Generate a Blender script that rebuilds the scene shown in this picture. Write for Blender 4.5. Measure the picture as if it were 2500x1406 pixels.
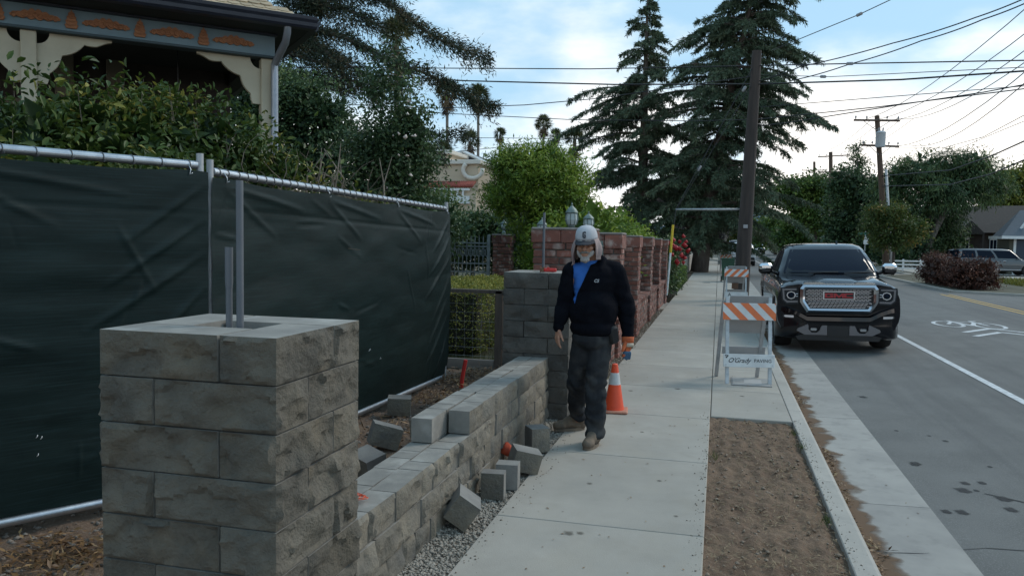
import bpy, math, random
import numpy as np
from mathutils import Vector, Matrix, Euler, noise
from math import sin, cos, pi, radians as R

for o in list(bpy.data.objects): bpy.data.objects.remove(o)
S = bpy.context.scene
C = S.collection

# ------------------------------------------------------------------ camera
cam_data = bpy.data.cameras.new('camera')
cam = bpy.data.objects.new('camera', cam_data); C.objects.link(cam)
cam_data.sensor_width = 36; cam_data.lens = 28.08
cam_data.clip_start = 0.05; cam_data.clip_end = 3000
cam.matrix_world = Matrix.Translation((0, 0, 1.68)) @ (Matrix.Rotation(R(14.437), 4, 'Z') @ Matrix.Rotation(R(90-3.567), 4, 'X') @ Matrix.Rotation(0.017, 4, 'Z'))
S.camera = cam

# ------------------------------------------------------------------ sky and sun
SUN_EL, SUN_AZ = R(42), R(48)          # azimuth measured from +Y towards +X
W = bpy.data.worlds.new('World'); S.world = W; W.use_nodes = True
wn = W.node_tree.nodes; wl = W.node_tree.links; wn.clear()
def wnode(t, **k):
    n = wn.new(t)
    for a, b in k.items(): setattr(n, a, b)
    return n
sky = wnode('ShaderNodeTexSky', sky_type='NISHITA', sun_disc=False, sun_elevation=SUN_EL, sun_rotation=SUN_AZ, altitude=0, air_density=1.0, dust_density=0.6, ozone_density=1.0)
bg_sky = wnode('ShaderNodeBackground'); bg_sky.inputs[1].default_value = 0.15
wl.new(sky.outputs[0], bg_sky.inputs[0])
bg_cl = wnode('ShaderNodeBackground'); bg_cl.inputs[1].default_value = 1.35
tc = wnode('ShaderNodeTexCoord')
mp = wnode('ShaderNodeMapping'); mp.inputs['Scale'].default_value = (1.5, 1.5, 3.6); mp.inputs['Location'].default_value = (3.1, 1.7, 0.4)
wl.new(tc.outputs['Generated'], mp.inputs[0])
nz = wnode('ShaderNodeTexNoise'); nz.inputs['Scale'].default_value = 1.6; nz.inputs['Detail'].default_value = 7; nz.inputs['Roughness'].default_value = 0.52
wl.new(mp.outputs[0], nz.inputs[0])
sx = wnode('ShaderNodeSeparateXYZ'); wl.new(tc.outputs['Generated'], sx.inputs[0])
def wmath(op, a, b=None, c=None, clamp=False):
    n = wnode('ShaderNodeMath', operation=op); n.use_clamp = clamp
    for i, v in enumerate((a, b, c)):
        if v is None: continue
        if isinstance(v, (int, float)): n.inputs[i].default_value = v
        else: wl.new(v, n.inputs[i])
    return n.outputs[0]
low = wmath('MULTIPLY_ADD', sx.outputs[2], -1.15, 0.41)           # cloudier towards the horizon
# one tall bank of cumulus over the far end of the street
vd = wnode('ShaderNodeVectorMath', operation='DOT_PRODUCT'); wl.new(tc.outputs['Generated'], vd.inputs[0]); vd.inputs[1].default_value = Vector((0.27, 0.95, 0.13)).normalized()
bank = wmath('MULTIPLY', wmath('SUBTRACT', vd.outputs['Value'], 0.968, None, False), 6.5)
bank = wmath('MAXIMUM', bank, 0.0)
cov = wmath('ADD', wmath('ADD', nz.outputs['Fac'], low), bank)
mr = wnode('ShaderNodeMapRange', interpolation_type='SMOOTHSTEP'); mr.inputs[1].default_value = 0.62; mr.inputs[2].default_value = 0.86; mr.inputs[3].default_value = 0.80; mr.inputs[4].default_value = 1.0
wl.new(cov, mr.inputs[0])
nz2 = wnode('ShaderNodeTexNoise'); nz2.inputs['Scale'].default_value = 4.0; nz2.inputs['Detail'].default_value = 5
wl.new(mp.outputs[0], nz2.inputs[0])
cr = wnode('ShaderNodeValToRGB'); wl.new(nz2.outputs['Fac'], cr.inputs[0])
cr.color_ramp.elements[0].position = 0.32; cr.color_ramp.elements[0].color = (0.80, 0.785, 0.765, 1)
cr.color_ramp.elements[1].position = 0.56; cr.color_ramp.elements[1].color = (1.0, 0.96, 0.90, 1)
vm = wnode('ShaderNodeMix', data_type='RGBA'); vm.inputs[6].default_value = (0.29, 0.475, 0.62, 1)
mr2 = wnode('ShaderNodeMapRange', interpolation_type='SMOOTHSTEP'); mr2.inputs[1].default_value = 0.66; mr2.inputs[2].default_value = 0.90
wl.new(cov, mr2.inputs[0]); wl.new(mr2.outputs[0], vm.inputs[0]); wl.new(cr.outputs[0], vm.inputs[7]); wl.new(vm.outputs[2], bg_cl.inputs[0])
mx = wnode('ShaderNodeMixShader'); wl.new(mr.outputs[0], mx.inputs[0]); wl.new(bg_sky.outputs[0], mx.inputs[1]); wl.new(bg_cl.outputs[0], mx.inputs[2])
wo = wnode('ShaderNodeOutputWorld'); wl.new(mx.outputs[0], wo.inputs[0])

sun_d = bpy.data.lights.new('sun', 'SUN'); sun_d.energy = 1.5; sun_d.angle = R(22); sun_d.color = (1.0, 0.93, 0.82)
sun = bpy.data.objects.new('sun', sun_d); C.objects.link(sun)
sd = Vector((sin(SUN_AZ)*cos(SUN_EL), cos(SUN_AZ)*cos(SUN_EL), sin(SUN_EL)))
sun.rotation_euler = sd.to_track_quat('Z', 'Y').to_euler(); sun.location = (20, 30, 40)

S.view_settings.view_transform = 'Standard'; S.view_settings.look = 'None'
S.view_settings.exposure = 0.2; S.view_settings.gamma = 1.0
S.view_settings.use_curve_mapping = False
S.render.engine = 'CYCLES'
S.cycles.max_bounces = 6; S.cycles.diffuse_bounces = 3; S.cycles.glossy_bounces = 3; S.cycles.transmission_bounces = 4; S.cycles.transparent_max_bounces = 8
S.cycles.use_denoising = True

# ------------------------------------------------------------------ helpers
rnd = random.Random(7)
rg = np.random.default_rng(11)

class MB:
    """collects polygons of ONE object"""
    def __init__(s): s.v = []; s.f = []; s.mi = []
    def add(s, vs, fs, mi=0, M=None):
        b = len(s.v)
        for v in vs:
            s.v.append(tuple(M @ Vector(v)) if M is not None else tuple(v))
        for f in fs: s.f.append([b+i for i in f]); s.mi.append(mi)
        return s
    def box(s, c, size, ch=0.0, M=None, mi=0):
        cx, cy, cz = c; hx, hy, hz = size[0]/2, size[1]/2, size[2]/2
        if ch <= 0:
            vs = [(cx+a*hx, cy+b*hy, cz+d*hz) for a in (-1, 1) for b in (-1, 1) for d in (-1, 1)]
            fs = [(0, 1, 3, 2), (4, 6, 7, 5), (0, 4, 5, 1), (2, 3, 7, 6), (0, 2, 6, 4), (1, 5, 7, 3)]
            return s.add(vs, fs, mi, M)
        ch = min(ch, hx*.9, hy*.9, hz*.9)
        vs = []; ix = {}
        for a in (-1, 1):
            for b in (-1, 1):
                for d in (-1, 1):
                    for k in range(3):
                        q = [hx, hy, hz]
                        for j in range(3):
                            if j != k: q[j] -= ch
                        ix[(a, b, d, k)] = len(vs); vs.append((cx+a*q[0], cy+b*q[1], cz+d*q[2]))
        fs = []
        for a in (-1, 1):
            fs.append([ix[(a, b, d, 0)] for b, d in ((-1, -1), (1, -1), (1, 1), (-1, 1))][::a])
            fs.append([ix[(b, a, d, 1)] for b, d in ((-1, -1), (-1, 1), (1, 1), (1, -1))][::a])
            fs.append([ix[(b, d, a, 2)] for b, d in ((-1, -1), (1, -1), (1, 1), (-1, 1))][::a])
        for a in (-1, 1):
            for b in (-1, 1):
                fs.append([ix[(a, b, -1, 0)], ix[(a, b, 1, 0)], ix[(a, b, 1, 1)], ix[(a, b, -1, 1)]][::-a*b])
                fs.append([ix[(a, -1, b, 0)], ix[(a, 1, b, 0)], ix[(a, 1, b, 2)], ix[(a, -1, b, 2)]][::a*b])
                fs.append([ix[(-1, a, b, 1)], ix[(1, a, b, 1)], ix[(1, a, b, 2)], ix[(-1, a, b, 2)]][::-a*b])
                for d in (-1, 1):
                    fs.append([ix[(a, b, d, 0)], ix[(a, b, d, 1)], ix[(a, b, d, 2)]][::a*b*d])
        return s.add(vs, fs, mi, M)
    def tube(s, pts, r, n=8, cap=True, M=None, mi=0, closed=False):
        pts = [Vector(p) for p in pts]; k = len(pts)
        rs = r if hasattr(r, '__len__') else [r]*k
        vs = []; up = None
        for i, p in enumerate(pts):
            if closed: t = (pts[(i+1) % k]-pts[i-1])
            else: t = pts[min(i+1, k-1)]-pts[max(i-1, 0)]
            t = t.normalized() if t.length > 1e-9 else Vector((0, 0, 1))
            if up is None: up = Vector((0, 0, 1)) if abs(t.z) < .9 else Vector((1, 0, 0))
            a = (up - t*up.dot(t))
            if a.length < 1e-6: a = t.orthogonal()
            a.normalize(); b = t.cross(a); up = a
            for j in range(n):
                w = 2*pi*j/n; vs.append(p + (a*cos(w)+b*sin(w))*rs[i])
        fs = []
        for i in range(k if closed else k-1):
            i2 = (i+1) % k
            for j in range(n):
                j2 = (j+1) % n; fs.append((i*n+j, i*n+j2, i2*n+j2, i2*n+j))
        if cap and not closed: fs.append(tuple(range(n))[::-1]); fs.append(tuple((k-1)*n+j for j in range(n)))
        return s.add(vs, fs, mi, M)
    def lathe(s, prof, c=(0, 0, 0), n=16, M=None, mi=0):
        vs = []; fs = []
        for r, z in prof:
            for j in range(n):
                w = 2*pi*j/n; vs.append((c[0]+r*cos(w), c[1]+r*sin(w), c[2]+z))
        for i in range(len(prof)-1):
            for j in range(n):
                j2 = (j+1) % n; fs.append((i*n+j, i*n+j2, (i+1)*n+j2, (i+1)*n+j))
        fs.append(tuple(range(n))[::-1]); fs.append(tuple((len(prof)-1)*n+j for j in range(n)))
        return s.add(vs, fs, mi, M)
    def prism(s, poly, d0, d1, ax='y', M=None, mi=0):
        """extrude a 2D outline; ax is the axis of extrusion"""
        def P(a, b, d): return {'y': (a, d, b), 'x': (d, a, b), 'z': (a, b, d)}[ax]
        n = len(poly)
        vs = [P(a, b, d0) for a, b in poly]+[P(a, b, d1) for a, b in poly]
        area = sum(poly[i][0]*poly[(i+1) % n][1]-poly[(i+1) % n][0]*poly[i][1] for i in range(n))
        fs = [tuple(range(n)), tuple(range(2*n-1, n-1, -1))]+[(i, n+i, n+(i+1) % n, (i+1) % n) for i in range(n)]
        flip = (area > 0) != (d1 < d0)
        if ax == 'y': flip = not flip
        if flip: fs = [f[::-1] for f in fs]
        return s.add(vs, fs, mi, M)
    def mesh(s, name, mats, smooth=False):
        me = bpy.data.meshes.new(name); me.from_pydata(s.v, [], s.f)
        for m in (mats if isinstance(mats, (list, tuple)) else [mats]): me.materials.append(m)
        if any(s.mi): me.polygons.foreach_set('material_index', s.mi)
        if smooth: me.polygons.foreach_set('use_smooth', [True]*len(s.f))
        if smooth and smooth is not True: me.set_sharp_from_angle(angle=R(smooth))
        me.update(); return me
    def build(s, name, mats, parent=None, smooth=False, loc=(0, 0, 0), rot=None):
        return link(name, s.mesh(name, mats, smooth), parent, loc, rot)

def link(name, data, parent=None, loc=(0, 0, 0), rot=None):
    o = bpy.data.objects.new(name, data); C.objects.link(o); o.location = loc
    if rot is not None: o.rotation_euler = rot
    if parent is not None: o.parent = parent
    return o
def tag(o, label=None, cat=None, group=None, kind=None):
    if label: o['label'] = label
    if cat: o['category'] = cat
    if group: o['group'] = group
    if kind: o['kind'] = kind
    return o
def thing(name, label, cat, loc=(0, 0, 0), rz=0.0, group=None, kind=None):
    o = link(name, None, None, loc, (0, 0, rz)); o.empty_display_size = .2
    return tag(o, label, cat, group, kind)
def copy_tree(o, parent=None):
    c = o.copy(); C.objects.link(c); c.parent = parent
    for ch in list(o.children): copy_tree(ch, c)
    return c

def npmesh(name, V, F, mats, parent=None, rnd_attr=None, smooth=False, loc=(0, 0, 0)):
    V = np.ascontiguousarray(V, dtype=np.float32); F = np.ascontiguousarray(F, dtype=np.int32); m, k = F.shape
    me = bpy.data.meshes.new(name)
    me.vertices.add(len(V)); me.vertices.foreach_set('co', V.ravel())
    me.loops.add(m*k); me.loops.foreach_set('vertex_index', F.ravel())
    me.polygons.add(m); me.polygons.foreach_set('loop_start', np.arange(m, dtype=np.int32)*k)
    if smooth: me.polygons.foreach_set('use_smooth', np.ones(m, dtype=bool))
    me.update(calc_edges=True)
    for mt in (mats if isinstance(mats, (list, tuple)) else [mats]): me.materials.append(mt)
    if rnd_attr is not None:
        a = me.attributes.new('rnd', 'FLOAT', 'FACE'); a.data.foreach_set('value', np.ascontiguousarray(rnd_attr, dtype=np.float32))
    return link(name, me, parent, loc) if parent is not False else me

def sn(P, f, seed=0, k=7):
    """cheap vector noise in about -1..1: a sum of sines"""
    r = np.random.default_rng(seed); P = np.asarray(P, dtype=float); out = 0
    for i in range(k):
        d = r.normal(size=P.shape[-1]); d /= np.linalg.norm(d); ff = f*(0.6+0.9*r.random())
        out = out+np.sin(P @ d*ff*2*pi+r.random()*7)
    return out/(k**.5)/1.3

def hfield(name, x0, x1, y0, y1, nx, ny, fn, mat_, parent=None, smooth=True):
    xs = np.linspace(x0, x1, nx+1); ys = np.linspace(y0, y1, ny+1)
    X, Y = np.meshgrid(xs, ys); Z = fn(X, Y)+0*X
    V = np.stack([X, Y, Z], -1).reshape(-1, 3)
    i = (np.arange(ny)[:, None]*(nx+1)+np.arange(nx)[None]).ravel()
    F = np.stack([i, i+1, i+nx+2, i+nx+1], -1)
    return npmesh(name, V, F, mat_, parent, smooth=smooth)

def leaves(P, D, Nn, L, Wd, kind='rhomb'):
    """P base points, D along the leaf, Nn normals: folded leaves (two triangles or two quads each)"""
    D = D/np.linalg.norm(D, axis=1, keepdims=True)
    Sd = np.cross(D, Nn); Sd /= (np.linalg.norm(Sd, axis=1, keepdims=True)+1e-9); U = np.cross(Sd, D)
    L = np.broadcast_to(np.asarray(L, float), (len(P),))[:, None]; Wd = np.broadcast_to(np.asarray(Wd, float), (len(P),))[:, None]
    n = len(P); b = np.arange(n)[:, None]
    if kind == 'rhomb':
        V = np.stack([P, P+D*L*.45+Sd*Wd*.5+U*Wd*.18, P+D*L, P+D*L*.45-Sd*Wd*.5+U*Wd*.18], 1).reshape(-1, 3)
        return V, np.concatenate([b*4+np.array([[0, 1, 2]]), b*4+np.array([[0, 2, 3]])], 1).reshape(-1, 3), 2
    if kind == 'strand':
        V = np.stack([P-Sd*Wd*.5, P+Sd*Wd*.5, P+D*L], 1).reshape(-1, 3)
        return V, b*3+np.array([[0, 1, 2]]), 1
    V = np.stack([P, P+D*L*.3+Sd*Wd*.45+U*Wd*.2, P+D*L*.65+Sd*Wd*.42+U*Wd*.16, P+D*L-U*L*.12,
                  P+D*L*.65-Sd*Wd*.42+U*Wd*.16, P+D*L*.3-Sd*Wd*.45+U*Wd*.2], 1).reshape(-1, 3)
    return V, np.concatenate([b*6+np.array([[0, 1, 2, 3]]), b*6+np.array([[0, 3, 4, 5]])], 1).reshape(-1, 4), 2

def unit(n, rr):
    d = rr.normal(size=(n, 3)); return d/np.linalg.norm(d, axis=1, keepdims=True)

def crown(name, blobs, n, L, Wd, mat_, parent=None, seed=1, clumps=None, csize=.35, shell=.5, gap=None, kind='rhomb', droop=.2, up=.25, flat=1.0, fill=.10):
    """a crown of leaf-sized faces: clumps spread through the outer volume of several ellipsoids"""
    rr = np.random.default_rng(seed); B = np.array(blobs, float)
    area = (B[:, 3]*B[:, 4]+B[:, 4]*B[:, 5]+B[:, 3]*B[:, 5]); area /= area.sum()
    nc = clumps or max(20, n//45)
    bi = rr.choice(len(B), nc, p=area); d = unit(nc, rr)
    rad = 1-shell*rr.random(nc)**1.4
    rad *= 1+.16*sn(d*1.0+bi[:, None]*3.1, .9, seed)
    cpos = B[bi, :3]+d*rad[:, None]*B[bi, 3:]
    if gap is not None:
        keep = sn(cpos, gap[0], seed+5) < gap[1]; cpos = cpos[keep]; d = d[keep]; nc = len(cpos)
    ci = rr.integers(0, nc, n); tone = rr.random(nc)
    g = rr.normal(size=(n, 3))*csize*.5; g[:, 2] *= .7*flat
    P = cpos[ci]+g
    out = d[ci]
    N = out*.5+unit(n, rr)*.7+np.array([0, 0, up])
    D = unit(n, rr)+out*.5-np.array([0, 0, droop])
    l = L*(.65+.7*rr.random(n)); V, F, k = leaves(P, D, N, l, l*Wd/L, kind)
    r = np.clip(tone[ci]*.55+rr.random(n)*.45, 0, 1)
    if fill:        # oversized leaves added inside to block sky gaps, toned dark as inner shade
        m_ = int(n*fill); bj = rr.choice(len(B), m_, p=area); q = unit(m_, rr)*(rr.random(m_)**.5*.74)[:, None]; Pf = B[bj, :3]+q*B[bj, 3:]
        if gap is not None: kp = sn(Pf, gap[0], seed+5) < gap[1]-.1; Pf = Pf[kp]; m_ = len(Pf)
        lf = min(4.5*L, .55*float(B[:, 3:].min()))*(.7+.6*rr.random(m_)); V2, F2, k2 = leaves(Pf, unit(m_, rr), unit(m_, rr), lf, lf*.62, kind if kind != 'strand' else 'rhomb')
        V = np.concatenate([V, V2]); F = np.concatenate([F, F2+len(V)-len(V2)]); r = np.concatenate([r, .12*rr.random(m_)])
    o = npmesh(name, V, F, mat_, parent, np.repeat(r, k)); o['kind'] = 'stuff' if parent is not None else o.get('kind', 'thing')
    return o

def stones(P, S3, rr, flat=.7):
    """P centres, S3 sizes: little uneven stones of eight faces"""
    n = len(P); base = np.array([[1, 0, 0], [-1, 0, 0], [0, 1, 0], [0, -1, 0], [0, 0, 1], [0, 0, -1]], float)
    V = base[None]*(.6+.8*rr.random((n, 6, 1)))+rr.normal(size=(n, 6, 3))*.18
    V[..., 2] *= flat
    a = rr.random(n)*6.28; c, s_ = np.cos(a)[:, None], np.sin(a)[:, None]
    x = V[..., 0]*c-V[..., 1]*s_; y = V[..., 0]*s_+V[..., 1]*c; V = np.stack([x, y, V[..., 2]], -1)
    V = P[:, None]+V*np.asarray(S3)[:, None, None]
    T = np.array([[0, 2, 4], [2, 1, 4], [1, 3, 4], [3, 0, 4], [2, 0, 5], [1, 2, 5], [3, 1, 5], [0, 3, 5]])
    return V.reshape(-1, 3), (np.arange(n)[:, None, None]*6+T[None]).reshape(-1, 3)

# ------------------------------------------------------------------ materials
MATS = {}
def mat(name, c1, c2=None, scale=6, rough=.8, bump=0, bscale=60, metal=0, spec=.5, rand=0, c3=None, s3=40, a3=.5, coat=0, lo=.35, hi=.65, stretch=None, sheen=0, emit=None, bdist=.01, detail=4, streak=None):
    """principled material: base colour c1 to c2 by noise, fleck c3 by a finer noise, bump by noise; rand varies it per object"""
    if name in MATS: return MATS[name]
    m = bpy.data.materials.new(name); m.use_nodes = True; MATS[name] = m
    nt = m.node_tree; n = nt.nodes; l = nt.links; b = n['Principled BSDF']
    b.inputs['Roughness'].default_value = rough; b.inputs['Metallic'].default_value = metal; b.inputs['Specular IOR Level'].default_value = spec
    if coat: b.inputs['Coat Weight'].default_value = coat; b.inputs['Coat Roughness'].default_value = .04
    if sheen: b.inputs['Sheen Weight'].default_value = sheen
    b.inputs['Base Color'].default_value = (*c1, 1)
    if c2 is None and not bump and not rand and c3 is None: return m
    t = n.new('ShaderNodeTexCoord'); src = t.outputs['Object']
    if stretch:
        mp_ = n.new('ShaderNodeMapping'); mp_.inputs['Scale'].default_value = stretch; l.new(src, mp_.inputs[0]); src = mp_.outputs[0]
    oi = n.new('ShaderNodeObjectInfo')
    def nse(sc, det=detail, ro=.6):
        q = n.new('ShaderNodeTexNoise'); q.noise_dimensions = '4D'; q.inputs['Scale'].default_value = sc; q.inputs['Detail'].default_value = det; q.inputs['Roughness'].default_value = ro
        l.new(src, q.inputs['Vector'])
        if rand:
            mu = n.new('ShaderNodeMath'); mu.operation = 'MULTIPLY'; mu.inputs[1].default_value = 37.; l.new(oi.outputs['Random'], mu.inputs[0]); l.new(mu.outputs[0], q.inputs['W'])
        return q.outputs['Fac']
    def mixc(f, a, bcol):
        q = n.new('ShaderNodeMix'); q.data_type = 'RGBA'; l.new(f, q.inputs[0])
        if hasattr(a, 'is_linked'): l.new(a, q.inputs[6])
        else: q.inputs[6].default_value = (*a, 1)
        if hasattr(bcol, 'is_linked'): l.new(bcol, q.inputs[7])
        else: q.inputs[7].default_value = (*bcol, 1)
        return q.outputs[2]
    def rng(f, a, bb, c=0., d=1.):
        q = n.new('ShaderNodeMapRange'); q.inputs[1].default_value = a; q.inputs[2].default_value = bb; q.inputs[3].default_value = c; q.inputs[4].default_value = d; l.new(f, q.inputs[0]); return q.outputs[0]
    col = c1
    if c2 is not None: col = mixc(rng(nse(scale), lo, hi), c1, c2)
    if c3 is not None: col = mixc(rng(nse(s3, 3), .52, .7, 0, a3), col, c3)
    if streak is not None:      # long worn bands: (colour, amount, stretch)
        q = n.new('ShaderNodeMapping'); q.inputs['Scale'].default_value = streak[2]; l.new(t.outputs['Object'], q.inputs[0]); w = n.new('ShaderNodeTexNoise'); w.inputs['Scale'].default_value = 1; w.inputs['Detail'].default_value = 6; w.inputs['Roughness'].default_value = .62; l.new(q.outputs[0], w.inputs['Vector'])
        col = mixc(rng(w.outputs['Fac'], .48, .66, 0, streak[1]), col, streak[0])
    if rand:
        hs = n.new('ShaderNodeHueSaturation'); v = rng(oi.outputs['Random'], 0, 1, 1-rand, 1+rand); l.new(v, hs.inputs['Value'])
        if hasattr(col, 'is_linked'): l.new(col, hs.inputs['Color'])
        else: hs.inputs['Color'].default_value = (*col, 1)
        col = hs.outputs[0]
    if hasattr(col, 'is_linked'): l.new(col, b.inputs['Base Color'])
    if bump:
        bp = n.new('ShaderNodeBump'); bp.inputs['Strength'].default_value = bump; bp.inputs['Distance'].default_value = bdist
        l.new(nse(bscale, 6, .65), bp.inputs['Height']); l.new(bp.outputs[0], b.inputs['Normal'])
    return m

def blotmat(name, col, rough=.9, edge=.25, sc=9, along=False, amax=.85):
    """a thin film of dirt with ragged soft edges: round on its own sheet, or fading away from one side"""
    if name in MATS: return MATS[name]
    m = bpy.data.materials.new(name); m.use_nodes = True; MATS[name] = m; nt = m.node_tree; n = nt.nodes; l = nt.links; b = n['Principled BSDF']; b.inputs['Base Color'].default_value = (*col, 1); b.inputs['Roughness'].default_value = rough; b.inputs['Specular IOR Level'].default_value = .2
    t = n.new('ShaderNodeTexCoord'); q = n.new('ShaderNodeTexNoise'); q.inputs['Scale'].default_value = sc; q.inputs['Detail'].default_value = 6; l.new(t.outputs['Object'], q.inputs['Vector'])
    def M_(op, a, c):
        k = n.new('ShaderNodeMath'); k.operation = op
        for i, v in enumerate((a, c)):
            if isinstance(v, (int, float)): k.inputs[i].default_value = v
            else: l.new(v, k.inputs[i])
        return k.outputs[0]
    if along: sp = n.new('ShaderNodeSeparateXYZ'); l.new(t.outputs['Generated'], sp.inputs[0]); d = sp.outputs[0]
    else: vl = n.new('ShaderNodeVectorMath'); vl.operation = 'DISTANCE'; vl.inputs[1].default_value = (.5, .5, 0); mp_ = n.new('ShaderNodeMapping'); mp_.inputs['Scale'].default_value = (1, 1, 0); l.new(t.outputs['Generated'], mp_.inputs[0]); l.new(mp_.outputs[0], vl.inputs[0]); d = M_('MULTIPLY', vl.outputs['Value'], 2.0)
    v = M_('SUBTRACT', M_('MULTIPLY', q.outputs['Fac'], 1.3), d); mr_ = n.new('ShaderNodeMapRange'); mr_.inputs[1].default_value = -.02; mr_.inputs[2].default_value = edge; mr_.inputs[4].default_value = amax; l.new(v, mr_.inputs[0]); l.new(mr_.outputs[0], b.inputs['Alpha']); return m

def leafmat(name, ca, cb, cc=None, rough=.5, spec=.3, trans=.25, pscale=.8, dry=None):
    """leaf: tone per leaf from the rnd attribute (ca to cb, a few cc), drifting by place"""
    if name in MATS: return MATS[name]
    m = bpy.data.materials.new(name); m.use_nodes = True; MATS[name] = m
    nt = m.node_tree; n = nt.nodes; l = nt.links; b = n['Principled BSDF']; out = n['Material Output']
    at_ = n.new('ShaderNodeAttribute'); at_.attribute_name = 'rnd'
    ge = n.new('ShaderNodeNewGeometry'); nz_ = n.new('ShaderNodeTexNoise'); nz_.inputs['Scale'].default_value = pscale; nz_.inputs['Detail'].default_value = 3
    l.new(ge.outputs['Position'], nz_.inputs['Vector'])
    ad = n.new('ShaderNodeMath'); ad.operation = 'MULTIPLY_ADD'; ad.inputs[1].default_value = 1.1; l.new(nz_.outputs['Fac'], ad.inputs[0])
    sb = n.new('ShaderNodeMath'); sb.operation = 'SUBTRACT'; sb.inputs[1].default_value = .55; l.new(at_.outputs['Fac'], sb.inputs[0]); l.new(sb.outputs[0], ad.inputs[2])
    r = n.new('ShaderNodeValToRGB'); l.new(ad.outputs[0], r.inputs[0]); e = r.color_ramp.elements
    e[0].position = .1; e[0].color = (*ca, 1); e[1].position = .75; e[1].color = (*cb, 1)
    if cc: q = e.new(.97); q.color = (*cc, 1)
    l.new(r.outputs[0], b.inputs['Base Color']); b.inputs['Roughness'].default_value = rough; b.inputs['Specular IOR Level'].default_value = spec
    tr = n.new('ShaderNodeBsdfTranslucent'); l.new(r.outputs[0], tr.inputs[0])
    mx_ = n.new('ShaderNodeMixShader'); mx_.inputs[0].default_value = trans; l.new(b.outputs[0], mx_.inputs[1]); l.new(tr.outputs[0], mx_.inputs[2]); l.new(mx_.outputs[0], out.inputs[0])
    return m

m_black = mat('black plastic', (.012, .012, .013), rough=.45)
m_galv = mat('galvanised steel', (.52, .54, .56), (.40, .42, .45), 14, .34, .08, 90, metal=.85)
m_galv_dull = mat('dull galvanised steel', (.45, .46, .47), (.33, .34, .35), 10, .55, .05, 90, metal=.6)
m_wire = mat('black cable', (.012, .012, .014), rough=.6)
m_bark = mat('bark', (.075, .06, .05), (.12, .1, .085), 9, .95, .8, 30, bdist=.03, stretch=(1, 1, .25))
m_white = mat('white paint', (.74, .74, .73), (.66, .66, .64), 5, .55, .05, 50)

# ================================================================== SETTING
m_conc = mat('sidewalk concrete', (.355, .322, .277), (.285, .262, .227), 1.5, .9, .25, 130, c3=(.25, .225, .19), s3=3.6, a3=.4, rand=.085, streak=((.30, .265, .215), .45, (2.2, .9, 1)), detail=8)
m_conc2 = mat('kerb concrete', (.385, .352, .308), (.32, .296, .26), 2.0, .9, .15, 120, c3=(.22, .21, .2), s3=9, a3=.3, rand=.04)
m_gut = mat('gutter concrete', (.32, .30, .27), (.25, .235, .215), 2.2, .9, .15, 120, c3=(.16, .15, .14), s3=7, a3=.4, rand=.05)
m_asph = mat('asphalt', (.140, .137, .128), (.108, .106, .099), 1.6, .92, .8, 230, c3=(.24, .235, .225), s3=120, a3=.75, bdist=.006, streak=((.072, .071, .07), .65, (1.3, .07, 1)))
m_paint = mat('road paint white', (.62, .63, .63), (.42, .42, .42), 9, .8, .1, 150, c3=(.15, .15, .15), s3=60, a3=.5)
m_yel = mat('road paint yellow', (.55, .33, .07), (.36, .24, .08), 9, .8, .1, 150)
m_soil = mat('dry soil', (.118, .070, .044), (.19, .122, .077), 3.0, 1, 1.0, 40, c3=(.26, .185, .12), s3=55, a3=.55, bdist=.02)
m_soil2 = mat('yard soil', (.10, .062, .042), (.18, .12, .08), 2.0, 1, 1.0, 40, c3=(.26, .20, .145), s3=48, a3=.5, bdist=.02)
m_dark = mat('joint dirt', (.10, .09, .075), rough=1)
m_grav = mat('crushed gravel', (.36, .325, .275), (.235, .21, .178), 30, .95, .5, 90, rand=.0)
m_straw = mat('dead straw', (.30, .225, .13), (.17, .115, .065), 12, .9)
m_grass = leafmat('grass', (.03, .05, .012), (.075, .10, .025), (.2, .18, .07), pscale=1.2)
m_litter = leafmat('leaf litter', (.09, .05, .025), (.22, .12, .05), (.3, .2, .1), trans=.05, pscale=4)

g = hfield('ground', -700, 700, -80, 1600, 2, 2, lambda x, y: -.62, mat('distant ground', (.06, .065, .05), (.08, .075, .06), .05, 1)); tag(g, 'flat ground under the street and yards', kind='structure')

def road_z(x): return -.13+np.clip((np.asarray(x, float)-1.47)/4.5, 0, 1)*.09
road = hfield('road', 1.44, 15.5, -3, 420, 20, 6, lambda x, y: road_z(x), m_asph, smooth=True); tag(road, 'grey asphalt street with tyre and oil marks', kind='structure')
# a long kerb-side strip further up the street, both kerbs
def strip(name, x0, x1, y0, y1, z, m, parent=None, lift=0.0):
    b = MB(); n = max(1, int((y1-y0)/4)); xs = [x0, x1]
    for i in range(n+1):
        y = y0+(y1-y0)*i/n
        for x in xs: b.v.append((x, y, (float(road_z(x))+lift) if z is None else z))
    for i in range(n): b.f.append([2*i, 2*i+1, 2*i+3, 2*i+2]); b.mi.append(0)
    return b.build(name, m, parent)
strip('lane_line', 3.38, 3.48, -2, 140, None, m_paint, road, .005)
for x in (7.58, 7.83): strip('centre_line', x, x+.1, 17.5, 31, None, m_yel, road, .005)
tag(bpy.data.objects['lane_line'], 'white lane line')
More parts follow.
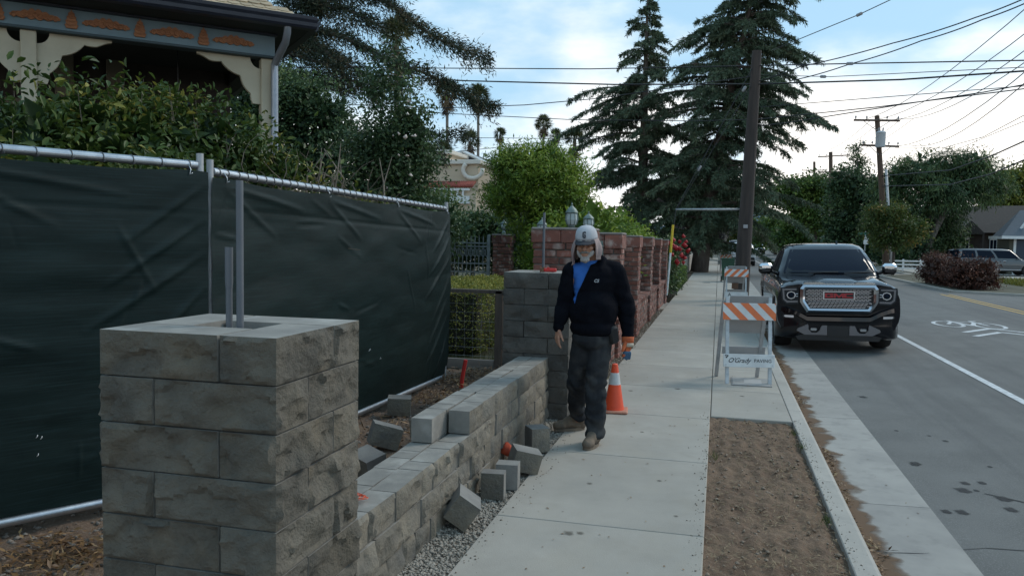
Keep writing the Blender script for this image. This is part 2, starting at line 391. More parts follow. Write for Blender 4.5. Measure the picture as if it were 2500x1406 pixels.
# dark oil stains on the asphalt
m_stain = blotmat('oil stain', (.035, .035, .036), .8, .3, 14)
for (x, y, s_) in [(1.62, 7.12, .05), (1.71, 10.1, .07), (1.73, 8.37, .03), (2.08, 8.04, .04), (1.985, 8.22, .025), (1.874, 6.66, .05), (2.0, 6.7, .045), (1.81, 6.46, .075), (2.03, 6.31, .07), (1.56, 5.92, .05), (1.66, 5.93, .06), (2.0, 6.07, .06), (1.64, 7.16, .06), (1.9, 6.48, .03), (2.2, 7.2, .03)]:
    b = MB(); q = s_*1.15; zz = float(road_z(x))+.003; b.add([(-q, -q*1.3, 0), (q, -q*1.3, 0), (q, q*1.3, 0), (-q, q*1.3, 0)], [(0, 1, 2, 3)]); b.build('stain', m_stain, road, False, (x, y, zz))
# hairline cracks
for k in range(7):
    x, y = rnd.uniform(1.6, 7), rnd.uniform(5, 26); pts = []; a = rnd.uniform(-.5, .5)+(pi/2 if k % 2 else 0)
    for i in range(14): pts.append((x, y)); a += rnd.uniform(-.5, .5); x += .22*cos(a); y += .22*sin(a)
    b = MB()
    for i, (x, y) in enumerate(pts): w_ = .004+.004*rnd.random(); z = float(road_z(x))+.0035; b.v += [(x-w_, y-w_, z), (x+w_, y+w_, z)]
    for i in range(13): b.f.append([2*i, 2*i+1, 2*i+3, 2*i+2]); b.mi.append(0)
    b.build('crack', mat('crack tar', (.035, .034, .034), rough=.9), road)
# bicycle symbol with its chevron in the lane
b = MB(); zz = float(road_z(5.5))+.006
def rq(p, q, w):
    d = Vector((q[0]-p[0], q[1]-p[1])).normalized(); n_ = Vector((-d.y, d.x))*w/2
    z1, z2 = float(road_z(p[0]))+.006, float(road_z(q[0]))+.006
    b.add([(p[0]+n_.x, p[1]+n_.y, z1), (p[0]-n_.x, p[1]-n_.y, z1), (q[0]-n_.x, q[1]-n_.y, z2), (q[0]+n_.x, q[1]+n_.y, z2)], [(0, 1, 2, 3)])
for cx_, cy_ in ((4.98, 19.5), (5.72, 19.25)):
    pr = [(cx_+.27*cos(2*pi*i/18), cy_+.62*sin(2*pi*i/18)) for i in range(19)]
    for i in range(18): rq(pr[i], pr[i+1], .085)
for p, q in (((4.98, 19.5), (5.2, 20.1)), ((5.2, 20.1), (5.42, 19.2)), ((5.42, 19.2), (4.98, 19.5)), ((5.42, 19.2), (5.62, 20.0)), ((5.2, 20.1), (5.62, 20.0)), ((5.72, 19.25), (5.6, 20.25)), ((5.6, 20.25), (5.75, 20.3)), ((5.2, 20.1), (5.15, 20.35))): rq(p, q, .075)
for yy in (17.9, 17.2):
    rq((4.85, yy-.1), (5.55, yy+.75), .13); rq((5.55, yy+.75), (6.25, yy-.1), .13)
b.build('bicycle_symbol', m_paint, road)

# sidewalk slabs
sw = tag(link('sidewalk', None), 'pale concrete sidewalk running up the street in jointed slabs', kind='structure')
def slab(name, x0, x1, y0, y1, z, m, parent, gap=.005, th=.12, ch=.006):
    b = MB(); b.box(((x0+x1)/2, (y0+y1)/2, z-th/2), (x1-x0-2*gap, y1-y0-2*gap, th), ch); return b.build(name, m, parent)
b = MB(); b.box((-.6425, 40, -.10), (1.2, 90, .16)); b.box((.355, 36, -.10), (.74, 56, .16)); b.build('joint_bed', m_dark, sw)
ys = [1.48+1.56*i for i in range(-2, 30)]
for a, c in zip(ys, ys[1:]): slab('slab', -1.262, -.0255, a, c, .0, m_conc, sw, .0025)
slab('slab', -1.262, -.028, ys[-1], 85, .0, m_conc, sw)
ya = [7.86, 9.3, 10.86, 12.42, 13.98, 15.54, 17.1, 18.66, 20.2, 21.8, 23.4, 25.0]
for a, c in zip(ya, ya[1:]): slab('slab', -.0245, .7265, a, c, .0, m_conc, sw, .0025)
slab('slab', -.022, .722, ya[-1], 60, .0, m_conc, sw)
for x, y, s_ in ((-.777, 4.43, .035), (-.715, 4.45, .024), (-.81, 5.39, .022), (-.4, 9.2, .04), (-.9, 8.9, .03), (-.35, 5.6, .02), (-.62, 3.75, .03), (.3, 9.0, .03), (-.6, 7.0, .02), (-.2, 4.9, .016)):
    b = MB(); q = s_*1.7; b.add([(-q, -q, 0), (q, -q, 0), (q, q, 0), (-q, q, 0)], [(0, 1, 2, 3)]); b.build('stain', blotmat('dirt stain', (.12, .105, .085), .9, .45, 16, False, .6), sw, False, (x, y, .003))
# kerb and gutter
kb = tag(link('kerb', None), 'concrete kerb between planting strip and gutter', kind='structure')
ky = [-1.0, 1.4, 3.7, 5.96, 8.4, 11, 13.5, 16, 19, 22, 26, 30, 36, 45, 60, 90, 160]
for a, c in zip(ky, ky[1:]):
    b = MB(); b.prism([(.728, -.3), (.728, -.004), (.734, .001), (.838, .001), (.856, -.006), (.866, -.02), (.90, -.16), (.90, -.3)], a+.002, c-.002, 'y'); b.build('kerbstone', m_conc2, kb)
gu = tag(link('gutter', None), 'concrete gutter beside the kerb', kind='structure')
gy = [-1, 0.1, 3.0, 5.95, 8.8, 11.73, 14.6, 17.5, 20.4, 23.3, 26.2, 29, 35, 45, 70, 160]
for a, c in zip(gy, gy[1:]):
    b = MB(); b.add([(.87, a+.004, -.135), (1.466, a+.004, -.122), (1.466, c-.004, -.122), (.87, c-.004, -.135), (.87, a+.004, -.25), (1.466, a+.004, -.25), (1.466, c-.004, -.25), (.87, c-.004, -.25)], [(0, 1, 2, 3), (0, 4, 5, 1), (1, 5, 6, 2), (2, 6, 7, 3), (3, 7, 4, 0)])
    b.build('gutter_slab', m_gut, gu)

# planting strip of bare soil with straw
ps = hfield('planting_strip', -.03, .735, -.5, 7.862, 60, 420, lambda x, y: -.022+.014*sn(np.stack([x, y], -1), 1.2, 3)+.011*sn(np.stack([x, y], -1), 6, 4)+.004*sn(np.stack([x, y], -1), 22, 5)-.03*np.clip((x-.66)/.06, 0, 1), m_soil)
tag(ps, 'bare brown soil strip between sidewalk and kerb', kind='structure')
rr = np.random.default_rng(5)
n = 5200; P = np.stack([-.02+.73*rr.random(n), 2.2+5.6*rr.random(n)**1.3, np.full(n, -.012)], -1)
keep = sn(P[:, :2], 1.3, 8)+.7*rr.normal(size=n) > -.1; P = P[keep]; n = len(P)
D = unit(n, rr); D[:, 2] *= .25; V, F, k = leaves(P, D, unit(n, rr)*.4+np.array([0, 0, 1]), .03+.06*rr.random(n)**2, .0035+.003*rr.random(n))
tag(npmesh('straw', V, F, m_straw), 'loose dry straw scattered on the planting strip', kind='stuff')
n = 1500; P = np.stack([-.02+.73*rr.random(n), 2.2+5.6*rr.random(n), np.full(n, -.012)], -1); V, F = stones(P, .003+.014*rr.random(n)**4, rr)
tag(npmesh('pebbles', V, F, mat('soil clods', (.18, .125, .085), (.27, .21, .16), 20, 1)), 'small clods and pebbles in the planting strip', kind='stuff')
# leaf litter lying in the gutter against the kerb
n = 5200; y = 1.5+20*rr.random(n)**1.4; wv = .05+.05*np.sin(y*2.1)+.04*np.sin(y*5.3+1); wv = np.clip(wv, .025, .2)+.12*np.exp(-((y-5.04)/.16)**2)
x = .885+wv*rr.random(n)**1.4; P = np.stack([x, y, -.128+.012*rr.random(n)], -1); D = unit(n, rr); D[:, 2] *= .3
V, F, k = leaves(P, D, unit(n, rr)*.5+np.array([0, 0, 1]), .018+.05*rr.random(n)**2.5, .008+.012*rr.random(n))
tag(npmesh('leaf_litter', V, F, m_litter, None, np.repeat(rr.random(n), k)), 'brown leaf litter lying in the gutter along the kerb', kind='stuff')
dz = hfield('gutter_dirt', .872, 1.16, 1, 24, 8, 300, lambda x, y: -.1315+.016*np.clip(1-(x-.872)/(.07+.03*sn(np.stack([x*0, y], -1), .35, 6)), 0, 1)+.004, blotmat('gutter silt', (.15, .095, .06), 1, .22, 5, True)); tag(dz, 'reddish silt banked against the kerb', kind='structure')

# yard on the left: soil behind the wall, gravel strip in front of it, lawn beyond
def yardz(x, y):
    p = np.stack([x, y], -1); return .10+.035*sn(p, .5, 21)+.02*sn(p, 1.9, 22)+.008*sn(p, 7, 23)+.004*sn(p, 19, 24)
sb_ = hfield('soil_bed', -9, -1.62, -2, 9.15, 170, 240, yardz, m_soil2); tag(sb_, 'bare earth behind the low stone wall', kind='structure')
lw = hfield('lawn', -30, -1.95, 9.15, 45, 60, 60, lambda x, y: .09+.02*sn(np.stack([x, y], -1), .2, 9), mat('lawn soil', (.05, .055, .025), (.1, .085, .05), 3, 1, .5, 60)); tag(lw, 'lawn beyond the fences', kind='structure')
yd = hfield('yard', -60, -1.9, 45, 120, 4, 4, lambda x, y: .02, mat('yard ground', (.05, .055, .03), (.08, .07, .05), .6, 1)); tag(yd, 'yards further along the street', kind='structure')
n = 17000; P = np.stack([-4.2+2.2*rr.random(n), 9.2+3.6*rr.random(n), .09+0*rr.random(n)], -1); D = unit(n, rr)*.6+np.array([0, 0, 1.0]); V, F, k = leaves(P, D, unit(n, rr), .03+.05*rr.random(n), .006, 'strand')
tag(npmesh('grass', V, F, m_grass, None, rr.random(n)), 'short dry grass on the lawn behind the wire fence', kind='stuff')
gs = hfield('gravel_strip', -1.64, -1.264, -2, 22.5, 16, 900, lambda x, y: -.03+.012*sn(np.stack([x, y], -1), 1.3, 31)+.01*sn(np.stack([x, y], -1), 9, 32)+.02*np.clip((-1.35-x)/.2, 0, 1), m_grav); tag(gs, 'crushed gravel strip between wall and sidewalk', kind='structure')
n = 15000; P = np.stack([-1.56+.30*rr.random(n), 2.7+4.6*rr.random(n)**1.15, np.zeros(n)], -1); P[:, 2] = -.022+.012*sn(P[:, :2], 1.3, 31)+.02*np.clip((-1.35-P[:, 0])/.2, 0, 1)+.01*rr.random(n)
V, F = stones(P, .0035+.012*rr.random(n)**2.2, rr); tag(npmesh('gravel', V, F, m_grav), 'loose grey gravel stones at the foot of the wall', kind='stuff')
n = 2600; P = np.stack([-1.4+.14*rr.random(n), 8+12*rr.random(n)**1.5, -.012+.01*rr.random(n)], -1); V, F = stones(P, .006+.012*rr.random(n)**2, rr); tag(npmesh('gravel', V, F, mat('brown mulch chips', (.13, .1, .07), (.2, .16, .12), 30, 1)), 'brown mulch and chips in front of the brick pillars', kind='stuff')
# rubble, chips and twigs on the soil
n = 9000; P = np.stack([-3.9+2.2*rr.random(n), 1.6+7.3*rr.random(n)**1.5, np.zeros(n)], -1); P[:, 2] = yardz(P[:, 0], P[:, 1])+.004
V, F = stones(P, .004+.018*rr.random(n)**3.2, rr); tag(npmesh('rubble', V, F, mat('pale pebbles', (.24, .21, .18), (.13, .1, .08), 9, .95)), 'pebbles and clods on the bare earth', kind='stuff')
n = 3600; cl = np.array([(-2.75, 8.2, .3), (-2.5, 8.7, .35), (-2.55, 7.4, .45), (-3.0, 3.1, .25), (-2.3, 6.0, .9), (-2.3, 8.9, .4)]); ci = rr.integers(0, len(cl), n)
P = np.zeros((n, 3)); P[:, :2] = cl[ci, :2]+rr.normal(size=(n, 2))*cl[ci, 2:]*.6; P[:, 2] = yardz(P[:, 0], P[:, 1])+.01+.05*rr.random(n)*(cl[ci, 2] < .5)
ok = (P[:, 0] < -1.85) & (P[:, 1] < 9.1); P = P[ok]; n = len(P); D = unit(n, rr); D[:, 2] *= .35
V, F, k = leaves(P, D, unit(n, rr)*.6+np.array([0, 0, 1]), .03+.07*rr.random(n)**2, .006+.02*rr.random(n)**2)
tag(npmesh('dead_leaves', V, F, m_litter, None, np.repeat(rr.random(n), k)), 'dead leaves, twigs and straw heaped on the bare earth', kind='stuff')

# far side of the street
fs = tag(link('far_kerb', None), 'kerb on the far side of the street', kind='structure')
for (xa, ya_, xb, yb) in ((8.35, 32.4, 8.35, 46), (8.35, 32.4, 11.2, 30.6), (11.2, 30.6, 11.2, 8), (8.35, 46, 10.6, 49.5), (10.6, 49.5, 10.6, 400)):
    d = Vector((xb-xa, yb-ya_, 0)); L_ = d.length; b = MB(); b.box((L_/2, 0, -.08), (L_, .15, .2), .015)
    b.build('kerbstone', m_conc2, fs, loc=(xa, ya_, .03), rot=(0, 0, math.atan2(d.y, d.x)))
yz = lambda x, y: .04-.34*np.clip((x-12.6)/4, 0, 1)*np.clip((y-40)/8, 0, 1)
fm = mat('far yard ground', (.06, .06, .035), (.1, .09, .06), .5, 1); fy_ = hfield('far_yard', 11.2, 60, 8, 130, 60, 60, yz, fm); tag(fy_, 'yards on the far side of the street', kind='structure')
b = MB(); b.add([(8.42, 32.4, .035), (11.25, 30.65, .035), (11.25, 49.5, .035), (10.6, 49.5, .035), (8.42, 46, .035)], [(0, 1, 2, 3, 4)]); b.add([(10.65, 49.5, .035), (11.25, 49.5, .035), (11.25, 400, .035), (10.65, 400, .035)], [(0, 1, 2, 3)]); b.build('verge', fm, fy_)
b = MB(); b.box((11.9, 55, .055), (1.5, 20, .03)); b.box((12.1, 20, .055), (1.5, 22, .03)); b.box((13.5, 31.5, .055), (5, 2.0, .032)); tag(b.build('far_sidewalk', m_conc2), 'pale sidewalk on the far side of the street', kind='structure')
tag(hfield('driveway', 12.3, 27, 55, 66, 30, 4, lambda x, y: yz(x, y)+.02, m_conc2), 'driveway in front of the houses across the street', kind='structure')
n = 9000; P = np.stack([12.2+12*rr.random(n), 34+9*rr.random(n), np.full(n, .04)], -1); D = unit(n, rr)*.7+np.array([0, 0, 1.0]); V, F, k = leaves(P, D, unit(n, rr), .12+.2*rr.random(n), .06, 'strand')
tag(npmesh('ground_cover', V, F, leafmat('yellow ground cover', (.10, .11, .02), (.22, .2, .04), pscale=.5), None, rr.random(n)), 'yellow green ground cover in front of the far houses', kind='stuff')
# hills on the skyline
b = MB(); pr = [(-700, 0)]+[(x, 34+14*sin(x*.006)+8*sin(x*.021+1)+4*sin(x*.05)) for x in range(-700, 1101, 40)]+[(1100, 0)]
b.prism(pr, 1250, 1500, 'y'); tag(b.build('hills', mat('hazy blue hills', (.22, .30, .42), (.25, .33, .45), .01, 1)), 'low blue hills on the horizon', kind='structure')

# crumbs of soil, gravel and leaf kicked onto the concrete
n = 1500; e = rr.integers(0, 3, n); P = np.zeros((n, 3)); P[:, 1] = 2.4+9*rr.random(n)**1.4; w = np.abs(rr.normal(size=n))*.07
P[:, 0] = np.where(e == 0, -1.26+w*.9, np.where(e == 1, -.03-w*.6, .735+w*.5)); ok = (e == 0) | (P[:, 1] < 8); P = P[ok]; P[:, 2] = .003
P = P[(P[:, 0] < .84)]; V, F = stones(P, .0018+.006*rr.random(len(P))**3, rr); tag(npmesh('crumbs', V, F, mat('soil crumbs', (.16, .13, .10), (.28, .25, .21), 30, 1)), 'crumbs of soil and gravel scattered along the concrete edges', kind='stuff')
n = 260; P = np.stack([-1.2+2.6*rr.random(n), 2.6+16*rr.random(n), np.full(n, .004)], -1); P[P[:, 0] > .86, 2] = -.125; P = P[(P[:, 0] < -.03) | (P[:, 1] > 8) | (P[:, 0] > .9)]; n = len(P); D = unit(n, rr); D[:, 2] *= .15
V, F, k = leaves(P, D, unit(n, rr)*.25+np.array([0, 0, 1]), .012+.03*rr.random(n)**2, .007+.008*rr.random(n)); tag(npmesh('fallen_leaves', V, F, m_litter, None, np.repeat(rr.random(n), k)), 'few small dry leaves blown onto the sidewalk and gutter', kind='stuff')
# weeds and tufts at the joints and in the soil
cl = [(.70, 7.4), (.69, 5.1), (.68, 4.0), (.02, 6.4), (-1.25, 9.6), (-1.27, 12.5), (.73, 6.9)]; PP = []
for x, y in cl: PP.append(np.stack([x+.02*rr.normal(size=40), y+.05*rr.normal(size=40), np.full(40, -.01)], -1))
P = np.concatenate(PP); n = len(P); D = unit(n, rr)*.7+np.array([0, 0, 1.0]); V, F, k = leaves(P, D, unit(n, rr), .02+.05*rr.random(n), .005, 'strand'); tag(npmesh('weeds', V, F, m_grass, None, rr.random(n)), 'small tufts of weed at the kerb and soil edges', kind='stuff')

# ================================================================== MASONRY
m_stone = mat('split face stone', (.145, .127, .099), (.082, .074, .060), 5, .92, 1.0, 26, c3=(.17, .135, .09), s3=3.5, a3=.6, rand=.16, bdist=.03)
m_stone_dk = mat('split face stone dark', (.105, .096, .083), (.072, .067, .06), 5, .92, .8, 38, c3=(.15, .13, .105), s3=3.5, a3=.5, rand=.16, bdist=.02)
m_stone_w = mat('split face wall stone', (.215, .185, .14), (.115, .108, .094), 4, .92, .8, 38, c3=(.27, .225, .165), s3=3.5, a3=.6, rand=.18, bdist=.02)
m_sawn = mat('sawn stone', (.26, .242, .212), (.185, .173, .155), 7, .9, .25, 140, c3=(.44, .42, .38), s3=6, a3=.5, rand=.08)

def rock(d, seed):
    """chiselled relief about 0..1 at point d: flat chips meeting in sharp ridges"""
    p = Vector((d[0], d[1], d[2]*1.2))+Vector((seed*3.1, seed*1.7, seed*.9))
    a = noise.fractal(p*6, 1.0, 2.1, 3); h = 0
    for f, w in ((9, 1.0), (20, .38)):
        q = p*f+Vector((noise.noise(p*f*.9), noise.noise(p*f*.9+Vector((9, 0, 0))), noise.noise(p*f*.9+Vector((0, 9, 0)))))*.45
        c = noise.voronoi(q)[1][0]; r = q-c; k = Vector(c)*7.3
        h += w*(.30*noise.noise(k)+.42*r.dot(Vector((noise.noise(k+Vector((3, 0, 0))), noise.noise(k+Vector((0, 3, 0))), noise.noise(k+Vector((0, 0, 3)))-.35))))
    return max(-.4, min(1.3, .38+.6*a+1.15*h))

def stone_block(L, D, Hh, rocky, seed, res=.03, depth=.036, bulge=.002):
    """box with its base centre at the origin; faces named in `rocky` (-x +x -y +y) are split, the rest sawn"""
    b = MB(); h = {'x': L/2, 'y': D/2}
    for ax, sg in (('x', -1), ('x', 1), ('y', -1), ('y', 1)):
        key = ('-' if sg < 0 else '+')+ax; wdt = D if ax == 'x' else L
        def P(u, w, o):
            t = (u-.5)*wdt*(sg if ax == 'x' else -sg)
            return (sg*(h['x']+o), t, w*Hh) if ax == 'x' else (t, sg*(h['y']+o), w*Hh)
        if key in rocky:
            nu = max(3, round(wdt/res)); nw = max(3, round(Hh/res)); vs = []
            for j in range(nw+1):
                for i in range(nu+1):
                    u = i/nu; w = j/nw; o = 0
                    e = min(1, min(u, 1-u)*wdt/.012)*min(1, min(w, 1-w)*Hh/.012)
                    if e > 0:
                        q = P(u, w, 0); o = e*(bulge+depth*(rock(q, seed+(7 if ax == 'x' else 0))-.3))
                    uu = u; ww = w
                    if 0 < i < nu: uu += (noise.noise(Vector((u*9, w*9, seed)))*.35)/nu
                    if 0 < j < nw: ww += (noise.noise(Vector((u*9, w*9, seed+9)))*.35)/nw
                    vs.append(P(uu, ww, o))
            fs = [(j*(nu+1)+i, j*(nu+1)+i+1, (j+1)*(nu+1)+i+1, (j+1)*(nu+1)+i) for j in range(nw) for i in range(nu)]
            b.add(vs, fs, 0)
        else: b.add([P(0, 0, 0), P(1, 0, 0), P(1, 1, 0), P(0, 1, 0)], [(0, 1, 2, 3)], 1)
    x, y = h['x'], h['y']
    b.add([(-x, -y, Hh), (x, -y, Hh), (x, y, Hh), (-x, y, Hh)], [(0, 1, 2, 3)], 1)
    b.add([(-x, -y, 0), (x, -y, 0), (x, y, 0), (-x, y, 0)], [(3, 2, 1, 0)], 1)
    return b

CH = .1525
def stone_pillar(label, x0, y0, x1, y1, res, stone, seed0, courses=9):
    t = thing('stone_pillar', label, 'pillar', ((x0+x1)/2, (y0+y1)/2, 0))
    w, d, th = x1-x0, y1-y0, .205; g = .004
    for c in range(courses):
        z = c*CH-.005; hh = CH-.006; k = (courses-1-c) % 2
        jx = lambda: rnd.uniform(-.0015, .0015)
        if k == 0:   # front block runs from the left corner; right block carries the front right corner
            spec = [(-w/2, -d/2, w-th, th, ('-y', '-x')), (w/2-th, -d/2, th, d-th, ('-y', '+x')), (-w/2+th, d/2-th, w-th, th, ('+x', '+y')), (-w/2, -d/2+th, th, d-th, ('-x', '+y'))]
        else:
            spec = [(-w/2+th, -d/2, w-th, th, ('-y', '+x')), (w/2-th, -d/2+th, th, d-th, ('+x', '+y')), (-w/2, d/2-th, w-th, th, ('-x', '+y')), (-w/2, -d/2, th, d-th, ('-x', '-y'))]
        for i, (bx, by, L, D, rk) in enumerate(spec):
            b = stone_block(L-2*g, D-2*g, hh, rk, seed0+c*4+i, res)
            b.build('stone_block', [stone, m_sawn], t, 35, (bx+L/2+jx(), by+D/2+jx(), z))
    b = MB(); b.box((0, 0, courses*CH/2-.14), (w-2*th-.006, d-2*th-.006, courses*CH-.2)); b.build('grout_core', mat('grout', (.2, .18, .15), (.13, .12, .1), 12, 1, .8, 60, bdist=.02), t)
    return t
stone_pillar('near grey split-face stone pillar with two grey conduits in its open top', -1.95, 2.17, -1.30, 2.76, .0135, m_stone, 100)
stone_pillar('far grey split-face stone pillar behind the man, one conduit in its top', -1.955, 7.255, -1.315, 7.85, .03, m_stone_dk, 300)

def conduit(label, x, y, z0, z1, r, coupling=False):
    t = thing('conduit_pipe', label, 'pipe', (x, y, z0))
    b = MB(); n = 14; h = z1-z0
    b.tube([(0, 0, 0), (0, 0, h-.02 if coupling else h)], r, n, False); b.tube([(0, 0, 0), (0, 0, h-.021 if coupling else h)], r*.82, n, False)
    vs = [(r*q*cos(2*pi*j/n), r*q*sin(2*pi*j/n), h) for q in (1, .82) for j in range(n)]
    if not coupling: b.add(vs, [(j, (j+1) % n, n+(j+1) % n, n+j) for j in range(n)])
    pv = mat('grey pvc', (.115, .125, .14), (.095, .105, .12), 8, .5, .05, 40)
    b.build('pipe', pv, t, 40)
    if coupling:
        b = MB(); b.tube([(0, 0, h-.145), (0, 0, h-.12), (0, 0, h)], [r*1.02, r*1.2, r*1.2], n, False); b.tube([(0, 0, h-.02), (0, 0, h)], r*.95, n, False)
        b.add([(r*q*cos(2*pi*j/n), r*q*sin(2*pi*j/n), h) for q in (1.2, .95) for j in range(n)], [(j, (j+1) % n, n+(j+1) % n, n+j) for j in range(n)])
        b.build('coupling', pv, t, 40)
pA = (-2.221,3.353,1.240); pB = (-2.166,3.319,1.240)
conduit('short grey conduit with a coupling, in the near stone pillar', -1.648, 2.445, 1.15, 1.632, .0115, True)
conduit('tall grey conduit rising from the near stone pillar', -1.605, 2.445, 1.15, 1.862, .0125)
conduit('grey conduit rising from the far stone pillar', -1.635, 7.55, 1.2, 1.93, .0125)

# low wall: two rows of stone, three courses, a fourth begun at the far end
lwt = thing('low_stone_wall', 'low split-face stone wall under construction between the two stone pillars', 'wall', (-1.64, 2.77, 0))
def wall_row(xc, D, y0, y1, c, rocky, seed):
    y = y0; i = 0
    while y < y1-.05:
        L = rnd.choice((.16, .22, .3, .3, .38)); L = min(L, y1-y)
        if y1-y-L < .12: L = y1-y
        near = y < 5
        b = stone_block(D, L-.010, CH-.006, rocky, seed+i, .018 if near else .036, .034, .006)
        b.build('stone_block', [m_stone_w, m_sawn], lwt, 35, (xc+1.64+rnd.uniform(-.007, .007), y-2.77+L/2, c*CH-.03), (rnd.uniform(-.004, .004), 0, rnd.uniform(-.03, .03)))
        y += L; i += 1
for c in range(3):
    wall_row(-1.575, .14, 2.765, 7.25, c, ('+x',), 500+50*c); wall_row(-1.722, .132, 2.765, 7.25, c, ('-x',), 700+50*c)
wall_row(-1.573, .14, 4.80, 7.25, 3, ('+x', '-y')[:1], 900); wall_row(-1.722, .132, 4.52, 7.25, 3, ('-x',), 950)

# loose stones
def loose(label, p, size, rot, mats=None, rk=('-y',), seed=1, group='loose stones around the unfinished wall'):
    b = stone_block(*size, rk, seed, .035, .012, .004); b.v = [(x, y, z-size[2]/2) for x, y, z in b.v]
    Mx = Euler(rot).to_matrix(); lowz = min((Mx @ Vector(v)).z for v in b.v)
    o = b.build('loose_stone', mats or [m_stone_w, mat('sawn stone dusty', (.23, .22, .2), (.16, .15, .14), 6, .92, .3, 90, rand=.1)], None, 35, (p[0], p[1], p[2]-lowz-.006), rot)
    return tag(o, label, 'stone', group)
loose('loose stone on the bare earth, lying against the fence foot', (-2.66, 6.45, .13), (.2, .15, .15), (.05, .03, .35), seed=41)
loose('loose stone tilted on the bare earth behind the wall', (-2.36, 5.45, .10), (.22, .14, .16), (.0, .3, .55), seed=42)
loose('loose stone partly hidden by the near pillar, on the earth behind the wall', (-2.17, 4.75, .09), (.21, .15, .16), (.25, .1, -.55), seed=43)
loose('loose stone standing on its corner in the gravel, nearest the camera', (-1.405, 4.38, .0), (.15, .22, .16), (.0, .62, .3), seed=44)
loose('upright loose stone in the gravel with its rough face forward', (-1.372, 4.93, .0), (.15, .1, .17), (0, 0, .12), seed=45)
loose('smooth upright loose stone close behind the rough-faced one', (-1.335, 5.16, .0), (.15, .12, .17), (0, 0, .1), rk=(), seed=46)
loose('loose stone leaning on its side in the gravel before the red glove', (-1.30, 5.5, .0), (.2, .15, .15), (.1, .25, .5), seed=47)
loose('loose stone standing in the gravel beyond the red glove', (-1.355, 6.15, .0), (.15, .16, .19), (0, 0, .6), rk=('-y', '+x'), seed=48)

# small stuff round the wall: stake, string, glove, plank, level
m_red = mat('red plastic', (.62, .03, .025), (.5, .025, .02), 8, .5); m_org = mat('orange string', (.75, .10, .03), rough=.7)
b = MB(); b.tube([(0, 0, -.05), (.02, .0, .13), (.05, .01, .31)], .021, 12); tag(b.build('red_stake', [m_red], None, 40, (-2.56, 7.86, .1)), 'short red pipe sticking up from the earth at a slant', 'pipe')
b = MB(); pts = []
for i in range(60): 
    a = i*.62; r_ = .045+.01*sin(i*1.3); pts.append((r_*1.9*cos(a)*(.75+.25*sin(i*.21)), r_*sin(a), .006+.003*sin(i*2.1)+.0004*i))
b.tube(pts, .0017, 5); b.tube([(-.06+.02*cos(i*2.1), .02*sin(i*2.9)-.05, .01+.01*sin(i)) for i in range(24)], .002, 5)
tag(b.build('string_coil', m_org, None, False, (-1.66, 3.42, .43)), 'coil of orange mason string on top of the low wall', 'string')
b = MB(); b.tube([(-1.95, 4.95, .16), (-2.03, 5.3, .12), (-1.98, 5.65, .16), (-2.02, 6.1, .15), (-1.97, 6.6, .2), (-1.9, 6.9, .3)], .0025, 5); b.tube([(-1.96, 5.0, .14), (-1.99, 5.6, .13), (-2.0, 6.4, .17)], .002, 5)
tag(b.build('string_line', m_org), 'orange string trailing over the earth behind the wall', 'string')
b = MB(); b.box((0, 0, 0), (.9, .09, .035), .004); tag(b.build('plank', mat('weathered wood', (.13, .095, .07), (.2, .16, .12), 10, .9, .4, 60, stretch=(.2, 4, 4)), None, False, (-2.66, 2.45, .155), (.05, .06, .35)), 'weathered plank lying on the earth left of the near pillar', 'plank')
b = MB(); b.box((0, 0, .02), (.12, .03, .035), .008); b.box((-.02, 0, .04), (.02, .032, .012)); lv = thing('line_level', 'red line block with string on top of the far stone pillar', 'tool', (-1.52, 7.33, 1.368), .15)
b.build('block', m_red, lv); b = MB(); b.tube([(-.075+.02*cos(i*.8), .022*sin(i*.8)+.012, .022+.022*sin(i*1.7)) for i in range(40)], .006, 5); b.build('string', mat('tan twine', (.22, .12, .07), (.14, .07, .04), 40, .9), lv)

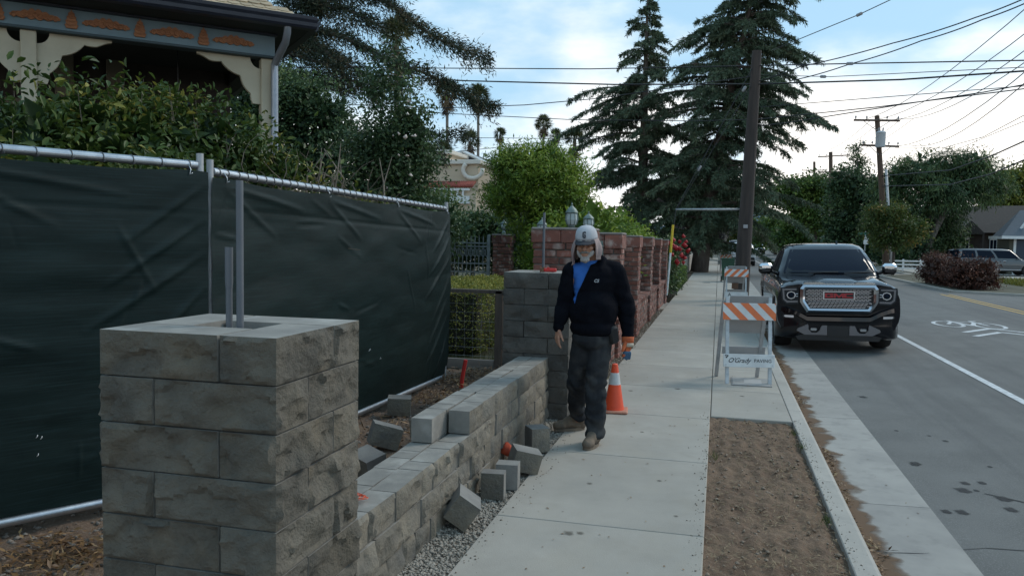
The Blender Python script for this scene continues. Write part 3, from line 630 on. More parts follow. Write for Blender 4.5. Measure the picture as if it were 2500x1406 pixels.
# ================================================================== SCREENED CHAIN-LINK FENCE
m_fab = mat('green privacy mesh', (.0040, .0112, .0105), (.0078, .0185, .0178), 2.5, .48, .4, 420, spec=.18, stretch=(1, 1, 3), bdist=.003, streak=((.018, .038, .039), .45, (3, 3, 110)))
def fence_panel(label, A, Bp, z0a, z1a, z0b, z1b, seed, ties, postA=True, postB=True):
    d = Vector((Bp[0]-A[0], Bp[1]-A[1], 0)); L = d.length; ang = math.atan2(d.y, d.x)
    t = thing('screened_fence_panel', label, 'fence', (A[0], A[1], 0), ang, 'chain-link fence panels with green mesh')
    zt = lambda u: z1a+(z1b-z1a)*u/L
    zb = lambda u: z0a+(z0b-z0a)*u/L
    for nm, f in (('top_rail', zt), ('bottom_rail', zb)):
        b = MB(); b.tube([(u, 0, f(u)) for u in np.linspace(0.02, L-.02, 8)], .0245, 12); b.build(nm, m_galv, t, 40)
    for u, on in ((0, postA), (L, postB)):
        if not on: continue
        b = MB(); b.tube([(u, 0, 0), (u, 0, zt(u)+.07)], .021, 12); b.build('post', m_galv_dull, t, 40)
    # mesh cloth hung on the outer side, with sags, folds and tension creases
    nu, nz_ = 300, 120; U, K = np.meshgrid(np.linspace(-.03, L+.03, nu+1), np.linspace(0, 1, nz_+1))
    tie_u = np.linspace(.1, L-.08, max(3, int(L/1.15)+1))
    du = np.min(np.abs(U[..., None]-tie_u), -1)/(L/len(tie_u))
    sag = .002+.022*np.sin(np.clip(du*2, 0, 1)*pi/2)**1.2
    ztop = (z1a+(z1b-z1a)*U/L)-.03-sag; zbot = (z0a+(z0b-z0a)*U/L)+.028
    Z = zbot+(ztop-zbot)*K
    p = np.stack([U, Z], -1)
    q = p*np.array([.55, 1.0])
    o = .018*sn(q, .55, seed)+.006*np.abs(sn(p*np.array([.25, 1.3]), 1.3, seed+1))+.003*sn(p*np.array([.5, 2]), 2.2, seed+2)
    def fold(x0, z0, x1, z1, w, a, q_=1):       # one sharp crease from point to point
        dx, dz_ = x1-x0, z1-z0; l2 = dx*dx+dz_*dz_; tt = np.clip(((U-x0)*dx+(Z-z0)*dz_)/l2, 0, 1)
        dist = np.hypot(U-x0-tt*dx, Z-z0-tt*dz_); return a*np.exp(-(dist/w)**2)*np.sin(np.clip(tt, .02, .98)*pi)**.5
    r_ = random.Random(seed)
    for i in range(4):
        x0 = r_.uniform(0, L); z0_ = r_.uniform(.3, 1.8); o = o+fold(x0, z0_, x0+r_.uniform(.3, 1.1), z0_+r_.uniform(-.25, .12), .013, r_.uniform(-.010, .012))
    for i in range(30):      # small sharp creases, most of them upright or slanting
        x0 = r_.uniform(0, L); z0_ = r_.uniform(.25, 1.95); ln = r_.uniform(.12, .5); an = r_.choice((r_.uniform(-.5, .2), r_.uniform(1.0, 2.1))); o = o+fold(x0, z0_, x0+ln*cos(an), z0_-ln*abs(sin(an)), r_.uniform(.009, .016), r_.uniform(-.008, .010))
    o = o-fold(-.1, (z1a+z0a)/2+.72, L+.1, (z1b+z0b)/2+.66, .012, .007)
    for a_ in tie_u[:-1]:
        o = o+fold(a_, zt(a_)-.08, a_+.9, zt(a_)-.2, .016, .011)+fold(a_, zt(a_)-.1, a_+.55, zt(a_)-.38, .018, .009)
    for i in range(7):
        o = o+fold(L, zt(L)-.12-.2*i, L-.45-.1*(i % 3), zt(L)-.45-.24*i, .02, .014)
    o = (np.maximum(o, -.012)+.036)*np.clip(.25+K*5, 0, 1)
    V = np.stack([U, -o, Z], -1).reshape(-1, 3); i = (np.arange(nz_)[:, None]*(nu+1)+np.arange(nu)[None]).ravel()
    npmesh('mesh_cloth', V, np.stack([i, i+1, i+nu+2, i+nu+1], -1), m_fab, t, smooth=True)
    # spiral wire ties round the rail
    for k in range(ties):
        u = L*(k+.5)/ties+r_.uniform(-.008, .008)
        b = MB(); b.tube([(u+.012*cos(w)+.014*(w/6.28), -.0275*cos(w), .0275*sin(w)) for w in np.linspace(-.6, 5.6, 11)], .0027, 4)
        b.build('wire_tie', mat('dark tie wire', (.09, .095, .10), rough=.5), t, True, (0, 0, zt(u)))
    for u in tie_u:
        b = MB(); b.tube([(u, -.025, 0), (u+.005, -.045, -.03), (u-.004, -.05, -.06), (u+.012, -.055, -.05)], .003, 5); b.build('clip', m_galv, t, True, (0, 0, zt(u)))
    for k in range(4):
        u = r_.uniform(.2, L-.2); z = r_.uniform(.5, .75); b = MB(); b.tube([(u, -.06, z), (u+.003, -.07, z+.008), (u+.007, -.062, z+.014)], .002, 5); b.build('clip', m_white, t, True)
    return t
fence_panel('left privacy fence panel, nearest the camera, with its bright bare top rail', (-4.30, 1.78), (-2.975, 4.13), .20, 2.09, .18, 2.075, 3, 17)
fence_panel('long privacy fence panel, the farther one, ending at the wire-mesh frame', (-2.985, 4.24), (-2.865, 8.22), .18, 2.05, .16, 1.985, 8, 40)

# ------------------------------------------------------------------ wooden frame with wire mesh
m_wood = mat('dark weathered wood', (.055, .043, .036), (.095, .075, .06), 7, .9, .4, 50, stretch=(3, 3, .4))
t = thing('wire_fence', 'dark wooden frame with wire mesh between the green fence and far stone pillar', 'fence', (-2.48, 9.2, .05))
b = MB(); b.box((-.04, 0, .5), (.09, .09, 1.0), .006); b.build('post', m_wood, t)
b = MB(); b.box((-.52, 0, .985), (1.1, .09, .045), .005); b.build('top_rail', m_wood, t)
b = MB(); b.box((-.57, 0, .09), (.96, .05, .14), .005); b.build('bottom_board', mat('grey board', (.13, .115, .10), (.19, .17, .15), 6, .9, .3, 50, stretch=(.3, 3, 3)), t)
b = MB(); b.box((-1.05, 0, .48), (.08, .08, .96), .005); b.build('post', m_wood, t)
b = MB()
for i in range(9): b.tube([(-1.0+.105*i, .0, .16), (-1.0+.105*i, .0, .96)], .0009, 4)
for i in range(8): b.tube([(-1.02, .004, .2+.105*i), (-.08, .004, .2+.105*i)], .0009, 4)
b.build('wire_mesh', m_galv_dull, t)

# ------------------------------------------------------------------ brick pillars, low brick walls, iron panels
m_brick = mat('red brick', (.225, .085, .06), (.135, .06, .046), 5, .92, .5, 50, c3=(.38, .29, .25), s3=6, a3=.95, rand=.38, bdist=.008)
m_mort = mat('mortar', (.15, .135, .118), (.10, .09, .08), 12, .95, .5, 80)
m_cap = mat('weathered cap', (.17, .14, .125), (.25, .22, .2), 6, .95, .5, 60)
def brick_mesh(L, D, Hh, seed):
    b = MB(); b.box((0, 0, 0), (L, D, Hh), .007); r_ = random.Random(seed)
    b.v = [(x+r_.uniform(-.0035, .0035), y+r_.uniform(-.0035, .0035), z+r_.uniform(-.003, .003)) for x, y, z in b.v]
    return b.mesh('brick', m_brick)
CR = .0835
BM = {}
def brick(L, D, i, Hh=CR-.013):
    k = (round(L, 3), round(D, 3), i % 5, round(Hh, 3))
    if k not in BM: BM[k] = brick_mesh(L, D, Hh, hash(k) % 999)
    return BM[k]
def brick_pillar(label, x1, y0, w, ztop, lat=None):
    t = thing('brick_pillar', label, 'pillar', (x1-w/2, y0+w/2, 0), 0, 'brick pillars along the sidewalk')
    n = int((ztop-.12)/CR); h = w/2; th = .11
    b = MB(); b.box((0, 0, n*CR/2-.05), (w-.03, w-.03, n*CR+.1)); b.build('mortar_core', m_mort, t)
    for c in range(n):
        z = c*CR+CR/2-.03; k = c % 2
        for side in range(4):
            M = Matrix.Rotation(side*pi/2, 4, 'Z')
            run = w-th; x = -h+(0 if k == 0 else th); left = run; nb = 0; wide = c == n-1
            first = run/2 if (c//2+side) % 2 else run*.36
            for L in (first, run-first):
                p = M @ Vector((x+L/2, -h+th/2-(.012 if wide else 0)+rnd.uniform(-.003, .003), z))
                link('brick', brick(L-.012, th, rnd.randrange(5)), t, p, (0, 0, side*pi/2+rnd.uniform(-.01, .01))); x += L
    z = n*CR-.03
    for i, (ax, ay) in enumerate(((-1, -1), (1, -1), (-1, 1), (1, 1))):
        q = (w+.05)/2; link('brick', brick(q-.01, q-.01, rnd.randrange(5), ztop-.035-z), t, (ax*q/2, ay*q/2, (z+ztop-.035)/2))
    b = MB(); b.box((0, 0, ztop-.018), (w+.05, w+.05, .035), .016); b.build('cap', m_cap, t)
    return t
PY = [8.85, 11.4, 14.05, 16.8, 19.3, 21.9]; PT = [1.81, 1.785, 1.765, 1.755, 1.73, 1.715]
PN = ['nearest and widest red brick pillar, behind the far stone pillar', 'second red brick pillar along the sidewalk, beside the man\'s shoulder', 'third red brick pillar along the sidewalk, from the man', 'fourth red brick pillar along the sidewalk', 'fifth red brick pillar, next to last of the row', 'last red brick pillar of the row, before the red roses']
for i in range(6): brick_pillar(PN[i], -1.40 if i == 0 else -1.345, PY[i], .64 if i == 0 else .475, PT[i])
WN = ['low brick wall between the first and second brick pillars', 'low brick wall between the second and third brick pillars', 'low brick wall between the third and fourth brick pillars', 'low brick wall between the fourth and fifth brick pillars', 'low brick wall between the two farthest brick pillars']
m_iron = mat('green patina iron', (.10, .14, .125), (.17, .20, .18), 12, .7, .2, 50)
for i in range(5):
    a = PY[i]+(.64 if i == 0 else .475)+.005; c_ = PY[i+1]-.005; L = c_-a
    t = thing('brick_wall', WN[i], 'wall', (-1.46, a, 0), 0, 'low walls between the brick pillars')
    b = MB(); b.box((-.07, L/2, .28), (.26, L-.002, .60)); b.build('mortar_core', m_mort, t)
    for c in range(7):
        y = 0; off = (.12 if c % 2 else 0)
        while y < L-.02:
            l_ = min(.245-off if y == 0 else .245, L-y)
            if L-y-l_ < .05: l_ = L-y
            link('brick', brick(.1, round(l_-.012, 2), rnd.randrange(5)), t, (.015+rnd.uniform(-.003, .003), y+l_/2, c*CR+.01))
            y += l_
    n = int(L/.11)
    for j in range(n): link('brick', brick(.34, round(L/n-.012, 3), rnd.randrange(5)), t, (-.06, (j+.5)*L/n, 7*CR+.012), (0, .06, 0))
    t = thing('iron_grille', WN[i].replace('low brick wall', 'green iron grille').replace('between', 'set between'), 'railing', (-1.60, a, .66), 0, 'iron grilles between the brick pillars')
    for z in (.04, .14, .78, .93):
        b = MB(); b.box((0, L/2, z), (.02, L, .025)); b.build('rail', m_iron, t)
    nb = int(L/.125)
    bm_ = MB().tube([(0, 0, .02), (0, 0, 1.0)], .009, 6).mesh('bar', m_iron)
    for j in range(nb): link('bar', bm_, t, (0, (j+.5)*L/nb, 0))
    b = MB()
    for j in range(nb):
        y = (j+.5)*L/nb
        for z in (.855, .09): b.tube([(0, y+.055*cos(w), z+.06*sin(w)) for w in np.linspace(0, 2*pi, 11)[:-1]], .008, 5, closed=True)
        b.tube([(0, y+.05*sin(w*2), .2+.55*w/6.28) for w in np.linspace(0, 6.28, 14)], .007, 4)
    b.build('scrollwork', m_iron, t)

# lamps standing behind the brick pillars
m_lampm = mat('verdigris lamp metal', (.12, .16, .145), (.2, .24, .22), 15, .55, .1, 50, metal=.3)
m_lampg = mat('frosted lamp glass', (.42, .47, .46), (.33, .38, .37), 10, .35)
def lantern(label, x, y, z0, h, w, base=0.0):
    t = thing('garden_lamp', label, 'lamp', (x, y, base), 0, 'verdigris lanterns behind the brick pillars'); k = z0-base
    b = MB(); b.lathe([(.05, 0), (.05, .05), (.022, .09), (.02, k-.05), (.05, k-.02), (.03, k)], n=10); b.build('post', m_lampm, t, 40)
    b = MB(); b.lathe([(w*.34, k), (w*.40, k+h*.05), (w*.5, k+h*.22), (w*.46, k+h*.45), (w*.42, k+h*.5)], n=8); b.build('glass', m_lampg, t)
    for j in range(8):
        a = 2*pi*j/8; q = lambda r, z: (r*cos(a), r*sin(a), k+z)
        b = MB(); b.tube([q(w*.36, 0), q(w*.42, h*.05), q(w*.52, h*.22), q(w*.48, h*.45), q(w*.44, h*.5)], .006, 4); b.build('glazing_bar', m_lampm, t)
    b = MB(); b.lathe([(w*.46, k+h*.5), (w*.53, k+h*.53), (w*.5, k+h*.58), (w*.34, k+h*.70), (w*.15, k+h*.8), (w*.06, k+h*.85), (w*.09, k+h*.90), (w*.03, k+h*.95), (.002, k+h)], n=12); b.build('roof', m_lampm, t, 40)
    return t
lantern('taller verdigris lantern directly above the man\'s cap', -1.82, 10.05, 1.86, .29, .155)
lantern('verdigris lantern to the right of the tallest one, behind the cap', -1.93, 12.1, 1.86, .25, .16)
lantern('small lantern top just over the nearest brick pillar', -2.72, 12.4, 1.76, .26, .16)

# iron gate and gate pillar in the garden behind
t = thing('iron_gate', 'grey wrought-iron gate in the garden beyond the boxwood', 'gate', (-5.25, 18, .05))
m_gate = mat('grey iron', (.17, .19, .195), (.25, .27, .27), 9, .6)
for z in (.28, .82, 1.02, 1.42, 1.5): b = MB(); b.box((-.6, 0, z), (1.22, .03, .03)); b.build('rail', m_gate, t)
bm_ = MB().tube([(0, 0, .1), (0, 0, 1.60), (0, 0, 1.68)], [.011, .011, .002], 6).mesh('bar', m_gate)
for j in range(13): link('bar', bm_, t, (-1.2+.1*j, 0, 0))
b = MB()
for j in range(13):
    x = -1.2+.1*j; b.tube([(x+.045*cos(w), 0, 1.28+.10*sin(w)) for w in np.linspace(0, 2*pi, 11)[:-1]], .009, 4, closed=True); b.lathe([(.0, .98), (.02, 1.0), (.0, 1.05)], (x, 0, 0), 6)
b.build('scrollwork', m_gate, t)
b = MB(); b.box((.04, 0, .85), (.06, .06, 1.7), .005); b.build('post', m_gate, t)
gp = brick_pillar('slim red brick gate pillar in the garden, right of the iron gate', -4.70, 18.0, .42, 1.77); gp['group'] = 'brick pillars along the sidewalk'
lantern('dark lantern on top of the garden gate pillar', -4.91, 18.2, 1.9, .22, .15, 1.77)

# ================================================================== HOUSE WITH PORCH (front turned to the street corner)
m_cream = mat('cream house paint', (.50, .45, .33), (.42, .37, .27), 3, .7, .05, 60)
m_blue = mat('slate blue fascia', (.19, .27, .31), (.145, .215, .25), 2, .7, .1, 60)
m_navy = mat('dark navy gutter', (.018, .022, .036), (.013, .016, .026), 4, .45)
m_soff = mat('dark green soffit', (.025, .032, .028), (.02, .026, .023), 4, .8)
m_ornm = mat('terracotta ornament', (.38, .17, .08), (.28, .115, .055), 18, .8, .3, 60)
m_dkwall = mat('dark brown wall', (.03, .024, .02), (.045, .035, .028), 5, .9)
m_shin = mat('tan shingle', (.40, .31, .20), (.33, .25, .16), 8, .9, .4, 60, rand=.15)
H = thing('porch_house', 'victorian house porch with blue ornamented fascia above the laurel hedge', 'house', (-5.40, 8.80, 0), R(43.6))
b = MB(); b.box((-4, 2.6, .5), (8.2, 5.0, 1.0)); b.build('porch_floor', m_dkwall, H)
b = MB(); b.box((-3, -.02, 3.935), (6.16, .16, .235)); b.build('fascia', m_blue, H)
b = MB(); b.box((-3, -.03, 3.805), (6.18, .2, .03), .006); b.build('fascia_moulding', mat('blue moulding', (.05, .075, .085), rough=.7), H)
b = MB(); b.box((-3, -.05, 4.063), (6.2, .24, .02)); b.build('fascia_trim', m_navy, H)
b = MB(); b.box((.0, 2.5, 3.93), (.16, 4.8, .23)); b.build('side_beam', m_soff, H)
for x in (0, -2.48, -4.96):
    p_ = MB(); p_.box((x, 0, 2.4), (.15, .15, 2.78), .008); p = p_.build('porch_post', m_cream, H)
def bracket(x, sg):
    pts = [(0, 0)]; n = 46; o = []
    for i in range(n+1):
        a = i/n*pi/2; sc = .045*abs(sin(a*7.0))**.7*min(1, 6*i/n, 6*(n-i)/n); o.append((.72-(.63-sc)*sin(a), -.54+(.515-sc)*cos(a)))
    # corner cut away as a quarter circle
    corner = [(.0+.12*sin(w), -.12*cos(w)) for w in np.linspace(0, pi/2, 8)]
    poly = [(.0, -.12)]+corner[1:]+[(.72, 0)]+[(q[0], q[1]) for q in o]+[(.0, -.54)]
    b = MB(); b.prism([(x+sg*(.076+px_), 3.788+pz) for px_, pz in poly], -.03, .03, 'y'); b.build('gingerbread_bracket', m_cream, H)
bracket(0, -1); bracket(-2.48, 1); bracket(-2.48, -1); bracket(-4.96, 1)
def scroll(cx_, cz):
    r_ = random.Random(3); poly = []; k = 40
    for i in range(k+1):
        u = i/k*2-1; env = .07*(1-abs(u)**1.3)+.006; poly.append((cx_+u*.235, cz+env*(.75+.4*abs(sin(u*11)))))
    for i in range(k, -1, -1):
        u = i/k*2-1; poly.append((cx_+u*.23, cz-.012-.022*abs(sin(u*9))*(1-abs(u)**2)))
    b = MB(); b.prism(poly, -.125, -.1, 'y')
    for i in range(9):
        u = i/4-1; b.tube([(cx_+u*.19+.024*cos(w), -.128, cz+.02*(1-abs(u))+.024*sin(w)) for w in np.linspace(0, 5, 8)], .009, 5)
    b.build('scroll_ornament', m_ornm, H)
def cone_orn(cx_, cz):
    poly = [(cx_-.05, cz-.09), (cx_+.05, cz-.09), (cx_+.065, cz-.055), (cx_+.05, cz-.045), (cx_+.058, cz-.01), (cx_+.043, cz), (cx_+.046, cz+.03), (cx_+.03, cz+.045), (cx_+.028, cz+.07), (cx_+.01, cz+.085), (cx_, cz+.115), (cx_-.01, cz+.085), (cx_-.028, cz+.07), (cx_-.03, cz+.045), (cx_-.046, cz+.03), (cx_-.043, cz), (cx_-.058, cz-.01), (cx_-.05, cz-.045), (cx_-.065, cz-.055)]
    b = MB(); b.prism(poly, -.125, -.1, 'y')
    for z in (-.05, -.01, .03, .06): b.tube([(cx_-.045+.25*max(z, 0), -.128, cz+z), (cx_, -.132, cz+z-.014), (cx_+.045-.25*max(z, 0), -.128, cz+z)], .007, 5)
    b.build('cone_ornament', m_ornm, H)
for k in range(8): scroll(-.40-.67*k, 3.925)
for k in range(8): cone_orn(-.735-.67*k, 3.94)
# eave: soffit, gutter, roof with shingles
b = MB(); b.box((-3.1, 2.1, 4.10), (6.96, 5.3, .05)); b.build('soffit', m_soff, H)
gpoly = [(-.55, 4.07), (-.64, 4.075), (-.66, 4.10), (-.665, 4.14), (-.685, 4.17), (-.69, 4.205), (-.675, 4.21), (-.665, 4.19), (-.55, 4.19)]
b = MB(); b.prism([(y, z) for y, z in gpoly], -6.5, .44, 'x'); b.build('gutter', m_navy, H)
b = MB(); b.prism([(.38-(y+.55), z) for y, z in gpoly], -.55, 4.7, 'y'); b.build('gutter', m_navy, H)
sl = .62
rp = MB(); zr = lambda y: 4.16+(y+.6)*sl
rp.add([(-6.4, -.6, 4.14), (.38, -.6, 4.14), (-2.1, 2.0, zr(2.0)), (-6.4, 2.0, zr(2.0)), (.38, 4.6, 4.14), (-6.4, 4.6, 4.14)], [(0, 1, 2, 3), (1, 4, 2), (4, 5, 3, 2), (0, 3, 5), (0, 5, 4, 1)])
roof = rp.build('roof', m_soff, H)
def shingle_mesh(round_):
    b = MB(); w = .135
    if round_: poly = [(-w/2, .18), (w/2, .18), (w/2, .05)]+[(w/2*cos(a), .05-.05*sin(a)) for a in np.linspace(0.2, pi-.2, 7)]+[(-w/2, .05)]
    else: poly = [(-w/2, .18), (w/2, .18), (w/2, .035), (w*.25, 0), (-w*.25, 0), (-w/2, .035)]
    b.prism(poly, 0, .014, 'z'); return b.mesh('shingle', m_shin)
SH = [shingle_mesh(0), shingle_mesh(1)]
th_ = math.atan(sl)
for r_ in range(9):
    yy = -.63+r_*.105; 
    for k in range(24):
        x = .30-.14*k-(.07 if r_ % 2 else 0)-max(0, (yy+.6))*1.0
        link('shingle', SH[(r_ % 4) < 2], roof, (x, yy, zr(yy)+.01+.004*(r_ % 2)), (th_-.09, 0, rnd.uniform(-.02, .02)))
# downspout with its elbow
b = MB(); b.tube([(.12, -.58, 4.10), (.12, -.56, 4.02), (.12, -.46, 3.92), (.09, -.24, 3.80), (.07, -.13, 3.72), (.07, -.125, 3.6), (.07, -.125, 1.0)], .044, 12); b.build('downspout', mat('zinc downspout', (.34, .37, .42), (.26, .29, .33), 6, .4, metal=.6), H, 40)
# porch interior
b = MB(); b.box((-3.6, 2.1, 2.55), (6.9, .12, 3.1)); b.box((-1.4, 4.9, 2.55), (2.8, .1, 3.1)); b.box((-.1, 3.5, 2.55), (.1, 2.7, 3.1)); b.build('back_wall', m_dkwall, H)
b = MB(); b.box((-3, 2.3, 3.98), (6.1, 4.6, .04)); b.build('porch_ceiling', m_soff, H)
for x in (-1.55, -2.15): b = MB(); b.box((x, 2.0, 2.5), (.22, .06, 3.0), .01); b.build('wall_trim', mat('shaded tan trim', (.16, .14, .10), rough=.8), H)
b = MB(); b.box((-3.2, 2.02, 2.3), (1.2, .05, 1.9), .01); w_ = b.build('window', mat('dark glass', (.01, .012, .014), rough=.08), H)
b = MB()
for x in (-3.85, -2.55): b.box((x, 2.0, 2.3), (.1, .07, 2.1))
for z in (1.3, 3.3): b.box((-3.2, 2.0, z), (1.2, .07, .1))
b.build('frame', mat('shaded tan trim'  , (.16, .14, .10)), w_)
b = MB(); b.tube([(-.9, .9, 3.96), (-.9, .9, 3.45)], .008, 5); b.lathe([(.02, 3.45), (.17, 3.34), (.2, 3.28), (.12, 3.26)], (-.9, .9, 0), 12); b.build('pendant_lamp', m_black, H)

# ================================================================== THE MAN
def ell(b, c, r, n=14, rot=None):
    M = Matrix.Translation(c) @ (rot.to_matrix().to_4x4() if rot is not None else Matrix.Identity(4))
    k = n//2; b.lathe([(max(1e-4, sin(pi*i/k))*1.0, -cos(pi*i/k)) for i in range(k+1)], (0, 0, 0), n, M @ Matrix.Diagonal((*r, 1)))
def limb_(b, pts, rs, n=14):
    """tapered limb with rounded ends"""
    P = [Vector(p) for p in pts]; Q = []; rr_ = []
    for i in range(len(P)-1):
        for k in range(6): t_ = k/6; Q.append(P[i].lerp(P[i+1], t_)); rr_.append(rs[i]+(rs[i+1]-rs[i])*t_)
    Q.append(P[-1]); rr_.append(rs[-1]); b.tube(Q, rr_, n)
    for p, r in zip(P, rs): ell(b, p, (r, r, r), n)
def fuse(name, b, m, parent=None, vox=.008, sm=6, fn=None, cut=None, thick=0, loc=(0, 0, 0), rot=None, root=False):
    """union of the shapes as one continuous smoothed skin"""
    me = b.mesh(name+'_raw', m); o = bpy.data.objects.new('tmp', me); C.objects.link(o)
    md = o.modifiers.new('r', 'REMESH'); md.mode = 'VOXEL'; md.voxel_size = vox
    if sm: s_ = o.modifiers.new('s', 'SMOOTH'); s_.iterations = sm; s_.factor = .5
    dg = bpy.context.evaluated_depsgraph_get(); e = o.evaluated_get(dg); out = bpy.data.meshes.new_from_object(e, depsgraph=dg)
    bpy.data.objects.remove(o); out.name = name
    n = len(out.vertices); co = np.empty(n*3, np.float32); out.vertices.foreach_get('co', co); co = co.reshape(-1, 3)
    if fn is not None:
        no = np.empty(n*3, np.float32); out.vertex_normals.foreach_get('vector', no); co = co+no.reshape(-1, 3)*fn(co, no.reshape(-1, 3))[:, None]
        out.vertices.foreach_set('co', np.ascontiguousarray(co, np.float32).ravel())
    if cut is not None:
        import bmesh
        bm = bmesh.new(); bm.from_mesh(out); bmesh.ops.delete(bm, geom=[f for f in bm.faces if cut(f.calc_center_median(), f.normal)], context='FACES')
        for it in range(14):      # even out the cut hem
            mv = []
            for v in bm.verts:
                be = [e for e in v.link_edges if e.is_boundary]
                if len(be) == 2: mv.append((v, v.co*.4+(be[0].other_vert(v).co+be[1].other_vert(v).co)*.3))
            for v, c in mv: v.co = c
        bm.to_mesh(out); bm.free()
    out.polygons.foreach_set('use_smooth', [True]*len(out.polygons)); out.materials.clear(); out.materials.append(m)
    ob = link(name, out, parent, loc, rot)
    if thick: q = ob.modifiers.new('t', 'SOLIDIFY'); q.thickness = thick; q.offset = -1
    return ob
m_skin = mat('weathered skin', (.42, .215, .135), (.32, .155, .10), 22, .55, .25, 160, c3=(.38, .16, .11), s3=12, a3=.3)
m_jack = mat('black fleece', (.004, .0045, .007), (.007, .0075, .011), 9, .95, .3, 220, spec=.06)
m_jean = mat('dark worn denim', (.017, .019, .023), (.038, .040, .043), 6, .95, .4, 240, c3=(.085, .085, .082), s3=5, a3=.6, spec=.06)
m_shirt = mat('blue cotton', (.03, .15, .50), (.025, .12, .42), 8, .85, .2, 150)
m_boot = mat('tan work boot', (.15, .11, .075), (.10, .075, .055), 16, .8, .3, 90)
m_sole = mat('boot sole', (.20, .15, .105), (.13, .10, .075), 16, .85)
m_flap = mat('faded pink cotton', (.36, .27, .25), (.28, .21, .20), 8, .9, .3, 120)
m_beard = mat('grey white beard', (.46, .43, .40), (.24, .21, .19), 30, .95, .9, 180, bdist=.01)
PX, PY_ = -.99, 6.45
# joints: x to the right of the picture, y away from the camera, z up
sR, eR, wR = (-.165, .0, 1.42), (-.215, .03, 1.17), (-.268, -.03, .955)
sL, eL, wL = (.185, .03, 1.42), (.285, .06, 1.16), (.303, -.01, .885)
hR, kR, aR = (-.055, .02, .86), (-.088, .14, .50), (-.055, .47, .10)
hL, kL, aL = (.075, .0, .86), (.045, -.04, .48), (.045, -.02, .09)
HC = Vector((-.058, -.075, 1.645)); HR = Euler((R(7), R(-2), R(-16)))
hm = HR.to_matrix()
hp = lambda x, y, z: HC+hm @ Vector((x, y, z))      # head space: -y is the face
b = MB()
ell(b, HC+Vector((0, .01, .02)), (.076, .096, .105), 18, HR); ell(b, hp(0, -.03, -.055), (.062, .068, .068), 16, HR); ell(b, hp(0, -.055, -.10), (.04, .036, .03), 12, HR)
limb_(b, [hp(0, -.082, .012), hp(0, -.112, -.032)], [.010, .017]); ell(b, hp(.014, -.098, -.035), (.011, .012, .009), 8); ell(b, hp(-.014, -.098, -.035), (.011, .012, .009), 8)
limb_(b, [hp(-.05, -.077, .026), hp(0, -.092, .03), hp(.05, -.077, .026)], [.011, .013, .011], 10)
for s_ in (-1, 1):
    ell(b, hp(s_*.04, -.068, -.028), (.028, .026, .022), 12, HR); ell(b, hp(s_*.077, .012, -.012), (.012, .022, .034), 10, HR)
limb_(b, [hp(-.024, -.096, -.072), hp(0, -.102, -.070), hp(.024, -.096, -.072)], [.006, .0075, .006], 8); limb_(b, [hp(-.02, -.094, -.084), hp(0, -.1, -.085), hp(.02, -.094, -.084)], [.006, .008, .006], 8)
limb_(b, [(-.03, -.015, 1.58), (.0, .02, 1.46)], [.058, .066])
ell(b, (.01, .03, 1.34), (.16, .105, .16), 16); ell(b, (.015, .01, 1.10), (.165, .13, .19), 16); ell(b, (.012, .01, .92), (.15, .11, .12), 16)
for s, e, w in ((sR, eR, wR), (sL, eL, wL)): limb_(b, [s, e, w], [.050, .043, .030]); limb_(b, [(0.01, .035, 1.43), s], [.05, .05])
for h, k, a in ((hR, kR, aR), (hL, kL, aL)): limb_(b, [h, k, a], [.082, .056, .040])
def hand(b, w, d, palm, side, k=1.0, curl=.5, grow=0.0, spread=.0):
    """palm and five fingers: w wrist, d along the hand, palm = palm normal, side = towards the thumb"""
    w, d, p_, s_ = Vector(w), Vector(d).normalized(), Vector(palm).normalized(), Vector(side).normalized()
    kn = w+d*.088*k
    for q in (-.028, -.009, .010, .028): limb_(b, [w+s_*q*.55*k+d*.012*k, kn+s_*q*k], [.0155*k+grow, .0125*k+grow], 8)
    for q, L, c in ((.029, .072, .8), (.010, .080, 1.0), (-.010, .074, 1.1), (-.029, .058, 1.2)):
        a = kn+s_*q*k; dr = d+s_*q*spread; pts = [a]
        for seg, f in ((.45, .55), (.32, 1.2), (.23, 1.6)):
            t_ = curl*c*f; v = dr.normalized()*cos(t_)+p_*sin(t_); pts.append(pts[-1]+v*L*seg*k)
        limb_(b, pts, [.0098*k+grow, .0092*k+grow, .0083*k+grow, .0068*k+grow], 8)
    a = w+d*.022*k+s_*.022*k; limb_(b, [a, a+(d*.7+s_*.55+p_*.3).normalized()*.042*k, a+(d*.7+s_*.55+p_*.3).normalized()*.042*k+(d*.9+s_*.15+p_*.35).normalized()*.034*k, a+(d*.7+s_*.55+p_*.3).normalized()*.042*k+(d*.9+s_*.1+p_*.45).normalized()*.058*k], [.0155*k+grow, .0115*k+grow, .0098*k+grow, .0078*k+grow], 8)
hand(b, wR, (-.08, -.22, -1), (.75, -.5, -.1), (.35, -.85, 0), .98, .50)
hand(b, wL, (.02, -.1, -1), (-.6, -.5, 0), (-.5, -.8, 0), .95, .8)
for a, dv in ((aR, (-.16, -.05, -.06)), (aL, (-.07, -.17, -.06))): limb_(b, [Vector(a)+Vector((0, .02, -.04)), Vector(a)+Vector(dv)], [.035, .028])
man = fuse('person', b, m_skin, None, .0052, 5, loc=(PX, PY_, 0), rot=(0, 0, R(14.4)))
tag(man, 'man in grey cap and black jacket over a blue shirt walking down the sidewalk', 'person')

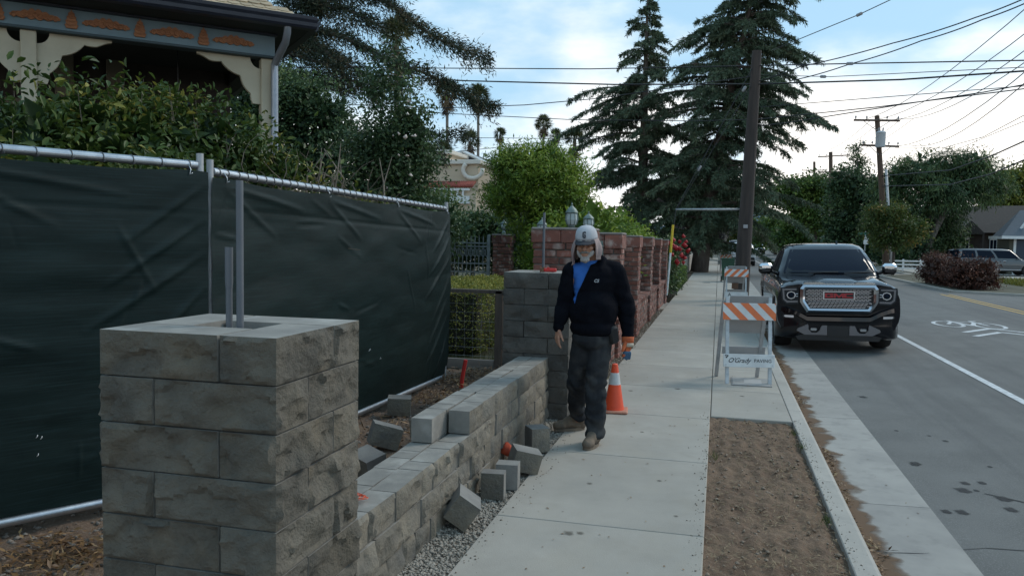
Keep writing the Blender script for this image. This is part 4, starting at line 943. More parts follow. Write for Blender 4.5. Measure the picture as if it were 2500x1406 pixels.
# shirt, jacket with its open front, trousers
b = MB(); ell(b, (.0, .015, 1.33), (.165, .112, .185), 18); ell(b, (.0, -.005, 1.10), (.18, .138, .2), 18); limb_(b, [(-.025, -.005, 1.50), (0, .02, 1.43)], [.072, .085]); limb_(b, [(0.01, .03, 1.43), sR], [.072, .066]); limb_(b, [(0.01, .03, 1.43), sL], [.072, .066])
fuse('shirt', b, m_shirt, man, .008, 5, lambda c, n: .002*sn(c*np.array([.6, .6, 2.2]), 8, 3)+.0025*np.sin(c[:, 2]*120+c[:, 0]*25)*np.clip((1.35-c[:, 2])*6, 0, 1), lambda c, n: c.z > 1.515-.1*max(0, -c.y-.03))
b = MB(); ell(b, (.02, .02, 1.34), (.195, .145, .185), 20); ell(b, (.02, .0, 1.10), (.200, .168, .22), 20); ell(b, (.018, .0, .96), (.192, .165, .10), 20)
limb_(b, [(.0, .05, 1.46), sR], [.085, .078]); limb_(b, [(.02, .05, 1.46), sL], [.09, .085])
limb_(b, [sR, eR, Vector(wR)+Vector((0, 0, .01))], [.083, .068, .047]); limb_(b, [sL, eL, Vector(wL)+Vector((0, 0, .015))], [.09, .074, .053])
limb_(b, [(-.085, .03, 1.50), (.0, .10, 1.545), (.09, .05, 1.51)], [.035, .05, .04]); limb_(b, [(.075, -.03, 1.53), (.055, -.085, 1.44)], [.030, .02]); limb_(b, [(-.135, -.03, 1.49), (-.15, -.09, 1.42)], [.022, .015])
def jk_cut(c, n):
    if c.z < .872+.07*max(0, c.x): return True
    if c.y > .0: return c.z < .885 and False
    t_ = (c.z-1.155)/.36
    return t_ > 0 and c.y < -.02 and -.150-.012*t_ < c.x < -.142+.142*min(1, t_)**1.3 and abs(c.x) < .19 and c.z < 1.56
def jk_fold(c, n): return .006*sn(c*np.array([1, 1, 1.5]), 2.6, 6)+.0035*np.maximum(0, np.sin(c[:, 2]*42+c[:, 0]*30+sn(c, 4, 4)*3.5))*(np.abs(c[:, 0]-.02) > .2)+.003*sn(c, 8, 9)
jk = fuse('jacket', b, m_jack, man, .0075, 6, jk_fold, jk_cut, .008)
for w, e, r in ((wR, eR, .043), (wL, eL, .049)):      # ribbed cuffs
    d = (Vector(w)-Vector(e)).normalized(); bb = MB(); w = Vector(w); bb.tube([w-d*.035, w-d*.02, w+d*.006, w+d*.012], [r*.95, r*1.05, r, r*.85], 16); bb.build('cuff', m_jack, jk, True)
b = MB(); pts = [(-.146+.165*min(1, max(0, t_))**.85+.004, -.158+.02*t_-.012*sin(t_*3), 1.155+.36*t_) for t_ in np.linspace(0, 1, 9)]; 
def text(name, s, size, m, parent, loc, rot, ext=.0008, shear=0, bold=0, space=1, ax='CENTER'):
    cu = bpy.data.curves.new(name, 'FONT'); cu.body = s; cu.size = size; cu.align_x = ax; cu.align_y = 'CENTER'; cu.extrude = ext; cu.shear = shear; cu.offset = bold; cu.space_character = space; cu.resolution_u = 3
    cu.materials.append(m); tmp = bpy.data.objects.new('tmp', cu); C.objects.link(tmp); dg = bpy.context.evaluated_depsgraph_get(); me = bpy.data.meshes.new_from_object(tmp.evaluated_get(dg), depsgraph=dg); bpy.data.objects.remove(tmp); me.name = name
    return link(name, me, parent, loc, rot)
text('chest_logo', 'CS', .034, mat('grey thread', (.42, .43, .45), rough=.8), jk, (.018, -.163, 1.352), (R(80), 0, R(8)), .002, .3, .0006)
b = MB(); ell(b, (.012, .005, .88), (.172, .145, .12), 18)
limb_(b, [hR, kR, Vector(aR)+Vector((0, -.01, .05))], [.102, .082, .076]); limb_(b, [hL, kL, Vector(aL)+Vector((.01, 0, .02))], [.105, .087, .082])
ell(b, (.05, -.01, .08), (.085, .095, .05), 14)
def tr_fold(c, n):
    low = np.clip((.35-c[:, 2])/.3, 0, 1); kn = np.exp(-((c[:, 2]-.47)/.1)**2)
    return .008*sn(c*np.array([1, 1, 1.2]), 3.0, 16)+(.012*low+.008*kn)*np.sin(c[:, 2]*58+c[:, 0]*22+sn(c, 3.5, 5)*4)+.004*sn(c*np.array([1, 1, 1.8]), 7, 7)
fuse('trousers', b, m_jean, man, .0085, 5, tr_fold, lambda c, n: c.z < .045 or c.z > .97)
b = MB(); b.box((.0, 0, 0), (.085, .06, .15), .018); b.build('belt_pouch', mat('black nylon', (.008, .008, .009), rough=.7), man, 40, (.175, -.075, .915), (R(8), R(-12), R(25)))
def boot(ank, dirv, name='boot'):
    d = Vector((dirv[0], dirv[1], 0)).normalized(); a = Vector((ank[0], ank[1], 0)); s_ = Vector((-d.y, d.x, 0)); b = MB()
    limb_(b, [a-d*.03+Vector((0, 0, .075)), a+Vector((0, 0, .15))], [.052, .056]); limb_(b, [a-d*.035+Vector((0, 0, .05)), a+d*.09+Vector((0, 0, .06)), a+d*.19+Vector((0, 0, .045))], [.045, .047, .038]); limb_(b, [a+d*.15+s_*.02+Vector((0, 0, .045)), a+d*.19+s_*.012+Vector((0, 0, .043))], [.036, .033]); limb_(b, [a+d*.03+Vector((0, 0, .11)), a+d*.10+Vector((0, 0, .075))], [.045, .04])
    bo = fuse(name, b, m_boot, man, .006, 3, lambda c, n: .002*sn(c, 14, 2), lambda c, n: c.z < .018)
    b = MB(); poly = []
    for i in range(28):
        w = 2*pi*i/28; q = cos(w); r = .052 if q > 0 else .045; L = .145; wd = (.05+.006*q)*sin(w)*(1 if abs(q) < .9 else 1); poly.append(tuple((a+d*(.075+L*q)+s_*wd)[:2]))
    b.prism(poly, -.002, .026, 'z'); b.build('sole', m_sole, bo)
    b = MB()
    for i in range(4): c = a+d*(.055+.02*i)+Vector((0, 0, .135-.018*i)); b.tube([c-s_*.025, c+Vector((0, 0, .012)), c+s_*.025], .003, 4)
    b.build('laces', mat('brown lace', (.08, .055, .035), rough=.9), bo); return bo
boot((.05, -.02), (-.42, -.9)); boot((-.05, .48), (-.97, -.25))
# cap, neck cloth, beard, eyes
m_capw = mat('light grey cap cotton', (.46, .46, .48), (.40, .40, .42), 10, .9, .2, 150); m_capb = mat('dark navy brim', (.018, .02, .028), rough=.85)
capM = Matrix.Translation(HC) @ HR.to_matrix().to_4x4()
b = MB(); n = 28; prof = [(1.0, .035), (1.0, .055), (.97, .078), (.88, .107), (.70, .129), (.44, .143), (.15, .148)]; vs = []; 
for q, z in prof:
    for j in range(n): w = 2*pi*j/n; vs.append(capM @ Vector((.089*q*cos(w), .012+.108*q*sin(w)-.004*(z > .1), z)))
fs = [(i*n+j, i*n+(j+1) % n, (i+1)*n+(j+1) % n, (i+1)*n+j) for i in range(len(prof)-1) for j in range(n)]; fs.append(tuple((len(prof)-1)*n+j for j in range(n)))
b.add(vs, fs); cap = b.build('cap', m_capw, man, True); q = cap.modifiers.new('t', 'SOLIDIFY'); q.thickness = .004
b = MB(); m_ = 18; vs = []
for lvl in (0, 1):
    for i in range(m_+1):
        w = pi+pi*i/m_; 
        for r_ in (0, 1):
            x, y = .086*cos(w), .012+.106*sin(w)
            if r_: x *= 1.0; y -= .088*max(0., -sin(w))**.8
            vs.append(capM @ Vector((x, y, .040-.024*r_*(1-abs(cos(w))**2*.9)-.018*r_*abs(cos(w))-.005*lvl)))
k = 2*(m_+1); fs = []
for i in range(m_): a = 2*i; fs += [(a, a+1, a+3, a+2), (k+a, k+a+2, k+a+3, k+a+1), (a+1, k+a+1, k+a+3, a+3)]
b.add(vs, fs); b.build('brim', m_capb, cap, 40)
b = MB(); G = [(.6, .85), (.6, 1), (.0, 1), (-.6, .8), (-.6, -.8), (.0, -1), (.45, -1), (.62, -.75), (.62, .1), (-.02, .1), (-.02, -.2), (.22, -.2), (.22, -.62), (-.12, -.62), (-.2, -.5), (-.2, .55), (-.1, .68), (.2, .68), (.2, .42), (.6, .42)]
b.prism([(.021*x, .026*z) for x, z in G], -.0015, .002, 'y'); o = b.build('letter', m_capb, cap, False); o.matrix_local = capM @ Matrix.Translation((0.002, -.0965, .082)) @ Matrix.Rotation(R(-15), 4, 'X')
b = MB(); ell(b, capM @ Vector((0, .01, .149)), (.009, .009, .005), 8); b.build('button', m_capw, cap, True)
b = MB(); nu, nv = 56, 16; vs = []
for j in range(nv+1):
    v = j/nv
    for i in range(nu+1):
        a = R(-38)+R(256)*i/nu; f = 1+(.10*sin(a*6+v*4)+.07*sin(a*11+1+v*3)+.04*sin(a*19+v*9))*v**.6; puff = sin(min(1, v*1.15)*pi)**.8
        rx = (.085+.016*puff+.022*v)*f; ry = (.104+.022*puff+.02*v)*f; left = max(0, -cos(a))
        drop = .06+(.165+.05*left)*v; p = capM @ Vector((rx*cos(a), .014+ry*sin(a), .10-drop)); vs.append(p+Vector((-.012*v*left, .02*v, 0)))
fs = [(j*(nu+1)+i, j*(nu+1)+i+1, (j+1)*(nu+1)+i+1, (j+1)*(nu+1)+i) for j in range(nv) for i in range(nu)]
b.add(vs, fs); o = b.build('neck_cloth', m_flap, man, True); q = o.modifiers.new('t', 'SOLIDIFY'); q.thickness = .004
b = MB()
for i in range(13):
    a = (i-6)/6*1.25; ell(b, hp(.060*sin(a), -.042-.050*cos(a), -.098+.040*abs(sin(a))**2), (.0155, .013, .020), 8)
for i in range(7): a = (i-3)/3*.8; ell(b, hp(.034*sin(a), -.086-.012*cos(a), -.118), (.018, .015, .018), 8)
ell(b, hp(0, -.088, -.128), (.022, .016, .018), 10)
bd = fuse('beard', b, m_beard, man, .005, 2, lambda c, n: .0035*sn(c, 30, 3))
b = MB(); limb_(b, [hp(-.036, -.093, -.064), hp(-.012, -.108, -.054), hp(.012, -.108, -.054), hp(.036, -.093, -.064)], [.007, .0105, .0105, .007], 8); fuse('moustache', b, mat('dark grey hair', (.16, .145, .13), (.26, .24, .22), 40, .95, .8, 160), man, .004, 2)
for s_ in (-1, 1):
    b = MB(); ell(b, hp(s_*.031, -.080, .004), (.012, .010, .009), 10); e = b.build('eye', mat('eye white', (.5, .47, .44), rough=.3), man, True); b = MB(); ell(b, hp(s_*.031, -.088, .002), (.0055, .004, .0055), 8); b.build('iris', mat('dark iris', (.02, .013, .01), rough=.2), e, True)
    b = MB(); limb_(b, [hp(s_*.05, -.088, .032), hp(s_*.016, -.104, .034)], [.0045, .006], 6); b.build('eyebrow', bd.data.materials[0], man, True)
# work glove on the other hand: orange knit with cream cuff and blue grip
m_glo = mat('orange glove cloth', (.52, .12, .035), (.36, .08, .03), 22, .9, .3, 120); m_glb = mat('blue glove palm', (.05, .11, .18), (.035, .08, .14), 22, .8)
b = MB(); hand(b, wL, (.02, -.1, -1), (-.6, -.5, 0), (-.5, -.8, 0), .98, .8, .006)
gl = fuse('work_glove', b, m_glo, man, .005, 3)
wl_ = Vector(wL); b = MB(); b.tube([wl_+Vector((0, 0, .01)), wl_+Vector((0, -.003, -.02)), wl_+Vector((.001, -.005, -.045))], [.053, .049, .046], 16); b.build('gauntlet', m_glo, gl, True)
b = MB(); b.tube([wl_+Vector((.001, -.004, -.043)), wl_+Vector((.001, -.006, -.058)), wl_+Vector((.001, -.008, -.074))], [.048, .05, .047], 16); b.build('band', mat('cream glove band', (.46, .40, .31), (.38, .33, .26), 20, .9), gl, True)
b = MB()
for q, L in ((.0, .05), (.022, .045), (-.02, .04)): limb_(b, [wl_+Vector((q-.012, -.055, -.115)), wl_+Vector((q-.014, -.05, -.115-L))], [.0145, .013], 8)
fuse('finger_grip', b, m_glb, gl, .005, 2)

# ================================================================== SMALL THINGS ON THE SIDEWALK
m_cone = mat('orange cone plastic', (.82, .085, .022), (.72, .07, .02), 6, .5); m_refl = mat('grey white reflective band', (.55, .55, .54), (.48, .48, .47), 20, .5)
t = thing('traffic_cone', 'orange traffic cone with a white band standing behind the man', 'cone', (-.945, 7.77, .001), .1)
b = MB(); b.box((0, 0, .0125), (.27, .27, .025), .01); b.build('base', mat('dusty cone base', (.42, .16, .10), (.5, .26, .18), 10, .85), t)
rz_ = lambda z: .098-.072*(z-.025)/.445
b = MB(); b.lathe([(rz_(z), z) for z in (.024, .27)], n=24); b.lathe([(rz_(z), z) for z in (.385, .44, .465)]+[(.018, .472)], n=24); b.build('cone_body', m_cone, t, 40)
b = MB(); b.lathe([(rz_(z)+.001, z) for z in (.27, .385)], n=24); b.build('band', m_refl, t, 40)
b = MB(); b.box((0, 0, .03), (.05, .14, .06), .005); b.prism([(.03, 0), (.06, 0), (.03, .05)], -.06, .06, 'y'); tag(b.build('wood_wedge', mat('raw wood', (.34, .22, .12), (.25, .15, .08), 12, .8), None, False, (-1.06, 7.42, 0), (0, 0, .4)), 'small raw wood wedge beside the traffic cone', 'wedge')
b = MB(); hand(b, (0, 0, 0), (.9, -.5, -.02), (0, .1, -1), (.45, .85, 0), 1.0, .25, .007, 6)
g_ = fuse('dropped_glove', b, mat('red orange glove', (.55, .09, .035), (.42, .06, .03), 25, .9), None, .005, 2, loc=(-1.455, 5.66, .10), rot=(R(10), R(38), R(75))); tag(g_, 'red-orange work glove dropped among the loose stones in the gravel', 'glove')
b = MB(); b.tube([(-.055, .02, 0), (-.01, .004, 0), (.004, 0, 0)], [.048, .042, .038], 12); b.build('gauntlet', mat('red orange glove', (.55, .09, .035)), g_, True)
b = MB(); b.tube([(.028, -.014, .0), (.045, -.024, -.0)], [.044, .044], 12); b.build('band', mat('cream glove band', (.46, .40, .31)), g_, True)
# utility covers
t = thing('utility_cover', 'rectangular concrete utility box lid set in the sidewalk by the nearest barricade', 'cover', (.425, 9.93, .002)); b = MB()
b.box((0, 0, .003), (.46, .54, .008), .003); b.build('frame', mat('cover frame', (.24, .235, .225), (.19, .185, .18), 12, .95), t); b = MB(); b.box((0, 0, .006), (.42, .50, .008), .003); b.build('lid', mat('cover lid', (.31, .305, .29), (.25, .245, .235), 10, .95), t)
b = MB(); b.box((0.02, 0, .009), (.2, .26, .006), .002); b.build('plate', mat('cover plate', (.36, .355, .345), rough=.8), t)
b = MB(); b.lathe([(.16, 0), (.16, .004), (.001, .005)], n=20); tag(b.build('manhole_cover', mat('dark iron lid', (.07, .065, .06), (.1, .095, .09), 9, .8), None, False, (-.44, 33.5, .001)), 'dark round cover far up the sidewalk before the green bin', 'cover')

# ------------------------------------------------------------------ barricades
m_steel = mat('white painted steel', (.55, .57, .58), (.38, .40, .41), 12, .6, .1, 60); m_board = mat('white barricade board', (.68, .68, .66), (.56, .56, .55), 7, .6, .05, 60); m_orst = mat('orange stripe', (.74, .17, .045), (.64, .15, .05), 14, .55); m_gpan = mat('grey plywood back', (.33, .325, .32), (.28, .275, .27), 4, .8)
m_ink = mat('black lettering', (.03, .03, .032), (.08, .08, .08), 30, .8)
def barricade(label, loc, rz, sgn=1, detail=True, wood=False, letters='full'):
    t = thing('barricade', label, 'barricade', loc, rz, 'folding barricades along the kerb'); w = .56
    for s_ in (-1, 1):
        b = MB(); x = s_*(w/2-.03); L_ = [(x, -.03, 0), (x, .115, 1.03)]; M = Matrix.Translation((x, 0, 0))
        b.prism([(-.02, 0), (.02, 0), (.02, .004), (-.016, .004), (-.016, .03), (-.02, .03)], 0, 1.03, 'z', Matrix.Translation((x, -.05, 0)) @ Matrix.Rotation(R(-7), 4, 'X')); b.build('front_leg', m_steel, t)
        b = MB(); b.prism([(-.02, 0), (.02, 0), (.02, .004), (-.016, .004), (-.016, .03), (-.02, .03)], 0, 1.03, 'z', Matrix.Translation((x-.03, .46, 0)) @ Matrix.Rotation(R(19), 4, 'X')); b.build('rear_leg', m_galv_dull, t)
    fy = lambda z: -.05+z*.1228-.012
    def board(nm, z0, z1, wd, m, off=0):
        M = Matrix.Translation((0, fy((z0+z1)/2)-off, (z0+z1)/2)) @ Matrix.Rotation(R(-7), 4, 'X'); b = MB(); b.box((0, 0, 0), (wd, .014, z1-z0), .003, M); return b.build(nm, m, t), M
    o, M = board('striped_board', .755, .955, .62, m_board)
    h = .1; wd = .31; p = []
    for k in range(-3, 5):      # slanted stripes cut off at the board's ends
        x0 = -.31+.2*k+.0; q = [(x0, h), (x0+.1, h), (x0+.1+.2, -h), (x0+.2, -h)]
        def clip(P, f):
            o_ = []
            for i in range(len(P)):
                a, c = P[i], P[(i+1) % len(P)]; fa, fc = f(a), f(c)
                if fa >= 0: o_.append(a)
                if fa*fc < 0: tt = fa/(fa-fc); o_.append((a[0]+(c[0]-a[0])*tt, a[1]+(c[1]-a[1])*tt))
            return o_
        q = clip(q, lambda v: v[0]+.309); q = clip(q, lambda v: .309-v[0]) if q else q
        if len(q) > 2: b = MB(); b.prism([(sgn*x_, z_) for x_, z_ in q], -.0095, -.007, 'y', M); b.build('stripe', m_orst, o)
    o2, M2 = board('lettered_board', .20, .355, .60, m_board)
    if letters == 'full':
        for s, x, sz, sh, nm in (("O'Grady", -.120, .078, .45, 'lettering'), ('PAVING', .160, .056, 0, 'lettering')):
            q = text(nm, s, sz, m_ink, o2, (0, 0, 0), None, .001, sh, .0006 if sh else .0003, .95 if sh else 1.05); q.matrix_local = M2 @ Matrix.Translation((x, -.0085, .0)) @ Matrix.Rotation(pi/2, 4, 'X')
        b = MB()
        for a in (.4, 2.5, 4.6): b.lathe([(.011, 0), (.011, .001)], (-.262+.012*cos(a), .05+.012*sin(a), 0), 8)
        q = b.build('clover', m_ink, o2); q.matrix_local = M2 @ Matrix.Translation((0, -.0075, 0)) @ Matrix.Rotation(pi/2, 4, 'X')
    elif letters:
        q = text('lettering', letters, .13, m_ink, o2, (0, 0, 0), None, .001, 0, .001, 1); q.matrix_local = M2 @ Matrix.Translation((-.17, -.0085, .0)) @ Matrix.Rotation(pi/2, 4, 'X')
    by = lambda z: .46-z*.344+.012
    for nm, z0, z1, wd, m in (('rear_panel', .56, 1.05, .46, m_gpan), ('rear_board', .30, .40, .52, m_gpan)):
        M = Matrix.Translation((.02, by((z0+z1)/2)+.006, (z0+z1)/2)) @ Matrix.Rotation(R(19), 4, 'X'); b = MB(); b.box((0, 0, 0), (wd, .012, z1-z0), .002, M); b.build(nm, m, t)
    if detail:
        for bo, MM, zz, xx in ((o, M, (-.07, .07), .28), (o2, M2, (-.05, .05), .27)):
            for x in (-xx, xx):
                for z in zz: b = MB(); b.lathe([(.008, 0), (.007, .004), (.001, .005)], n=8); q = b.build('bolt', m_galv, bo); q.matrix_local = MM @ Matrix.Translation((x, -.0095, z)) @ Matrix.Rotation(pi/2, 4, 'X')
    if wood: M = Matrix.Translation((.0, by(.5)-.02, .50)) @ Matrix.Rotation(R(19), 4, 'X'); b = MB(); b.box((0, 0, 0), (.17, .02, .17), .004, M); b.build('wood_block', mat('brown wood block', (.17, .10, .065), (.12, .07, .05), 14, .8, stretch=(1, 1, 5)), t)
    return t
barricade("nearest folding barricade, its lower board lettered O'Grady PAVING", (.385, 9.83, .001), .19)
barricade('second folding barricade, behind the lettered one, with a brown wood square', (.485, 22.0, .001), .1, -1, True, True, 'A')
barricade('farthest folding barricade, only its striped top showing behind the green bin', (.42, 46.5, .001), .05, -1, False, False, '')

# ------------------------------------------------------------------ green bin
m_bin = mat('green bin plastic', (.012, .06, .032), (.009, .045, .025), 6, .5); t = thing('wheeled_bin', 'dark green wheeled bin on the sidewalk between the barricades and pole', 'bin', (.40, 34.8, 0))
b = MB(); vs = []
for z, hx, hy in ((.06, .21, .24), (.95, .27, .32)): vs += [(-hx, -hy, z), (hx, -hy, z), (hx, hy, z), (-hx, hy, z)]
b.add(vs, [(3, 2, 1, 0), (4, 5, 6, 7)]+[(i, (i+1) % 4, 4+(i+1) % 4, 4+i) for i in range(4)]); b.box((0, -.32, .9), (.5, .03, .05)); b.build('body', m_bin, t)
b = MB(); b.box((0, .0, .975), (.58, .70, .05), .02); b.build('lid', m_bin, t); b = MB(); b.tube([(-.2, .36, .95), (.2, .36, .95)], .02, 8); b.build('handle', m_bin, t)
for s_ in (-1, 1): b = MB(); b.tube([(s_*.22, .24, .12), (s_*.28, .24, .12)], .12, 14); b.build('wheel', m_black, t)
for s_ in (-.12, 0, .12): b = MB(); b.box((s_, -.30, .78), (.07, .012, .09), .003, Matrix.Rotation(R(-5), 4, 'X') @ Matrix.Translation((0, .05, 0))); b.build('label_plate', mat('pale green print', (.10, .2, .14)), t)

# ================================================================== VEGETATION
m_laurel = leafmat('laurel leaf', (0.022, 0.045, 0.012), (0.076, 0.118, 0.023), (0.284, 0.250, 0.053), rough=.48, spec=.25, trans=.2, pscale=1.6)
m_leafdk = leafmat('dark leaf', (0.031, 0.060, 0.026), (0.084, 0.133, 0.051), (0.159, 0.206, 0.068), rough=.5, trans=.2, pscale=.5)
m_leafmd = leafmat('mid green leaf', (0.040, 0.078, 0.017), (0.113, 0.178, 0.034), (0.224, 0.279, 0.059), rough=.5, trans=.25, pscale=.5)
m_leafbr = leafmat('bright green leaf', (0.065, 0.118, 0.015), (0.195, 0.277, 0.037), (0.390, 0.436, 0.078), rough=.5, trans=.28, pscale=1.0)
m_leafye = leafmat('yellow green leaf', (0.098, 0.122, 0.020), (0.231, 0.243, 0.039), (0.425, 0.357, 0.078), rough=.5, trans=.3, pscale=.7)
m_box = leafmat('boxwood leaf', (0.084, 0.114, 0.022), (0.215, 0.230, 0.046), (0.406, 0.356, 0.077), rough=.5, trans=.25, pscale=2.5)
m_ndl = leafmat('cedar needles', (.048, .075, .046), (.105, .140, .085), (.19, .22, .13), rough=.6, spec=.2, trans=.1, pscale=.4)
m_rwd = leafmat('redwood needles', (0.022, 0.032, 0.022), (0.054, 0.072, 0.040), (0.134, 0.100, 0.054), rough=.6, spec=.2, trans=.1, pscale=.9)
m_rust = leafmat('rusty leaf', (.035, .062, .016), (.105, .140, .034), (.34, .22, .06), rough=.5, trans=.25, pscale=.5)
m_redlf = leafmat('red barberry leaf', (.045, .022, .016), (.125, .05, .036), (.2, .09, .055), rough=.5, trans=.2, pscale=1.0)
m_purp = leafmat('purple plum leaf', (0.016, 0.010, 0.013), (0.039, 0.023, 0.026), (0.065, 0.039, 0.039), rough=.5, trans=.15)
m_palm = leafmat('palm frond', (0.043, 0.061, 0.026), (0.109, 0.131, 0.058), (0.232, 0.217, 0.116), rough=.5, trans=.15, pscale=.3)
m_skirt = leafmat('dead palm frond', (0.102, 0.072, 0.043), (0.217, 0.160, 0.094), (0.290, 0.217, 0.131), rough=.9, trans=.05)
m_twig = mat('grey twigs', (.14, .105, .075), (.22, .18, .14), 8, .95)
m_rose = mat('white rose petals', (.62, .50, .46), (.7, .64, .58), 30, .7); m_rred = mat('red rose petals', (.42, .008, .012), (.28, .006, .01), 20, .6)

def blossoms(name, P, r, m, parent, seed=3):
    rr = np.random.default_rng(seed); V, F = stones(np.array(P), r*(.7+.6*rr.random(len(P))), rr, .9); o = npmesh(name, V, F, m, parent); o['kind'] = 'stuff'; return o
def trunk_mesh(name, pts, r0, r1, parent, m=None, n=9):
    b = MB(); k = len(pts); b.tube(pts, [r0+(r1-r0)*i/(k-1) for i in range(k)], n); return b.build(name, m or m_bark, parent, True)
def tree(name, label, cat, base, blobs, n, L, Wd, m, seed, group=None, th=None, tr=.18, gap=None, cs=None, kind='rhomb', limbs=5, csize=.5, shell=.55, lean=0, bark=None, **kw):
    """tapered trunk, limbs reaching into the crown, leaf clumps; blobs in world coordinates"""
    t = thing(name, label, cat, base, 0, group); B = [(x-base[0], y-base[1], z-base[2], a, b_, c) for x, y, z, a, b_, c in blobs]
    top = max(B, key=lambda q: q[2]+q[5]*.3); r_ = random.Random(seed); zt = min(q[2]-q[5]*.5 for q in B) if th is None else th
    zt = max(zt, .3); mid = (top[0]*.3+lean, top[1]*.3, zt)
    b = MB(); b.tube([(0, 0, -.6), (mid[0]*.4, mid[1]*.4, zt*.5), mid, (top[0]*.7, top[1]*.7, (zt+top[2])/2), (top[0], top[1], top[2]+top[5]*.4)], [tr, tr*.8, tr*.7, tr*.4, tr*.08], 9); b.build('trunk', bark or m_bark, t, True)
    for i in range(limbs):
        q = r_.choice(B); e = (q[0]+q[3]*r_.uniform(-.6, .6), q[1]+q[4]*r_.uniform(-.6, .6), q[2]+q[5]*r_.uniform(-.3, .5)); s_ = Vector(mid).lerp(Vector((top[0]*.7, top[1]*.7, (zt+top[2])/2)), r_.random()*.8)
        m_ = s_.lerp(Vector(e), .5)+Vector((0, 0, -.1*abs(e[0]-s_.x)))
        b = MB(); b.tube([s_, m_, e], [tr*.35, tr*.25, tr*.06], 6); b.build('limb', bark or m_bark, t, True)
    crown('crown', B, n, L, Wd, m, t, seed, cs, csize, shell, gap, kind, **kw)
    return t
def shrub(name, label, cat, base, blobs, n, L, Wd, m, seed, group=None, csize=.25, shell=.45, gap=None, cs=None, kind='rhomb', stems=6, **kw):
    t = thing(name, label, cat, base, 0, group); B = [(x-base[0], y-base[1], z-base[2], a, b_, c) for x, y, z, a, b_, c in blobs]
    crown('foliage', B, n, L, Wd, m, t, seed, cs, csize, shell, gap, kind, **kw)
    b = MB(); r_ = random.Random(seed)
    for i in range(stems):
        q = r_.choice(B); b.tube([(q[0]*.8+r_.uniform(-.1, .1), q[1]*.8, -.05), (q[0]*.9, q[1]*.9, q[2]*.5), (q[0]+r_.uniform(-.5, .5)*q[3], q[1], q[2]+q[5]*.5)], [.03, .02, .006], 5)
    b.build('stems', m_bark, t); return t

# ---- laurel hedge between the fence and the house
LH = [(-5.6, 1.9, 1.55, .8, .9, .76), (-4.95, 2.9, 1.68, .75, .8, .84), (-4.7, 3.7, 1.78, .75, .7, .78), (-4.62, 4.4, 1.80, .7, .7, .80), (-4.62, 5.0, 1.90, .68, .6, .82), (-4.55, 5.6, 2.0, .62, .6, .84), (-4.45, 6.15, 2.02, .6, .5, .84), (-4.2, 6.65, 1.88, .55, .45, .74), (-4.0, 5.3, 1.6, .45, 1.2, .6), (-4.15, 4.2, 1.55, .45, .9, .6), (-4.6, 3.2, 1.5, .5, .7, .6)]
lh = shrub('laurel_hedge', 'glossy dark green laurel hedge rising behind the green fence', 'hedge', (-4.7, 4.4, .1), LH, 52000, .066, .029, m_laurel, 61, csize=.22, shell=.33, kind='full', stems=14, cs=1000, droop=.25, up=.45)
# young shoots standing out of its top, each leaf its own piece
rr = np.random.default_rng(77); r_ = random.Random(5)
Vl, Fl, _ = leaves(np.zeros((1, 3)), np.array([[1., 0, 0]]), np.array([[0, 0, 1.]]), .085, .036, 'full')
lm = [npmesh('leaf', Vl, Fl, m_laurel, False, np.full(2, q)) for q in (.2, .5, .75, .95)]
cnt = 0
while cnt < 290:
    q = LH[r_.randrange(1, 8)]; a = r_.uniform(0, 2*pi); k = r_.uniform(0, .95)
    p = Vector((q[0]+q[3]*k*cos(a), q[1]+q[4]*k*sin(a), q[2]+q[5]*(1-k*k)**.5))-Vector((-4.7, 4.4, .1)); h = r_.uniform(.03, .15)
    b = MB(); b.tube([p-Vector((0, 0, .12)), p+Vector((r_.uniform(-.03, .03), r_.uniform(-.03, .03), h))], [.004, .0015], 4); b.build('shoot', m_twig, lh)
    for j in range(int(h/.028)+3):
        f = j/(int(h/.028)+3); az = j*2.4+a; el = .2+.8*f
        dv = Vector((cos(az)*cos(el), sin(az)*cos(el), sin(el))); o = link('leaf', lm[r_.randrange(4)], lh, p+Vector((0, 0, h*f))); o.rotation_euler = dv.to_track_quat('X', 'Z').to_euler(); s_ = r_.uniform(.7, 1.15)*(1-.35*f); o.scale = (s_, s_, s_); cnt += 1

# ---- bare twiggy shrub over the far fence panel
t = thing('dry_shrub', 'tangled bare brown shrub hanging over the far fence panel', 'shrub', (-3.5, 6.7, .1)); b = MB(); r_ = random.Random(9)
for i in range(620):
    p = Vector((r_.uniform(-.55, .3)-.1, r_.uniform(-.9, .95), r_.uniform(1.2, 1.95))); pts = [p]; d = Vector((r_.uniform(-1, 1), r_.uniform(-1, 1), r_.uniform(-.4, 1))).normalized()
    for k in range(5): d = (d+Vector((r_.uniform(-.5, .5), r_.uniform(-.5, .5), r_.uniform(-.45, .3)))).normalized(); pts.append(pts[-1]+d*r_.uniform(.06, .15))
    b.tube(pts, [.006, .005, .004, .004, .003, .002], 4, False)
for sgn in range(7):
    p = Vector((r_.uniform(-.3, .25), r_.uniform(-.6, 1.0), 1.2)); b.tube([p, p+Vector((.02, .1, .45)), p+Vector((.1*r_.uniform(-1, 1), .25, .9)), p+Vector((.2*r_.uniform(-1, 1), .35, 1.2))], [.013, .01, .008, .003], 5, False)
b.build('twigs', m_twig, t)
crown('foliage', [(-.15, -.5, 1.95, .5, .6, .5), (-.3, .3, 1.85, .4, .7, .5), (-.5, .9, 1.7, .5, .5, .6)], 1300, .06, .028, m_laurel, t, 12, 110, .16, .9, fill=0)
crown('foliage', [(.1, .75, 1.75, .2, .4, .25), (.0, .15, 1.72, .2, .2, .2)], 1300, .035, .02, m_leafye, t, 13, 60, .12, .9, fill=0)
